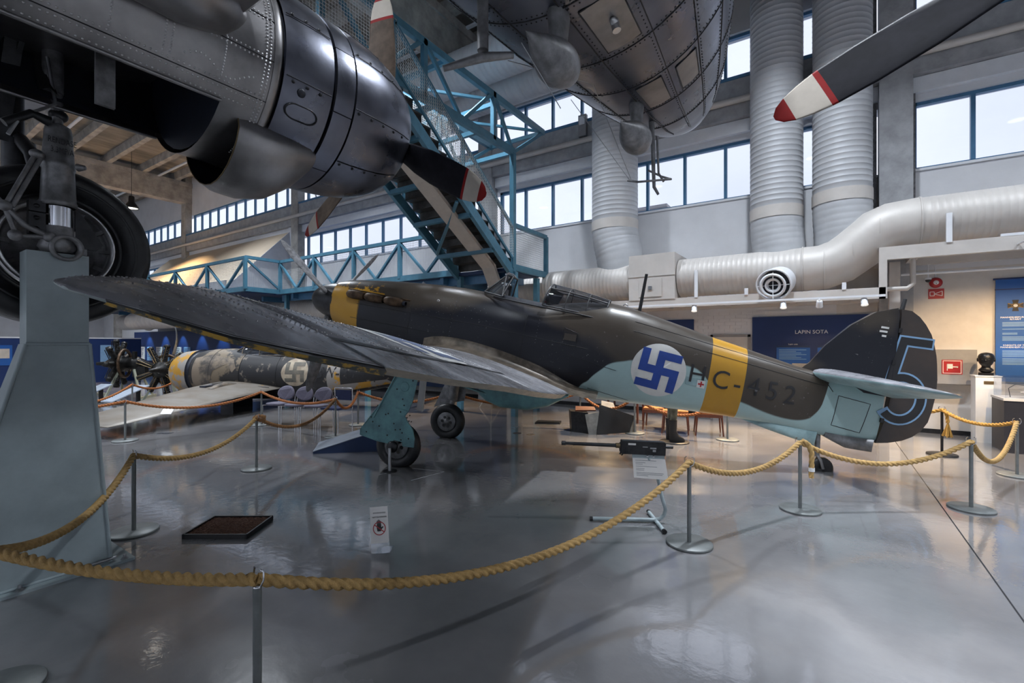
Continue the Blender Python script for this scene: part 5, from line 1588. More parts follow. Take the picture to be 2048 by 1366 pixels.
wz_ = -1.925
lg = HB().cyl((2.40, -1.22, -.75), (2.44, -1.22, -1.5), .065, 16).cyl((2.44, -1.22, -1.5), (2.46, -1.22, -1.9), .045, 14).cyl((2.46, -1.24, wz_), (2.46, -1.0, wz_), .035, 12).build('undercarriage_leg', M_['gear_grey'], HC)
hwheel((2.46, -1.10, wz_), lg, -1)
GP = [(2.42, -.76), (2.68, -.76), (2.655, -1.19), (2.61, -1.36), (2.57, -1.44), (2.62, -1.50), (2.72, -1.60), (2.77, -1.72), (2.78, -1.84), (2.62, -1.86), (2.60, -1.80), (2.46, -1.80), (2.44, -1.87), (2.2, -1.87), (1.93, -1.84), (1.92, -1.76), (1.99, -1.64), (2.2, -1.28)]
gp = HB().prism([(x, -1.30, z) for x, z in GP], (0, .025, 0)).build('wheel_fairing', M_['hc_blue'], lg)
m = HB()
for i in range(len(GP)):
    a, b = GP[i], GP[(i + 1) % len(GP)]
    m.tube([(a[0], -1.30, a[1]), (b[0], -1.30, b[1])], .008, 5)
m.tube([(2.35, -1.305, -.85), (2.1, -1.305, -1.55)], .012, 6).tube([(2.62, -1.305, -1.36), (2.42, -1.305, -1.34)], .01, 6)
m.build('fairing_edge', M_['hc_blue'], gp)
m = HB()
for k in range(26): m.dome((2.02 + .7 * ((k * 37) % 19) / 19, -1.30, -1.78 + .95 * ((k * 53) % 23) / 23 * (1 if k % 2 else .5)), (0, -1, 0), .012, .005, 8)
m.build('fairing_bolt', M_['black'], gp, kind='stuff')
HB().lathe([(0, .07), (.004, .07), (.006, .06), (.006, 0)], (2.5, -1.30, -1.02), (0, -1, 0), 20).build('inspection_cap', M_['hc_blue'], gp)
HB().lathe([(-.05, .07), (0, .085), (.02, .06), (.02, 0)], (2.47, -1.33, -1.90), (0, -1, 0), 16).build('axle_cap', M_['darkmetal'], lg)
HB().bar((2.60, -.92, -.84), (2.58, -.80, -1.42), .10, .03, up=(0, 1, 0)).build('retraction_link', M_['paper'], lg)
HB().bar((2.75, -1.15, -.80), (3.5, -.65, -.98), .20, .02).build('bay_edge', M_['hc_blue'], HC)
rl = HB().cyl((2.45, 1.0, -.85), (2.42, 1.12, -1.5), .09, 16).cyl((2.42, 1.12, -1.5), (2.41, 1.12, -1.9), .05, 14).build('undercarriage_leg', M_['gear_grey'], HC)
HB().prism([(x, 1.22, z) for x, z in [(2.30, -.80), (2.62, -.80), (2.62, -1.5), (2.3, -1.62), (2.02, -1.75), (2.1, -1.5)]], (0, .02, 0)).build('wheel_fairing', M_['gear_grey'], rl)
hwheel((2.41, 1.06, wz_), rl, -1)
HB().loft([[(2.2, -1.35, -.80), (2.2, 1.35, -.80), (2.2, 1.3, -.70), (2.2, -1.3, -.70)], [(3.3, -1.1, -.86), (3.3, 1.1, -.86), (3.3, 1.1, -.7), (3.3, -1.1, -.7)]]).build('wheel_bay', M_['hc_blue'], HC)

# jack prop under the near leg, and two floor plates
jp = hworld((2.47, -1.40, -1.90))
o = thing('jack_prop', 'slim steel prop on a round plate holding up the near wheel', 'prop', (jp.x, jp.y, 0))
MB().cyl((jp.x, jp.y, .01), (jp.x, jp.y, jp.z), .022, 12).build('tube', M_['steel'], o)
MB().cyl((jp.x, jp.y, 0), (jp.x, jp.y, .012), .10, 24).build('foot_plate', M_['darkmetal'], o)
# ================================================================== WRECKED FIGHTER ON THE LEFT
BO = Vector((-16.2, 6.25, .95)); BRZ = math.atan2(.42, .908)
BM_ = Matrix.Rotation(BRZ, 3, 'Z')
BBASE = Vector((-13.6, 7.45, 0)); BOFF = BM_.transposed() @ (BO - BBASE)
M_['board_pale'] = mat('pale_board', (.30, .34, .40), .4, var=.05)
BR = thing('wrecked_fighter', 'corroded barrel shaped fighter wreck with faded roundel lying at left under the near wing', 'aircraft', BBASE, (0, 0, BRZ))
class BB(MB):
    def build(s, name, mats, parent=None, **k):
        s.v = [(a + BOFF.x, b + BOFF.y, c + BOFF.z) for a, b, c in s.v]
        return super().build(name, mats, parent, local=True, **k)


M_['wreck'] = mat('wreck_paint', (.012, .011, .011), .55, scale=2.4, c2=(.15, .115, .075), detail=11, bump=.15, bscale=20, ramp=(.455, .52))
M_['wreck_dark'] = mat('wreck_dark_paint', (.007, .007, .009), .5, scale=3.2, c2=(.15, .125, .10), detail=12, bump=.15, bscale=20, ramp=(.36, .41))
M_['wreck_pale'] = mat('wreck_pale', (.18, .14, .10), .5, scale=2.6, c2=(.05, .042, .035), detail=11, bump=.15, bscale=14, ramp=(.42, .56))
M_['wreck_yellow'] = mat('wreck_yellow', (.40, .205, .015), .55, scale=2.6, c2=(.24, .225, .21), detail=10, ramp=(.49, .54))
M_['wreck_wing'] = mat('wreck_wing_skin', (.19, .175, .155), .42, var=.25, scale=1.6, c2=(.13, .105, .08), detail=9, metal=.3, bump=.08, bscale=10)
bx_ = [.0, .1, .3, .78, .80, .95, 1.3, 1.9, 2.6, 3.4, 4.2, 5.0, 5.8, 6.6, 7.3, 7.75]
bt = [.40, .52, .62, .685, .60, .66, .70, .72, .66, .62, .60, .54, .46, .36, .25, .15]
bb = [-.40, -.52, -.62, -.685, -.60, -.66, -.70, -.73, -.75, -.74, -.72, -.62, -.50, -.36, -.24, -.16]
bw = [.40, .52, .62, .685, .60, .66, .69, .70, .69, .66, .60, .52, .43, .32, .20, .10]
BT_, BB_, BW_ = ramp(bx_, bt), ramp(bx_, bb), ramp(bx_, bw)
def bsec(x, n=40):
    t, b, w = BT_(x), BB_(x), BW_(x); zc = (t + b) / 2; h = (t - b) / 2
    return [(x, w * cos(2 * pi * i / n), zc + h * sin(2 * pi * i / n)) for i in range(n)]
def bside(x, z, off=.004):
    t, b, w = BT_(x), BB_(x), BW_(x); k = max(-.99, min(.99, (z - (t + b) / 2) / ((t - b) / 2)))
    return (x, -w * sqrt(1 - k * k) - off, z)
def bsegment(xs, mt, name, parent, caps=False): return BB().loft([bsec(x) for x in xs], caps).build(name, mt, parent)
cwl = BB().loft([bsec(x) for x in (.0, .03, .1, .2, .3, .5, .775)], False)
cwl.lathe([(0, .40), (.03, .36), (.15, .34), (.15, .0)], (0, 0, 0), (1, 0, 0), 40)
cwl = cwl.build('engine_cowling', M_['wreck_yellow'], BR)
bsegment((.78, .80, .86), M_['well'], 'cowl_gap', cwl)
B1 = bsegment(list(np.linspace(.86, 2.5, 12)), M_['wreck'], 'forward_fuselage', BR)
B2 = bsegment(list(np.linspace(2.5, 7.75, 26)), M_['wreck_dark'], 'rear_fuselage', BR, True)
for x in (1.55, 2.5, 3.6): BB().tube([(a, b * 1.003, c * 1.003) for a, b, c in bsec(x)], .008, 5, closed=True).build('panel_joint', M_['black'], B1)
def bdecal(polys, mt, nm, off, st=.06):
    bm = bmesh.new()
    for poly in polys: bm.faces.new([bm.verts.new((p[0], p[1], 0)) for p in poly])
    for ax in (0, 1):
        lo = min(v.co[ax] for v in bm.verts); hi = max(v.co[ax] for v in bm.verts); k = lo + st
        while k < hi:
            bmesh.ops.bisect_plane(bm, geom=bm.verts[:] + bm.edges[:] + bm.faces[:], plane_co=(k, 0, 0) if ax == 0 else (0, k, 0), plane_no=(1, 0, 0) if ax == 0 else (0, 1, 0)); k += st
    for v in bm.verts: v.co = Vector(bside(v.co.x, v.co.y, off)) + BOFF
    me = bpy.data.meshes.new(nm); bmesh.ops.recalc_face_normals(bm, faces=bm.faces); bm.to_mesh(me); bm.free(); me.materials.append(mt)
    o = bpy.data.objects.new(nm, me); COL.objects.link(o); o.parent = B2
    return o
bc = (4.15, .07)
bdecal(disc(bc, .385), mat('faded_white', (.45, .38, .28), .6, var=.25, scale=6, c2=(.28, .22, .16)), 'roundel', .005)
bdecal(crook(.55, 0, bc), mat('faded_blue', (.075, .075, .065), .6, var=.3, scale=6, c2=(.16, .14, .11)), 'roundel_mark', .010)
bdecal([[(5.05, -.42), (5.42, -.40), (5.42, .40), (5.05, .44)]], M_['wreck_yellow'], 'yellow_band', .004)
bdecal([[(5.3, -.49), (6.9, -.22), (6.7, -.12), (5.3, -.28)]], M_['wreck_yellow'], 'belly_yellow', .006)
for s, x in (('B', 4.83), ('W', 5.12), ('-', 5.36), ('3', 5.56), ('7', 5.82), ('2', 6.08)):
    me = text_mesh(s, .42, .004, 'CENTER', 3)
    bm = bmesh.new(); bm.from_mesh(me)
    for v in bm.verts: v.co = Vector(bside(x + v.co.x * .9, .05 + v.co.y, .012)) + BOFF
    me2 = bpy.data.meshes.new('letter'); bm.to_mesh(me2); bm.free(); me2.materials.append(M_['ink'])
    o = bpy.data.objects.new('letter', me2); COL.objects.link(o); o.parent = B2
# painted animal-like pale patch left plain: bare flaked patches
# cockpit glazing
cf_ = BB()
can = lambda x, t: [(x, -.36 * cos(a), .52 + t * sin(a)) for a in [pi * i / 8 for i in range(9)]]
st_ = [(2.05, .12), (2.35, .36), (2.9, .42), (3.6, .40), (4.2, .32), (4.8, .12)]
BB().loft([can(x, t) for x, t in st_], False, closed=False).build('canopy_glass', M_['canopy'], BR)
for x, t in st_: cf_.tube(can(x, t), .016, 6)
for i in (0, 2, 4, 6, 8): cf_.tube([can(x, t)[i] for x, t in st_], .014, 6)
cf_.build('canopy_frame', M_['wreck_pale'], BR)
BB().b2((2.4, -.32, .35), (3.5, .32, .60)).build('cockpit_shade_block', M_['well'], BR)  # dark block in place of the shaded cockpit interior
# wing panel reaching toward the camera and its twin
def bwing(s):
    y = [.45, 1.6, 3.2, 4.7, 5.0]; le = [1.55, 1.62, 1.85, 2.10, 2.25]; te = [3.75, 3.70, 3.55, 3.40, 3.3]; z = [-.36, -.42, -.55, -.67, -.70]; th = [.34, .30, .22, .14, .06]
    rings = []
    for i in range(5):
        us = [0, .015, .06, .15, .3, .5, .7, .88, 1]
        f = [thick(u) for u in us]
        up = [(le[i] + (te[i] - le[i]) * u, s * y[i], z[i] + th[i] * t * 1.1) for u, t in zip(us, f)]
        lo = [(le[i] + (te[i] - le[i]) * u, s * y[i], z[i] - th[i] * t * .8 - .01) for u, t in list(zip(us, f))[::-1][:-1]]
        rings.append(up + lo)
    o = BB().loft(rings).build('wing', M_['wreck_wing'], BR)
    q = BB()
    for a, b in (((2.98, 2.6, -.475), (2.75, 4.3, -.635)), ((2.98, 2.6, -.475), (3.55, 2.6, -.515)), ((2.2, 2.0, -.36), (2.35, 4.2, -.58)), ((1.9, .9, -.25), (3.6, .9, -.34)), ((2.1, 3.3, -.50), (3.4, 3.3, -.585))):
        q.tube([(a[0], s * a[1], a[2] + .012), (b[0], s * b[1], b[2] + .012)], .01, 5)
    q.build('panel_joint', M_['black'], o)
    if s < 0:
        BB().b2((2.25, -1.75, -.32), (2.42, -1.05, -.235)).build('gun_slot', M_['well'], o)
        BB().bar((2.2, -1.4, -.255), (2.2, -1.0, -.235), .05, .06).bar((2.3, -1.42, -.21), (2.3, -1.05, -.20), .04, .04).build('slot_rim', M_['alu_light'], o)
        rg = []
        for k in range(9):
            t = k / 8; rg.append([(2.62 - .05 * sin(pi * t) + .10 * c_, -1.85 + 1.0 * t, -.31 + .05 * t + (.02 + .09 * sin(pi * t)) * s_) for c_, s_ in [(cos(q_), sin(q_)) for q_ in [2 * pi * i / 12 for i in range(12)]]])
        BB().loft(rg).build('bulged_cover', M_['wreck_pale'], o)
        BB().bar((2.2, -.95, -.215), (3.3, -.72, -.29), .05, .012).build('yellow_stripe', M_['wreck_yellow'], o)
        BB().lathe([(0, .42), (.004, .42), (.004, 0)], (2.65, -4.0, -.565), (0, -.09, 1), 24).build('faded_marking', M_['wreck_dark'], o)
bwing(-1); bwing(1)
BB().loft([[(6.3, -.03, .35), (6.3, .03, .35), (7.7, .03, .2), (7.7, -.03, .2)], [(6.9, -.02, 1.1), (6.9, .02, 1.1), (7.7, .02, 1.15), (7.7, -.02, 1.15)]]).build('fin', M_['wreck_dark'], BR)
BB().loft([[(6.6, -1.3, .22), (6.6, 1.3, .22), (6.6, 1.3, .27), (6.6, -1.3, .27)], [(7.4, -1.4, .22), (7.4, 1.4, .22), (7.4, 1.4, .25), (7.4, -1.4, .25)]]).build('tailplane', M_['wreck_dark'], BR)
rg = []
for k in range(10):
    a = k / 9; rg.append(Vector((-.12 + .25 * sin(a * 2.2), -.12 - .22 * a, .55 + .95 * a)))
BB().loft([[p + Vector((.012 * cos(q), .07 * (1.05 - i / 10) * sin(q) * .8, .02 * cos(q))) for q in [2 * pi * j / 10 for j in range(10)]] for i, p in enumerate(rg)]).build('bent_propeller_blade', M_['steel'], BR)
for x in (1.9, 4.15): BB().b2((x - .2, -.4, -.95), (x + .2, .4, -.70)).build('support_block', M_['well'], BR)
# extra flaking on the near side of the nose
bdecal([[(1.0, -.35), (1.5, -.4), (1.7, .1), (2.1, .30), (2.3, .05), (2.4, .18), (2.25, .42), (1.9, .48), (1.5, .55), (1.0, .45)]], M_['wreck_pale'], 'bare_patch', .004)

# ================================================================== RADIAL ENGINES ON STANDS
def radial(x, y, rz, z, n, label, R=.62, spokes=True):
    o = thing('radial_engine', label, 'engine', (x, y, 0), (0, 0, rz))
    MB().lathe([(-.35, .0), (-.33, .16), (-.15, .22), (-.12, .27), (.12, .27), (.15, .22), (.30, .12), (.36, .07), (.60, .05), (.62, 0)], (0, 0, z), (0, -1, 0), 24).build('crankcase', M_['engine'], o, local=True)
    for k in range(n):
        a = 2 * pi * k / n; d = Vector((cos(a), 0, sin(a))); c = Vector((0, 0, z))
        cy = MB()
        pr = []
        for j in range(9):
            r0 = .25 + j * (R - .34) / 9
            pr += [(r0, .085), (r0 + .018, .085), (r0 + .020, .062), (r0 + .03, .062)]
        pr += [(R - .08, .09), (R, .08), (R + .01, 0)]
        cy.lathe(pr, c, d, 14)
        cq = cy.build('cylinder', M_['engine'], o, local=True)
        t = Vector((-sin(a), 0, cos(a)))
        MB().tube([c + d * .25 + Vector((0, -.16, 0)) + t * .03, c + d * (R - .03) + Vector((0, -.10, 0)) + t * .05], .012, 6).tube([c + d * .25 + Vector((0, -.16, 0)) - t * .03, c + d * (R - .03) + Vector((0, -.10, 0)) - t * .05], .012, 6).build('pushrod', M_['brass'] if spokes else M_['engine'], cq, local=True)
    MB().tube([(.45 * cos(q), .18, z + .45 * sin(q)) for q in [2 * pi * i / 24 for i in range(24)]], .045, 8, closed=True).build('collector_ring', M_['exhaust'], o, local=True)
    MB().lathe([(.3, .0), (.3, .2), (.55, .22), (.75, .12), (.76, 0)], (0, 0, z), (0, 1, 0), 18).b2((-.15, .45, z - .45), (.15, .8, z - .1)).cyl((.1, .5, z), (.1, .5, z + .4), .07).build('rear_accessories', M_['engine'], o, local=True)
    for s in (-1, 1):
        MB().bar((s * .15, .1, z - .15), (s * .50, -.15, .03), .06, .06).bar((s * .15, .5, z - .2), (s * .45, .8, .03), .06, .06).build('stand_leg', M_['leg_green'], o, local=True)
    MB().b2((-.6, -.2, 0), (.6, -.1, .06)).b2((-.6, .75, 0), (.6, .85, .06)).build('stand_foot', M_['leg_green'], o, local=True)
    return o


radial(-17.6, 6.3, radians(38), .98, 9, 'rightmost black radial engine, pushrods fanned like spokes, on pale legs', .80)
radial(-19.6, 5.75, radians(-40), 1.15, 9, 'tall black radial engine seen from the side with brass pipes', .80, False)
radial(-21.6, 4.9, radians(20), .85, 9, 'leftmost black radial engine with brass pushrods beside the grey stand', .7)
for k, (x, y) in enumerate(((-20.3, 4.3), (-18.9, 4.8), (-17.5, 5.3))):
    o = thing('lectern_board', ['pale slanted engine board nearest the grey stand', 'middle one of three pale slanted engine boards', 'right one of three pale slanted engine boards'][k], 'board', (x, y, 0), (0, 0, radians(20)), )
    MB().prism([(-.55, -.28, .0), (.55, -.28, .0), (.55, .28, .0), (-.55, .28, .0)], (0, 0, .02)).build('foot', M_['black'], o, local=True)
    MB().add([(-.55, -.3, .10), (-.10, -.3, .10), (.55, .3, .55), (.10, .3, .55), (-.55, -.3, .07), (-.10, -.3, .07), (.55, .3, .52), (.10, .3, .52)], [(0, 1, 2, 3), (4, 5, 6, 7), (0, 1, 5, 4), (1, 2, 6, 5), (2, 3, 7, 6), (3, 0, 4, 7)]).build('sheet', M_['board_pale'], o, local=True)
    MB().bar((-.3, -.1, .02), (-.3, -.1, .22), .1, .05).bar((.3, .15, .02), (.3, .15, .40), .1, .05).build('leg', M_['black'], o, local=True)
o = thing('lectern_board', 'dark low slanted board on the floor behind the rope by the engines', 'board', (-15.6, 5.6, 0), (0, 0, radians(25)))
MB().prism([(-.5, -.3, 0), (.5, -.3, 0), (.5, .3, 0), (-.5, .3, 0)], (0, 0, .04)).build('foot', M_['black'], o, local=True)
MB().add([(-.55, -.32, .05), (.4, -.32, .05), (.55, .32, .26), (-.4, .32, .26), (-.55, -.32, .03), (.4, -.32, .03), (.55, .32, .23), (-.4, .32, .23)], [(0, 1, 2, 3), (4, 5, 6, 7), (0, 1, 5, 4), (1, 2, 6, 5), (2, 3, 7, 6), (3, 0, 4, 7)]).build('sheet', M_['wreck_pale'], o, local=True)
# ================================================================== ROPE BARRIERS
def make_post(label, loc, mt='post', h=.70, hooks=True):
    o = thing('rope_post', label, 'post', loc)
    MB().lathe([(0, 0), (0, .20), (.018, .20), (.023, .194), (.024, .0)], n=40).build('base_plate', M_[mt], o, local=True)
    MB().cyl((0, 0, .016), (0, 0, h), .0185, 16).build('tube', M_[mt], o, local=True)
    MB().lathe([(h, .0185), (h + .006, .017), (h + .010, .008), (h + .03, .008), (h + .03, 0)], n=12).build('cap', M_['chrome'], o, local=True)
    if hooks:
        for s in (-1, 1):
            MB().tube([(s * .012, 0, h + .005), (s * .03, .0, h + .012), (s * .042, .006, h + .04), (s * .038, .008, h + .075), (s * .024, .0, h + .085)], .0045, 6).build('hook', M_['chrome'], o, local=True)
    return o


POST = {}
plist = [('A', -1.02, 4.40, 'grey rope post standing nearest the machine gun stand'), ('B', -.23, 5.97, 'grey rope post in front of the tail wheel, rope end hanging from it'),
         ('C', 1.32, 7.04, 'grey rope post in front of the rudder at right'), ('D', 2.17, 9.15, 'grey rope post at the right edge by the display case'),
         ('N', -2.14, 1.13, 'nearest grey rope post, cut by the bottom edge of the photo'), ('L', -3.55, .53, 'grey rope post beyond the left edge in front of the tapered stand'),
         ('F', -5.50, 1.73, 'grey rope post standing right beside the tapered stand'), ('G', -6.82, 3.59, 'grey rope post with a knotted rope between the tray and the chairs'),
         ('H', -7.89, 5.67, 'grey rope post in front of the navy chair'), ('K', -8.64, 6.79, 'grey rope post behind the navy chair with an orange rope loop'),
         ('I', -10.43, 5.60, 'grey rope post beside the left end of the chair row'), ('J', -10.81, 3.27, 'grey rope post before the wrecked wing tip, wide base'),
         ('O', -15.2, 4.75, 'thin grey rope post in front of the pale engine boards'), ('P', -16.6, 6.35, 'thin grey rope post in front of the rightmost radial engine'),
         ('Q', -6.85, 7.90, 'grey rope post behind the far main wheel'), ('R', -4.50, 9.45, 'grey rope post behind the dark wreck panels'),
         ('S', -3.20, 9.25, 'grey rope post beside the wooden chairs left of the figure'), ('U', -1.53, 9.57, 'pale rope post right of the wooden chairs under the yellow tail band')]
for k, x, y, lab in plist:
    make_post(lab, (x, y, 0)); POST[k] = Vector((x, y, .735))
make_post('black rope post with a gold tasselled rope behind the rudder', (1.57, 10.21, 0), 'black'); POST['E'] = Vector((1.57, 10.21, .735))


def rope_mesh(pts, r, pitch, n=18, step=None):
    P = [Vector(p) for p in pts]
    L = [0]
    for i in range(1, len(P)): L.append(L[-1] + (P[i] - P[i - 1]).length)
    step = step or pitch / 9
    m = max(8, int(L[-1] / step)); Q = []
    for i in range(m + 1):
        s = L[-1] * i / m
        j = min(len(P) - 2, max(0, int(np.searchsorted(L, s)) - 1)); f = (s - L[j]) / max(1e-9, L[j + 1] - L[j]); Q.append(P[j].lerp(P[j + 1], f))
    rings = []; nrm = Vector((0, 0, 1)); s = 0
    for i in range(len(Q)):
        t = (Q[min(i + 1, m)] - Q[max(i - 1, 0)]).normalized()
        if abs(t.dot(nrm)) > .98: nrm = Vector((1, 0, 0))
        nrm = (nrm - t * nrm.dot(t)).normalized(); b = t.cross(nrm)
        ph = 2 * pi * (L[-1] * i / m) / (pitch * 3)
        ring = []
        for k in range(n):
            a = 2 * pi * k / n
            c = ((a - ph) % (2 * pi / 3)) - pi / 3
            ring.append(Q[i] + (nrm * cos(a) + b * sin(a)) * r * (.48 * cos(c) + sqrt(.2704 - .2304 * sin(c) ** 2)))
        rings.append(ring)
    return MB().loft(rings, True)


def sagpts(a, b, sag, n=40):
    return [a.lerp(b, i / n) + Vector((0, 0, -sag * 4 * (i / n) * (1 - i / n))) for i in range(n + 1)]


def rope(a, b, sag, mt, label, r=.029, group=None, off=(0, 0, 0)):
    A = POST[a] if isinstance(a, str) else Vector(a); B = POST[b] if isinstance(b, str) else Vector(b)
    o = rope_mesh(sagpts(A, B, sag), r, r * 1.9).build('barrier_rope', M_[mt])
    return tag(o, label, 'rope', group)


rope('L', 'N', .045, 'tan_rope', 'tan rope running from the left edge to the nearest post', .030)
rope('N', 'A', .36, 'tan_rope', 'long tan rope sagging from the nearest post to the post by the gun stand', .030)
rope('A', 'B', .20, 'tan_rope', 'tan rope between the gun stand post and the tail wheel post')
rope('B', 'C', .24, 'tan_rope', 'tan rope below the rudder between two right hand posts')
rope('C', 'D', .36, 'tan_rope', 'deeply sagging tan rope at the right in front of the pedestal')
rope('D', 'E', .12, 'gold_rope', 'gold rope in front of the white pedestal')
rope('E', (.2, 10.6, .62), .12, 'gold_rope', 'short gold rope vanishing behind the rudder')
rope('L', 'F', .20, 'tan_rope', 'tan rope rising from the left edge to the post by the tapered stand')
rope('F', 'G', .22, 'tan_rope', 'tan rope between the tapered stand post and the knotted post')
rope('G', 'H', .30, 'brown_rope', 'brown rope in front of the chair legs')
rope('H', 'K', .26, 'orange_rope', 'orange rope loop hanging beside the navy chair')
rope('J', 'I', .22, 'orange_rope', 'long orange rope sagging in front of the wrecked wing')
rope('I', 'H', .16, 'orange_rope', 'orange rope passing behind the chair row')
rope('J', (-13.2, 1.3, .55), .12, 'orange_rope', 'orange rope going left from the wrecked wing tip post')
rope('O', 'P', .20, 'orange_rope', 'short orange rope in front of the radial engines')
rope('O', (-14.6, 2.9, .5), .25, 'orange_rope', 'orange rope before the pale engine boards')
rope('P', (-15.6, 6.6, .45), .06, 'orange_rope', 'orange rope end behind the wreck nose')
rope('K', 'Q', .22, 'orange_rope', 'orange rope far behind the blue wheel fairing')
rope('Q', 'R', .28, 'orange_rope', 'orange rope behind the far wheel and belly')
rope('R', 'S', .30, 'orange_rope', 'orange rope behind the dark wreck panels')
rope('S', 'U', .32, 'orange_rope', 'orange rope in front of the wooden chairs')

# loose rope ends: knotted end, hanging end, tassel
q = POST['B'] + Vector((.02, .0, .02))
o = rope_mesh([q, q + Vector((.06, .03, -.04)), q + Vector((.085, .045, -.14)), q + Vector((.085, .045, -.30)), q + Vector((.08, .04, -.40))], .027, .065).build('rope_end', M_['tan_rope'])
tag(o, 'loose rope end hanging from the tail wheel post, taped white', 'rope')
w_ = MB().cyl(q + Vector((.085, .045, -.29)), q + Vector((.085, .045, -.33)), .030, 12).build('tape', M_['white_paint'], o)
w_.location = (0, 0, 0)
q = POST['E']
o = thing('rope_tassel', 'gold tassel hanging from the black post behind the rudder', 'tassel', q)
rope_mesh([q + Vector((.02, -.02, .01)), q + Vector((.05, -.06, -.08)), q + Vector((.06, -.07, -.2))], .026, .06).build('knot', M_['gold_rope'], o)
m = MB()
for k in range(34):
    a = k * 2.4; rr_ = .008 + .045 * ((k * 7) % 10) / 10
    m.tube([q + Vector((.06, -.07, -.18)), q + Vector((.06 + rr_ * .6 * cos(a), -.07 + rr_ * .6 * sin(a), -.28)), q + Vector((.06 + rr_ * 1.5 * cos(a), -.07 + rr_ * 1.5 * sin(a), -.40 - .04 * ((k * 3) % 5) / 5))], .006, 5)
m.build('fringe', M_['gold_rope'], o, kind='stuff')
q = POST['G']
o = MB().tube([q + Vector((0, 0, -.02)), q + Vector((.05, .03, -.03)), q + Vector((.1, .06, -.02)), q + Vector((.12, .05, .02)), q + Vector((.07, .03, .03))], .026, 8).tube([q + Vector((-.03, -.02, 0)), q + Vector((0, .03, .03)), q + Vector((.03, -.02, 0)), q + Vector((0, -.03, -.03))], .026, 8, closed=True).build('rope_knot', M_['brown_rope'])
tag(o, 'brown knotted rope end on the post between the tray and the chairs', 'rope')

# ================================================================== SMALL THINGS ON THE FLOOR
# drip tray
o = thing('drip_tray', 'shallow black tray of brown gravel on the floor beside the stand', 'tray', (-4.82, 2.28, 0), (0, 0, radians(34)))
t = MB().b2((-.295, -.235, 0), (.295, .235, .012))
t.b2((-.30, -.24, 0), (.30, -.225, .045)).b2((-.30, .225, 0), (.30, .24, .045)).b2((-.30, -.24, 0), (-.285, .24, .045)).b2((.285, -.24, 0), (.30, .24, .045))
t.build('pan', M_['black'], o, local=True)
g = MB(); N = 60
rnd = random.Random(3)
gv = [[(-.285 + .57 * i / N, -.225 + .45 * j / N, .030 + rnd.uniform(-.005, .006)) for i in range(N + 1)] for j in range(N + 1)]
g.loft(gv, False, closed=False, smooth=False)
for k in range(160):
    g.dome((rnd.uniform(-.27, .27), rnd.uniform(-.21, .21), .028), (rnd.uniform(-.3, .3), rnd.uniform(-.3, .3), 1), rnd.uniform(.004, .011), None, 5)
g.build('gravel', M_['earth'], o, local=True, kind='stuff')

# do-not-touch sign on a bent acrylic foot
rgt = Vector((.8319, .5550, .09)).normalized(); bk = Vector((-.5550, .8319, 0)); up = (Vector((0, 0, 1)) * .95 + bk * .28 - rgt * .12).normalized()
sc = Vector((-3.235, 2.765, .225))
o = thing('warning_sign', 'small white do not touch sign on a clear foot standing on the floor', 'sign', (-3.25, 2.78, 0))
n_ = rgt.cross(up)
cn = [sc + rgt * x + up * y for x, y in ((-.078, -.150), (.070, -.150), (.078, -.138), (.078, .150), (-.078, .150))]
sh = MB().prism(cn, -n_ * .003).build('sheet', M_['paper'], o)
cn = [sc + rgt * x + up * y - n_ * .005 for x, y in ((-.08, -.235), (.08, -.235), (.08, .15), (-.08, .15))]
MB().prism(cn, -n_ * .004).build('acrylic_back', M_['acrylic'], o)
b0 = sc - up * .232
MB().prism([Vector((b0.x, b0.y, .001)) + rgt * x + bk * y for x, y in ((-.08, 0), (.08, 0), (.08, .14), (-.08, .14))], (0, 0, .004)).build('foot', M_['acrylic'], o)
PM = lambda x, y: plane_M(sc + rgt * x + up * y + n_ * .0008, rgt, up)
text('print', 'ETHÄN KOSKE', .0165, M_['ink'], sh, PM(.005, .098))
text('print', 'NÄYTTELYESINEISIIN', .0165, M_['ink'], sh, PM(.005, .063), sx=.82)
ring = MB()
for i in range(40):
    a0, a1 = 2 * pi * i / 40, 2 * pi * (i + 1) / 40
    ring.add([sc + rgt * (.056 * k * cos(a)) + up * (-.03 + .056 * k * sin(a)) + n_ * .0022 for k, a in ((1, a0), (1, a1), (.87, a1), (.87, a0))], [(0, 1, 2, 3)])
a = radians(-37); d_ = Vector((cos(a), sin(a))); e_ = Vector((-sin(a), cos(a)))
ring.add([sc + rgt * (d_.x * x + e_.x * y) + up * (-.03 + d_.y * x + e_.y * y) + n_ * .0026 for x, y in ((-.05, -.004), (.05, -.004), (.05, .004), (-.05, .004))], [(0, 1, 2, 3)])
ring.build('ban_ring', M_['red_sign'], sh)
hd_ = MB()
hand = [(-.018, -.062), (.012, -.062), (.020, -.045), (.036, -.030), (.032, -.020), (.018, -.030), (.016, .000), (-.020, .000), (-.023, -.03)]
hd_.add([sc + rgt * x + up * (y + .008) + n_ * .0016 for x, y in hand], [tuple(range(len(hand)))])
for x, h in ((-.0165, .026), (-.007, .034), (.003, .031), (.0125, .022)):
    hd_.add([sc + rgt * (x + dx) + up * (y + .006) + n_ * .0016 for dx, y in ((-.0036, 0), (.0036, 0), (.0036, h), (0, h + .004), (-.0036, h))], [(0, 1, 2, 3, 4)])
hd_.build('hand_symbol', M_['ink'], sh)

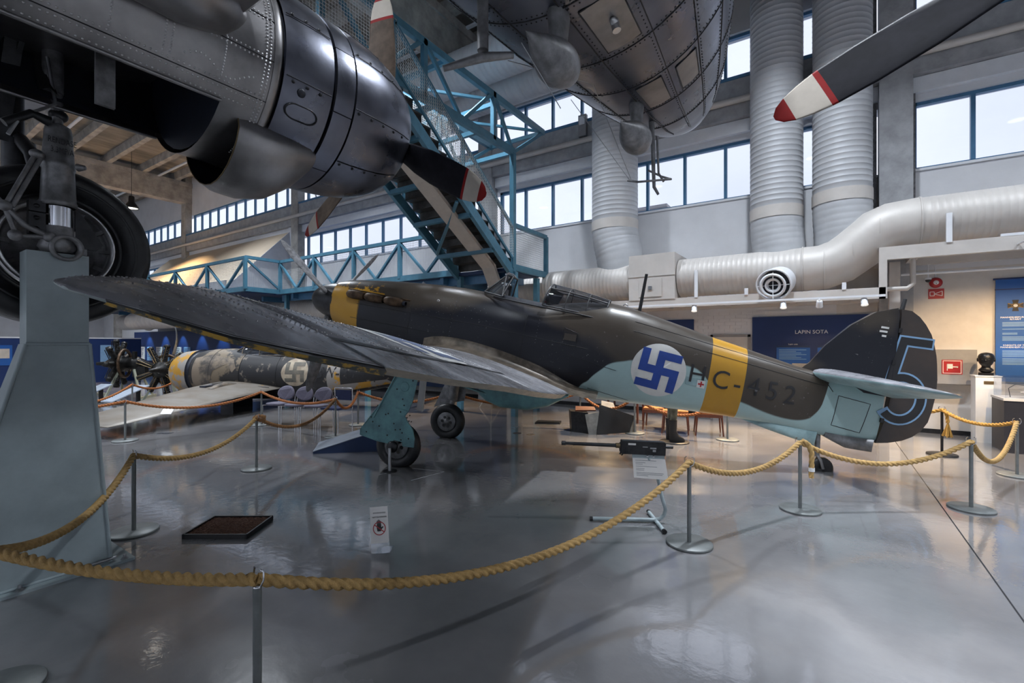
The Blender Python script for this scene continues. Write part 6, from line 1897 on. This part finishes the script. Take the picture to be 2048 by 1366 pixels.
# acrylic label in front of the wreck wing
o = thing('label_stand', 'clear bent acrylic label stand with a sheet in front of the wrecked wing', 'sign', (-11.03, 3.94, 0))
r_ = Vector((.8319, .555, 0)); f_ = Vector((-.555, .8319, 0)); b0 = Vector((-11.03, 3.94, 0))
pr = [(0, .0), (.0, .12), (.02, .25), (.07, .36), (.16, .46)]
A = [[b0 + r_ * s * .13 + f_ * y + Vector((0, 0, z)) for s in (-1, 1)] for y, z in pr]
m = MB()
for i in range(4): m.add([A[i][0], A[i][1], A[i + 1][1], A[i + 1][0]], [(0, 1, 2, 3)], 0, True)
m.build('acrylic_strip', M_['acrylic'], o)
P = [b0 + r_ * x + f_ * y + Vector((0, 0, z)) for x, y, z in ((-.11, .08, .385), (.11, .08, .385), (.11, .17, .48), (-.11, .17, .48))]
MB().prism(P, (0, 0, .004)).build('sheet', M_['paper'], o)
MB().prism([b0 + r_ * x + f_ * y for x, y in ((-.13, -.02), (.13, -.02), (.13, .14), (-.13, .14))], (0, 0, .004)).build('foot', M_['acrylic'], o)

# wedge shaped board beside the near wheel
o = thing('wedge_board', 'dark sided wedge board with a pale sloping top beside the near wheel fairing', 'board', (-6.6, 4.95, 0))
a_ = Vector((-6.98, 4.59, 0)); ux = Vector((.70, .70, 0)).normalized(); uy = Vector((-.75, .66, 0)).normalized(); Lw = 1.05
pts = [a_, a_ + ux * Lw, a_ + ux * Lw + Vector((0, 0, .34)), a_ + Vector((0, 0, .03))]
MB().prism(pts, uy * .72).build('carcass', M_['navy'], o)
tp = [a_ + Vector((0, 0, .034)) - uy * .01, a_ + ux * Lw + Vector((0, 0, .344)) - uy * .01]
MB().prism([tp[0], tp[1], tp[1] + uy * .74, tp[0] + uy * .74], (0, 0, .012)).build('sloping_top', M_['board_pale'], o)

# machine gun on its tube stand with a label
d_ = Vector((.848, .53, -.04)).normalized(); gup = Vector((0, 0, 1)); gs = d_.cross(gup).normalized()
g0 = Vector((-2.22, 4.23, .80))
o = thing('machine_gun', 'dark machine gun resting on a grey tube stand, label below', 'gun', (-1.4, 4.75, 0))
at = lambda t, h=0, s=0: g0 + d_ * t + gup * h + gs * s
MB().tube([at(0), at(.04), at(.041), at(.15)], [.022, .022, .016, .016], 14).tube([at(.12), at(.55)], [.017, .019], 16).build('barrel_jacket', M_['darkmetal'], o)
for k in range(5):
    for s in (-1, 1): MB().lathe([(0, .008), (.001, 0)], at(.16 + k * .075, .004, s * .018), gs * s, 8).build('cooling_slot', M_['well'], o)
MB().tube([at(.545), at(.585)], .026, 14).build('barrel_collar', M_['brass'], o)
R_ = Matrix((d_, gs, d_.cross(gs) * -1)).transposed()
if R_.determinant() < 0: R_ = Matrix((d_, -gs, d_.cross(gs) * -1)).transposed()
rc_ = MB().box(at(.815, -.012), (.44, .07, .125), R_).box(at(.62, -.01), (.07, .05, .085), R_).build('receiver', M_['darkmetal'], o)
MB().box(at(.815, .054), (.43, .075, .008), R_).build('receiver_lid', M_['darkmetal'], rc_)
MB().box(at(.70, .028, .038), (.075, .004, .018), R_).build('feed_slot', M_['paper'], rc_)
MB().box(at(.83, .005, .038), (.05, .006, .008), R_).box(at(.91, -.005, .038), (.06, .008, .012), R_).box(at(.92, -.03, .038), (.03, .008, .02), R_).build('charging_slide', M_['steel'], rc_)
MB().tube([at(1.03, .005), at(1.115, .005)], .014, 12).build('rear_grip', M_['darkmetal'], o)
MB().tube([at(.60, -.05), at(.585, -.085), at(.605, -.095), at(.625, -.07)], .008, 8).build('front_lug', M_['darkmetal'], o)
mp_ = MB().box(at(.87, -.095), (.32, .02, .045), R_).build('mount_plate', M_['stand'], o)
for t in (.86, .92): MB().dome(at(t, -.095, .010), gs, .012, .006, 10).build('bolt', M_['chrome'], mp_)
sgn = [at(.71, -.115, .012), at(1.035, -.115, .012), at(1.06, -.315, .035), at(.72, -.305, .035)]
pl = MB().prism(sgn, -gs * .003).build('label_sheet', M_['paper'], o)
m = MB()
for j, (w, h0) in enumerate(((.75, 0), (.35, .9), (.25, 1.5), (.75, 2.4), (.3, 3.3), (.28, 3.9), (.95, 4.9), (.9, 5.5), (.4, 6.1))):
    f = .09 + .125 * h0
    A_, B_ = sgn[0].lerp(sgn[3], f), sgn[1].lerp(sgn[2], f); C_, D_ = sgn[0].lerp(sgn[3], f + .028), sgn[1].lerp(sgn[2], f + .028)
    m.add([q + gs * .0012 for q in (A_.lerp(B_, .08), A_.lerp(B_, .08 + .85 * w), C_.lerp(D_, .08 + .85 * w), C_.lerp(D_, .08))], [(0, 1, 2, 3)])
m.build('printed_lines', M_['grey_box'], pl, kind='stuff')
o = thing('gun_stand', 'grey bent tube stand with black end caps under the machine gun', 'stand', (-1.45, 4.72, 0))
e0, e1 = Vector((-1.97, 4.43, .026)), Vector((-1.44, 4.735, .026))
bend = [e0, e1, e1 + (e1 - e0).normalized() * .06 + Vector((0, 0, .012)), e1 + (e1 - e0).normalized() * .10 + Vector((0, 0, .05)), e1 + (e1 - e0).normalized() * .115 + Vector((0, 0, .11)), Vector((-1.375, 4.80, .24)), Vector((-1.41, 4.77, .45)), at(.87, -.11)]
MB().tube(bend, .019, 12).build('bent_tube', M_['stand'], o)
MB().tube([Vector((-1.55, 4.93, .024)), Vector((-1.28, 4.52, .024))], .019, 12).build('cross_foot', M_['stand'], o)
for a, b in ((Vector((-1.55, 4.93, .024)), Vector((-1.565, 4.953, .024))), (Vector((-1.28, 4.52, .024)), Vector((-1.262, 4.493, .024))), (e0, e0 + (e0 - e1).normalized() * .03)):
    MB().tube([a, b], .022, 12).build('end_cap', M_['black'], o)

# dark wreck panels
M_['panel_grey'] = mat('grey_panel_edge', (.24, .235, .22), .5, var=.2, scale=8)
wk = Vector((-3.75, 8.95, 0)); o = thing('wreck_box', 'dark folded aircraft panels standing on the floor under the fuselage', 'wreckage', wk)
r_ = Vector((.8319, .555, 0)); f_ = Vector((-.555, .8319, 0)); Q = lambda x, y, z: wk + r_ * x + f_ * y + Vector((0, 0, z))
MB().prism([Q(-.62, .1, 0), Q(-.30, -.1, 0), Q(-.32, -.08, .42), Q(-.64, .12, .42)], f_ * .35).build('side_box', M_['darkmetal'], o)
MB().prism([Q(-.32, -.16, 0), Q(-.17, -.18, 0), Q(-.10, -.10, .44), Q(-.38, -.08, .38)], f_ * .02).build('pale_flap', M_['panel_grey'], o)
MB().prism([Q(-.17, -.22, .0), Q(.50, -.12, .03), Q(.64, .0, .34), Q(-.08, -.05, .58)], f_ * .025).build('black_panel', M_['black'], o)
MB().prism([Q(.42, -.1, 0), Q(.68, .0, .02), Q(.66, .02, .2), Q(.60, .0, .24)], f_ * .02).build('pale_corner', M_['panel_grey'], o)
MB().prism([Q(.0, .2, .42), Q(.35, .22, .35), Q(.3, .45, .55), Q(.05, .45, .6)], f_ * .02).build('pale_top_flap', M_['panel_grey'], o)
MB().prism([Q(-.55, .1, .42), Q(-.15, .0, .44), Q(-.12, .35, .46), Q(-.5, .45, .46)], (0, 0, .025)).build('wooden_lid', M_['wood_red'], o)
o = thing('floor_plate', 'thin dark plate lying on the floor left of the folded panels', 'plate', (-5.2, 9.3, 0))
MB().prism([(-5.45, 9.10, 0), (-4.95, 9.35, 0), (-5.05, 9.62, 0), (-5.55, 9.4, 0)], (0, 0, .035)).build('slab_piece', M_['black'], o)
MB().tube([(-5.42, 9.12, .04), (-4.97, 9.35, .04)], .012, 6).build('rim', M_['darkmetal'], o)
for k, (x, y) in enumerate(((-5.18, 7.95), (-4.88, 7.98))):
    o = MB().lathe([(0, .0), (.003, .0), (.003, .085), (0, .09)], (x, y, .0), n=24).build('floor_cap', M_['joint'], fl)

# chairs
def shell_chair(label, loc, rz, group):
    o = thing('shell_chair', label, 'chair', loc, (0, 0, rz), group)
    ST_ = MB()
    rg = []
    for z, s in ((0, .92), (.02, 1), (.045, .98), (.05, .9)):
        rg.append([(.235 * s * math.copysign(abs(cos(q)) ** .7, cos(q)), .225 * s * math.copysign(abs(sin(q)) ** .7, sin(q)), .43 + z) for q in [2 * pi * i / 28 for i in range(28)]])
    ST_.loft(rg).build('seat', M_['seat_purple'], o, local=True)
    rg = []
    for y, s in ((.0, .9), (.012, 1), (.03, 1), (.042, .9)):
        rg.append([(.245 * s * cos(q), .235 + y + .10 * ((.66 + .19 * s * sin(q)) - .6) - .04 * cos(q) ** 2, .655 + (.185 * s * sin(q) if sin(q) > 0 else .14 * s * sin(q))) for q in [2 * pi * i / 28 for i in range(28)]])
    MB().loft(rg).build('backrest', M_['seat_purple'], o, local=True)
    for s in (-1, 1):
        MB().tube([(s * .24, -.21, .0), (s * .24, -.20, .43)], .011, 8).build('leg', M_['chrome'], o, local=True)
        MB().tube([(s * .24, .25, .0), (s * .24, .235, .43), (s * .235, .255, .56), (s * .225, .27, .66)], .011, 8).build('leg', M_['chrome'], o, local=True)
        MB().tube([(s * .24, -.20, .43), (s * .24, .235, .43)], .010, 8).build('side_rail', M_['chrome'], o, local=True)
    return o


c1 = shell_chair('left one of three grey violet chairs with rounded backs and chrome legs', (-10.28, 5.9, 0), radians(14), 'chair row by the rope')
dup(c1, (-9.76, 6.03, 0), radians(14), 'middle one of three grey violet chairs with rounded backs')
dup(c1, (-9.24, 6.16, 0), radians(14), 'right one of three grey violet chairs, propeller tip in front of it')
o = thing('tube_chair', 'navy chair with a square back and chrome tube frame right of the violet chairs', 'chair', (-8.68, 6.26, 0), (0, 0, radians(14)))
MB().b2((-.22, -.22, .42), (.22, .20, .46)).build('seat', M_['seat_blue'], o, local=True)
MB().b2((-.20, .22, .58), (.20, .25, .80)).build('backrest', M_['seat_blue'], o, local=True)
for s in (-1, 1):
    MB().tube([(s * .23, -.22, 0), (s * .23, -.22, .42)], .012, 8).build('leg', M_['chrome'], o, local=True)
    MB().tube([(s * .23, .23, 0), (s * .23, .23, .84)], .012, 8).build('leg', M_['chrome'], o, local=True)
MB().tube([(-.23, .23, .84), (.23, .23, .84)], .012, 8).build('top_tube', M_['chrome'], o, local=True)
def wood_chair(label, loc, rz):
    o = thing('wooden_chair', label, 'chair', loc, (0, 0, rz))
    MB().b2((-.24, -.24, .42), (.24, .22, .46)).build('seat', M_['orange_rope'], o, local=True)
    MB().b2((-.24, -.25, .36), (.24, -.22, .42)).b2((-.24, .19, .36), (.24, .22, .42)).build('apron', M_['wood_red'], o, local=True)
    MB().lathe([(.66, .0), (.66, .02)], n=6).b2((-.23, .24, .62), (.23, .265, .80)).build('backrest', M_['wood_red'], o, local=True)
    for s in (-1, 1):
        MB().tube([(s * .25, -.25, 0), (s * .22, -.22, .42)], [.014, .02], 8).build('leg', M_['wood_red'], o, local=True)
        MB().tube([(s * .25, .27, 0), (s * .22, .21, .42), (s * .22, .26, .80)], [.014, .02, .016], 8).build('leg', M_['wood_red'], o, local=True)
wood_chair('red brown wooden chair left of the standing figure under the fuselage', (-3.0, 10.05, 0), radians(10))
wood_chair('red brown wooden chair directly behind the standing figure', (-2.55, 9.85, 0), radians(12))
wood_chair('red brown wooden chair with orange seat right of the standing figure', (-1.95, 10.0, 0), radians(16))
o = thing('side_table', 'low dark side table among the wooden chairs', 'table', (-3.9, 10.6, 0))
MB().b2((-4.3, 10.4, .5), (-3.5, 10.9, .54)).build('top', M_['wood_red'], o)
for x in (-4.25, -3.55):
    for y in (10.45, 10.85): MB().b2((x - .02, y - .02, 0), (x + .02, y + .02, .5)).build('leg', M_['wood_red'], o)

# ================================================================== STANDING FIGURE (only trousers and boots show)
def figure():
    px_, py_ = -2.36, 8.85
    rz = radians(120)
    o = thing('mannequin', 'standing figure in olive trousers and black boots on a dark disc behind the fuselage', 'mannequin', (px_, py_, .02), (0, 0, rz))  # stands for a mannequin on its base disc
    V = []; E = []; R = []
    def v(x, y, z, r): V.append((x, y, z)); R.append(r); return len(V) - 1
    pel = v(0, 0, .94, .145)
    a = v(0, .01, 1.10, .135); b = v(0, .02, 1.28, .16); c = v(0, .015, 1.42, .13); d = v(0, 0, 1.50, .06); e = v(0, -.01, 1.56, .055)
    for p, q in ((pel, a), (a, b), (b, c), (c, d), (d, e)): E.append((p, q))
    for s in (-1, 1):
        hp = v(s * .10, 0, .88, .105); kn = v(s * .11, -.015, .50, .066); cf = v(s * .11, .01, .36, .062); an = v(s * .11, .02, .10, .048); bl = v(s * .115, -.08, .045, .042); to = v(s * .12, -.17, .035, .034)
        E.extend([(pel, hp), (hp, kn), (kn, cf), (cf, an), (an, bl), (bl, to)])
        sh = v(s * .19, .015, 1.40, .068); el = v(s * .25, .03, 1.13, .048); wr = v(s * .25, -.04, .89, .034); hn = v(s * .25, -.06, .82, .036)
        E.extend([(c, sh), (sh, el), (el, wr), (wr, hn)])
    me = bpy.data.meshes.new('body'); me.from_pydata(V, E, [])
    ob = bpy.data.objects.new('body', me); COL.objects.link(ob); ob.parent = o
    md = ob.modifiers.new('skin', 'SKIN'); md.use_smooth_shade = True
    for i, sv in enumerate(me.skin_vertices[0].data): sv.radius = (R[i], R[i]); sv.use_root = (i == pel)
    ob.modifiers.new('sub', 'SUBSURF').levels = 1; ob.modifiers['sub'].render_levels = 1
    me.materials.append(mat('olive_trousers', (.15, .145, .11), .85, var=.25, scale=14, c2=(.07, .07, .052), bump=.3, bscale=20))
    dg = bpy.context.evaluated_depsgraph_get()
    nm = bpy.data.meshes.new_from_object(ob.evaluated_get(dg)); ob.modifiers.clear(); ob.data = nm
    # head with features
    hd = MB().ell((0, -.015, 1.67), (.075, .098, .115), nu=20, nv=14).ell((0, -.112, 1.655), (.014, .02, .02)).ell((-.03, -.098, 1.685), (.013, .01, .009)).ell((.03, -.098, 1.685), (.013, .01, .009)).ell((0, -.104, 1.615), (.026, .01, .008)).ell((-.078, 0, 1.665), (.012, .022, .032)).ell((.078, 0, 1.665), (.012, .022, .032))
    hd.build('head', mat('skin_tone', (.42, .27, .20), .6), o, local=True)
    MB().ell((0, .0, 1.735), (.082, .105, .065), nu=20, nv=10).lathe([(1.70, .085), (1.72, .09), (1.735, .085)], (0, 0, 0), (0, 0, 1), 20).build('cap', M_['ink'], o, local=True)
    for s in (-1, 1):
        rings = []
        for z, y0, y1, w in ((0, -.20, .075, .048), (.03, -.205, .078, .052), (.07, -.18, .075, .052), (.11, -.10, .075, .055), (.20, -.055, .075, .060), (.36, -.062, .082, .072), (.40, -.065, .085, .076)):
            rings.append([(s * .113 + w * cos(q), (y0 + y1) / 2 + (y1 - y0) / 2 * sin(q), z) for q in [2 * pi * i / 20 for i in range(20)]])
        MB().loft(rings).build('boot', mat('black_leather', (.012, .012, .014), .4, var=.2) if s < 0 else M_['black'], o, local=True)
        for k in range(4):
            MB().tube([(s * .25 + (k - 1.5) * .012, -.06, .81), (s * .25 + (k - 1.5) * .014, -.068, .76), (s * .25 + (k - 1.5) * .014, -.06, .72 + .006 * abs(k - 1.5))], [.008, .0075, .006], 6).build('finger', bpy.data.materials['skin_tone'], o, local=True)
        MB().tube([(s * .23, -.075, .83), (s * .235, -.10, .79), (s * .24, -.10, .76)], [.009, .009, .007], 6).build('thumb', bpy.data.materials['skin_tone'], o, local=True)
    return (px_, py_)
px_, py_ = figure()
o = MB().lathe([(0, 0), (0, .26), (.015, .26), (.02, .25), (.02, 0)], (px_ + .05, py_ - .02, 0), n=32).build('base_disc', M_['black'])
tag(o, 'dark round base plate under the standing figure boots', 'base')

# ================================================================== RIGHT SIDE WALL
o = thing('pedestal', 'white pedestal carrying a dark bust beside the blue banner', 'pedestal', (2.46, 12.08, 0))
MB().b2((2.29, 11.9, 0), (2.63, 12.24, 1.21)).build('plinth', M_['white_paint'], o)
MB().b2((2.28, 11.89, 1.205), (2.64, 12.25, 1.222)).build('top_plate', M_['white_paint'], o)
MB().b2((2.40, 11.893, 1.07), (2.53, 11.9, 1.125)).build('name_plate', M_['brass'], o)
o = thing('bust', 'black bronze head on the white pedestal', 'sculpture', (2.46, 12.05, 1.222))
fw = Vector((-.25, -.97, 0)).normalized(); sd = Vector((.97, -.25, 0)).normalized(); hb = Vector((2.46, 12.05, 1.222)); H3 = lambda x, y, z: hb + sd * x + fw * y + Vector((0, 0, z))
Rb = Matrix((sd, -fw, Vector((0, 0, 1)))).transposed()
MB().box(H3(0, 0, .025), (.20, .16, .05), Rb).build('foot', M_['bronze'], o)
rg = []
for z, rx, ry, cy_ in ((.05, .055, .05, 0), (.07, .085, .07, 0), (.10, .105, .085, .005), (.125, .085, .075, .01), (.15, .062, .066, .0), (.18, .062, .07, .01), (.205, .082, .095, .025), (.235, .096, .112, .022), (.27, .106, .122, .012), (.31, .112, .13, .0), (.345, .112, .132, -.008), (.38, .10, .12, -.012), (.405, .075, .09, -.012), (.42, .035, .045, -.012), (.425, .005, .005, -.012)):
    rg.append([H3(rx * cos(q), cy_ + ry * sin(q), z) for q in [2 * pi * i / 24 for i in range(24)]])
hb_ = MB().loft(rg).build('head', M_['bronze'], o)
for c_, r_e in ((H3(0, .135, .275), (.018, .025, .03)), (H3(-.04, .118, .30), (.02, .012, .01)), (H3(.04, .118, .30), (.02, .012, .01)), (H3(0, .125, .235), (.035, .015, .008)), (H3(-.112, .0, .285), (.014, .025, .036)), (H3(.112, .0, .285), (.014, .025, .036)), (H3(0, .11, .325), (.07, .02, .012))): MB().ell(c_, r_e, Rb, 12, 8).build('facial_feature', M_['bronze'], hb_)

o = thing('hose_cabinet', 'grey steel wall cabinet with a red fire hose sign behind the rudder', 'cabinet', (2.1, 12.5, 1.0))
MB().b2((1.55, 12.40, 1.0), (2.41, 12.6, 1.69)).build('case', M_['grey_box'], o)
dr_ = MB().b2((1.57, 12.385, 1.02), (2.39, 12.4, 1.67)).build('door', M_['grey_box'], o)
MB().b2((1.90, 12.38, 1.21), (2.20, 12.385, 1.49)).build('red_sign', M_['red_sign'], dr_)
FR = lambda a, b, c, d, y: MB().b2((a, y, b), (c, y + .002, d))
m = MB()
for q in ((1.915, 1.225, 2.185, 1.235), (1.915, 1.465, 2.185, 1.475), (1.915, 1.225, 1.925, 1.475), (2.175, 1.225, 2.185, 1.475)): m.b2((q[0], 12.376, q[1]), (q[2], 12.38, q[3]))
m.b2((1.98, 12.376, 1.32), (2.06, 12.38, 1.41)).b2((2.06, 12.376, 1.345), (2.12, 12.38, 1.365)).b2((1.975, 12.376, 1.28), (1.985, 12.38, 1.41)).lathe([(0, 0), (0, .014), (.003, .014)], (2.125, 12.379, 1.355), (0, -1, 0), 12)
m.build('hose_symbol', M_['white_paint'], dr_)
o = thing('fire_bell', 'round red fire alarm bell on the plaster wall', 'bell', (1.84, 12.6, 3.03))
MB().lathe([(.0, .10), (.03, .105), (.06, .09), (.075, .055), (.08, 0)], (1.84, 12.6, 3.03), (0, -1, 0), 28).build('gong', M_['red_sign'], o)
MB().lathe([(.074, .045), (.084, .04), (.086, 0)], (1.84, 12.6, 3.03), (0, -1, 0), 18).build('centre_cap', M_['white_paint'], o)
MB().b2((1.835, 12.51, 3.0), (1.845, 12.515, 3.02)).build('slot', M_['ink'], o)
MB().tube([(1.84, 12.58, 3.13), (1.83, 12.58, 3.3), (1.80, 12.58, 3.5)], .008, 6).build('cable', M_['trim'], o)
o = thing('alarm_sign', 'small square red alarm sign below the fire bell', 'sign', (1.86, 12.6, 2.72))
MB().b2((1.73, 12.59, 2.71), (1.97, 12.6, 2.91)).build('plate', M_['red_sign'], o)
m = MB()
def ln(a, b): m.bar((a[0], 12.588, a[1]), (b[0], 12.588, b[1]), .010, .004, up=(0, 1, 0))
for a, b in (((1.755, 2.77), (1.755, 2.85)), ((1.755, 2.85), (1.82, 2.85)), ((1.82, 2.85), (1.82, 2.77)), ((1.82, 2.77), (1.755, 2.77)), ((1.83, 2.81), (1.94, 2.86)), ((1.94, 2.86), (1.94, 2.765)), ((1.94, 2.765), (1.83, 2.80))): ln(a, b)
m.build('horn_symbol', M_['white_paint'], o)
o = thing('dome_camera', 'small black dome camera under the gantry left of the fire bell', 'camera', (1.70, 12.45, 3.08))
MB().lathe([(3.12, .05), (3.10, .055), (3.08, .05)], (1.70, 12.4, 0), (0, 0, 1), 16).build('mount', M_['trim'], o)
MB().lathe([(3.08, .045), (3.05, .04), (3.03, .02), (3.025, 0)], (1.70, 12.4, 0), (0, 0, 1), 16).build('dome', M_['ink'], o)
MB().cyl((1.70, 12.4, 3.12), (1.70, 12.4, 3.38), .012, 6).build('stem', M_['trim'], o)

o = thing('banner', 'tall blue banner with an order cross and white text at the right edge', 'banner', (3.2, 12.55, 1.09))
bn = MB().b2((2.69, 12.54, 1.09), (3.95, 12.555, 3.02)).build('cloth', M_['banner_blue'], o)
MB().b2((2.685, 12.535, 2.82), (3.955, 12.56, 2.84)).cyl((2.66, 12.55, 3.03), (3.98, 12.55, 3.03), .018, 8).build('top_rod', M_['panel_blue'], o)
BX, BZ = 2.955, 2.52
m = MB()
for k in range(4):
    a = k * pi / 2
    q = [(.02, .025), (.105, .045), (.105, -.045), (.02, -.025)]
    m.add([(BX + x * cos(a) - y * sin(a), 12.535, BZ + x * sin(a) + y * cos(a)) for x, y in q] + [(BX + x * cos(a) - y * sin(a), 12.54, BZ + x * sin(a) + y * cos(a)) for x, y in q], [(0, 1, 2, 3), (4, 5, 6, 7), (0, 1, 5, 4), (1, 2, 6, 5), (2, 3, 7, 6), (3, 0, 4, 7)])
cx_m = m.build('order_cross', M_['ink'], bn)
m = MB()
for s in (-1, 1): m.bar((BX - s * .10, 12.533, BZ - .045), (BX + s * .10, 12.533, BZ + .045), .012, .004, up=(0, 1, 0))
m.tube([(BX + .055 * cos(q), 12.534, BZ + .045 * sin(q)) for q in [2 * pi * i / 20 for i in range(20)]], .006, 6, closed=True)
m.build('crossed_swords', M_['brass'], cx_m)
MB().lathe([(0, .030), (.006, .028), (.007, 0)], (BX, 12.535, BZ), (0, -1, 0), 18).build('medallion', M_['insig_white'], cx_m)
TB = lambda x, z: plane_M((x, 12.5385, z), (1, 0, 0), (0, 0, 1))
for z, s_ in ((2.300, 'MANNERHEIM-RISTIN'), (2.262, 'RITARIT'), (1.775, 'KNIGHTS OF THE'), (1.737, 'MANNERHEIM CROSS')): text('heading', s_, .042, M_['white_paint'], bn, TB(BX, z))
m = MB()
for z0, n_l in ((2.20, 4), (2.075, 1), (2.0, 2), (1.93, 4), (1.67, 6), (1.52, 6)):
    for j in range(n_l):
        m.b2((2.78, 12.5385, z0 - j * .022), (2.78 + .36 - (.16 if n_l == 2 else .03 * (j % 2)), 12.54, z0 - j * .022 + .010))
m.build('printed_lines', M_['ltblue'], bn, kind='stuff')

M_['case_dark'] = mat('case_dark', (.018, .018, .025), .5, var=.1)
o = thing('display_case', 'dark display case with a glass top at the right edge of the photo', 'display case', (2.95, 11.35, 0))
MB().b2((2.46, 11.0, 0), (3.6, 11.7, .86)).build('base', M_['case_dark'], o)
MB().b2((2.45, 10.99, .86), (3.61, 11.71, .90)).build('tray', M_['plaster'], o)
gb = MB()
for a, b in (((2.48, 11.02, .9), (2.484, 11.68, 1.25)), ((2.48, 11.02, .9), (3.58, 11.024, 1.25)), ((3.576, 11.02, .9), (3.58, 11.68, 1.25)), ((2.48, 11.676, .9), (3.58, 11.68, 1.25)), ((2.48, 11.02, 1.246), (3.58, 11.68, 1.25))): gb.b2(a, b)
gb.build('glass_hood', M_['acrylic'], o)
o = thing('scale_model', 'small pale aircraft part under glass in the display case', 'exhibit', (2.8, 11.3, .90))
MB().ell((2.85, 11.3, .98), (.12, .05, .03)).add([(2.7, 11.2, 1.0), (3.05, 11.2, 1.04), (3.1, 11.35, 1.04), (2.72, 11.3, 1.0), (2.7, 11.2, .99), (3.05, 11.2, 1.03), (3.1, 11.35, 1.03), (2.72, 11.3, .99)], [(0, 1, 2, 3), (4, 5, 6, 7), (0, 1, 5, 4), (1, 2, 6, 5), (2, 3, 7, 6), (3, 0, 4, 7)]).build('shell', M_['paper'], o)
MB().tube([(2.6, 11.3, .90), (2.58, 11.3, 1.05), (2.66, 11.3, 1.12), (2.8, 11.3, 1.1)], .006, 6).build('wire_stand', M_['black'], o)

# bright case in the middle distance under the belly
o = thing('info_kiosk', 'pale narrow cabinet seen under the belly between the wheels and the radiator', 'cabinet', (-7.9, 12.2, 0))
MB().b2((-8.2, 12.0, 0), (-7.85, 12.35, 1.5)).build('body', M_['plaster'], o)
MB().b2((-8.15, 11.985, .7), (-7.9, 12.0, 1.3)).build('label_panel', M_['paper'], o)
o = thing('tripod_stand', 'thin metal tripod stand beyond the far wheel', 'stand', (-8.0, 10.9, 0))
for a in (0, 2.1, 4.2): MB().cyl((-8.0, 10.9, .5), (-8.0 + .35 * cos(a), 10.9 + .35 * sin(a), .01), .012, 8).build('leg', M_['steel'], o)
MB().cyl((-8.0, 10.9, .45), (-8.0, 10.9, 1.3), .014, 8).build('mast', M_['steel'], o)
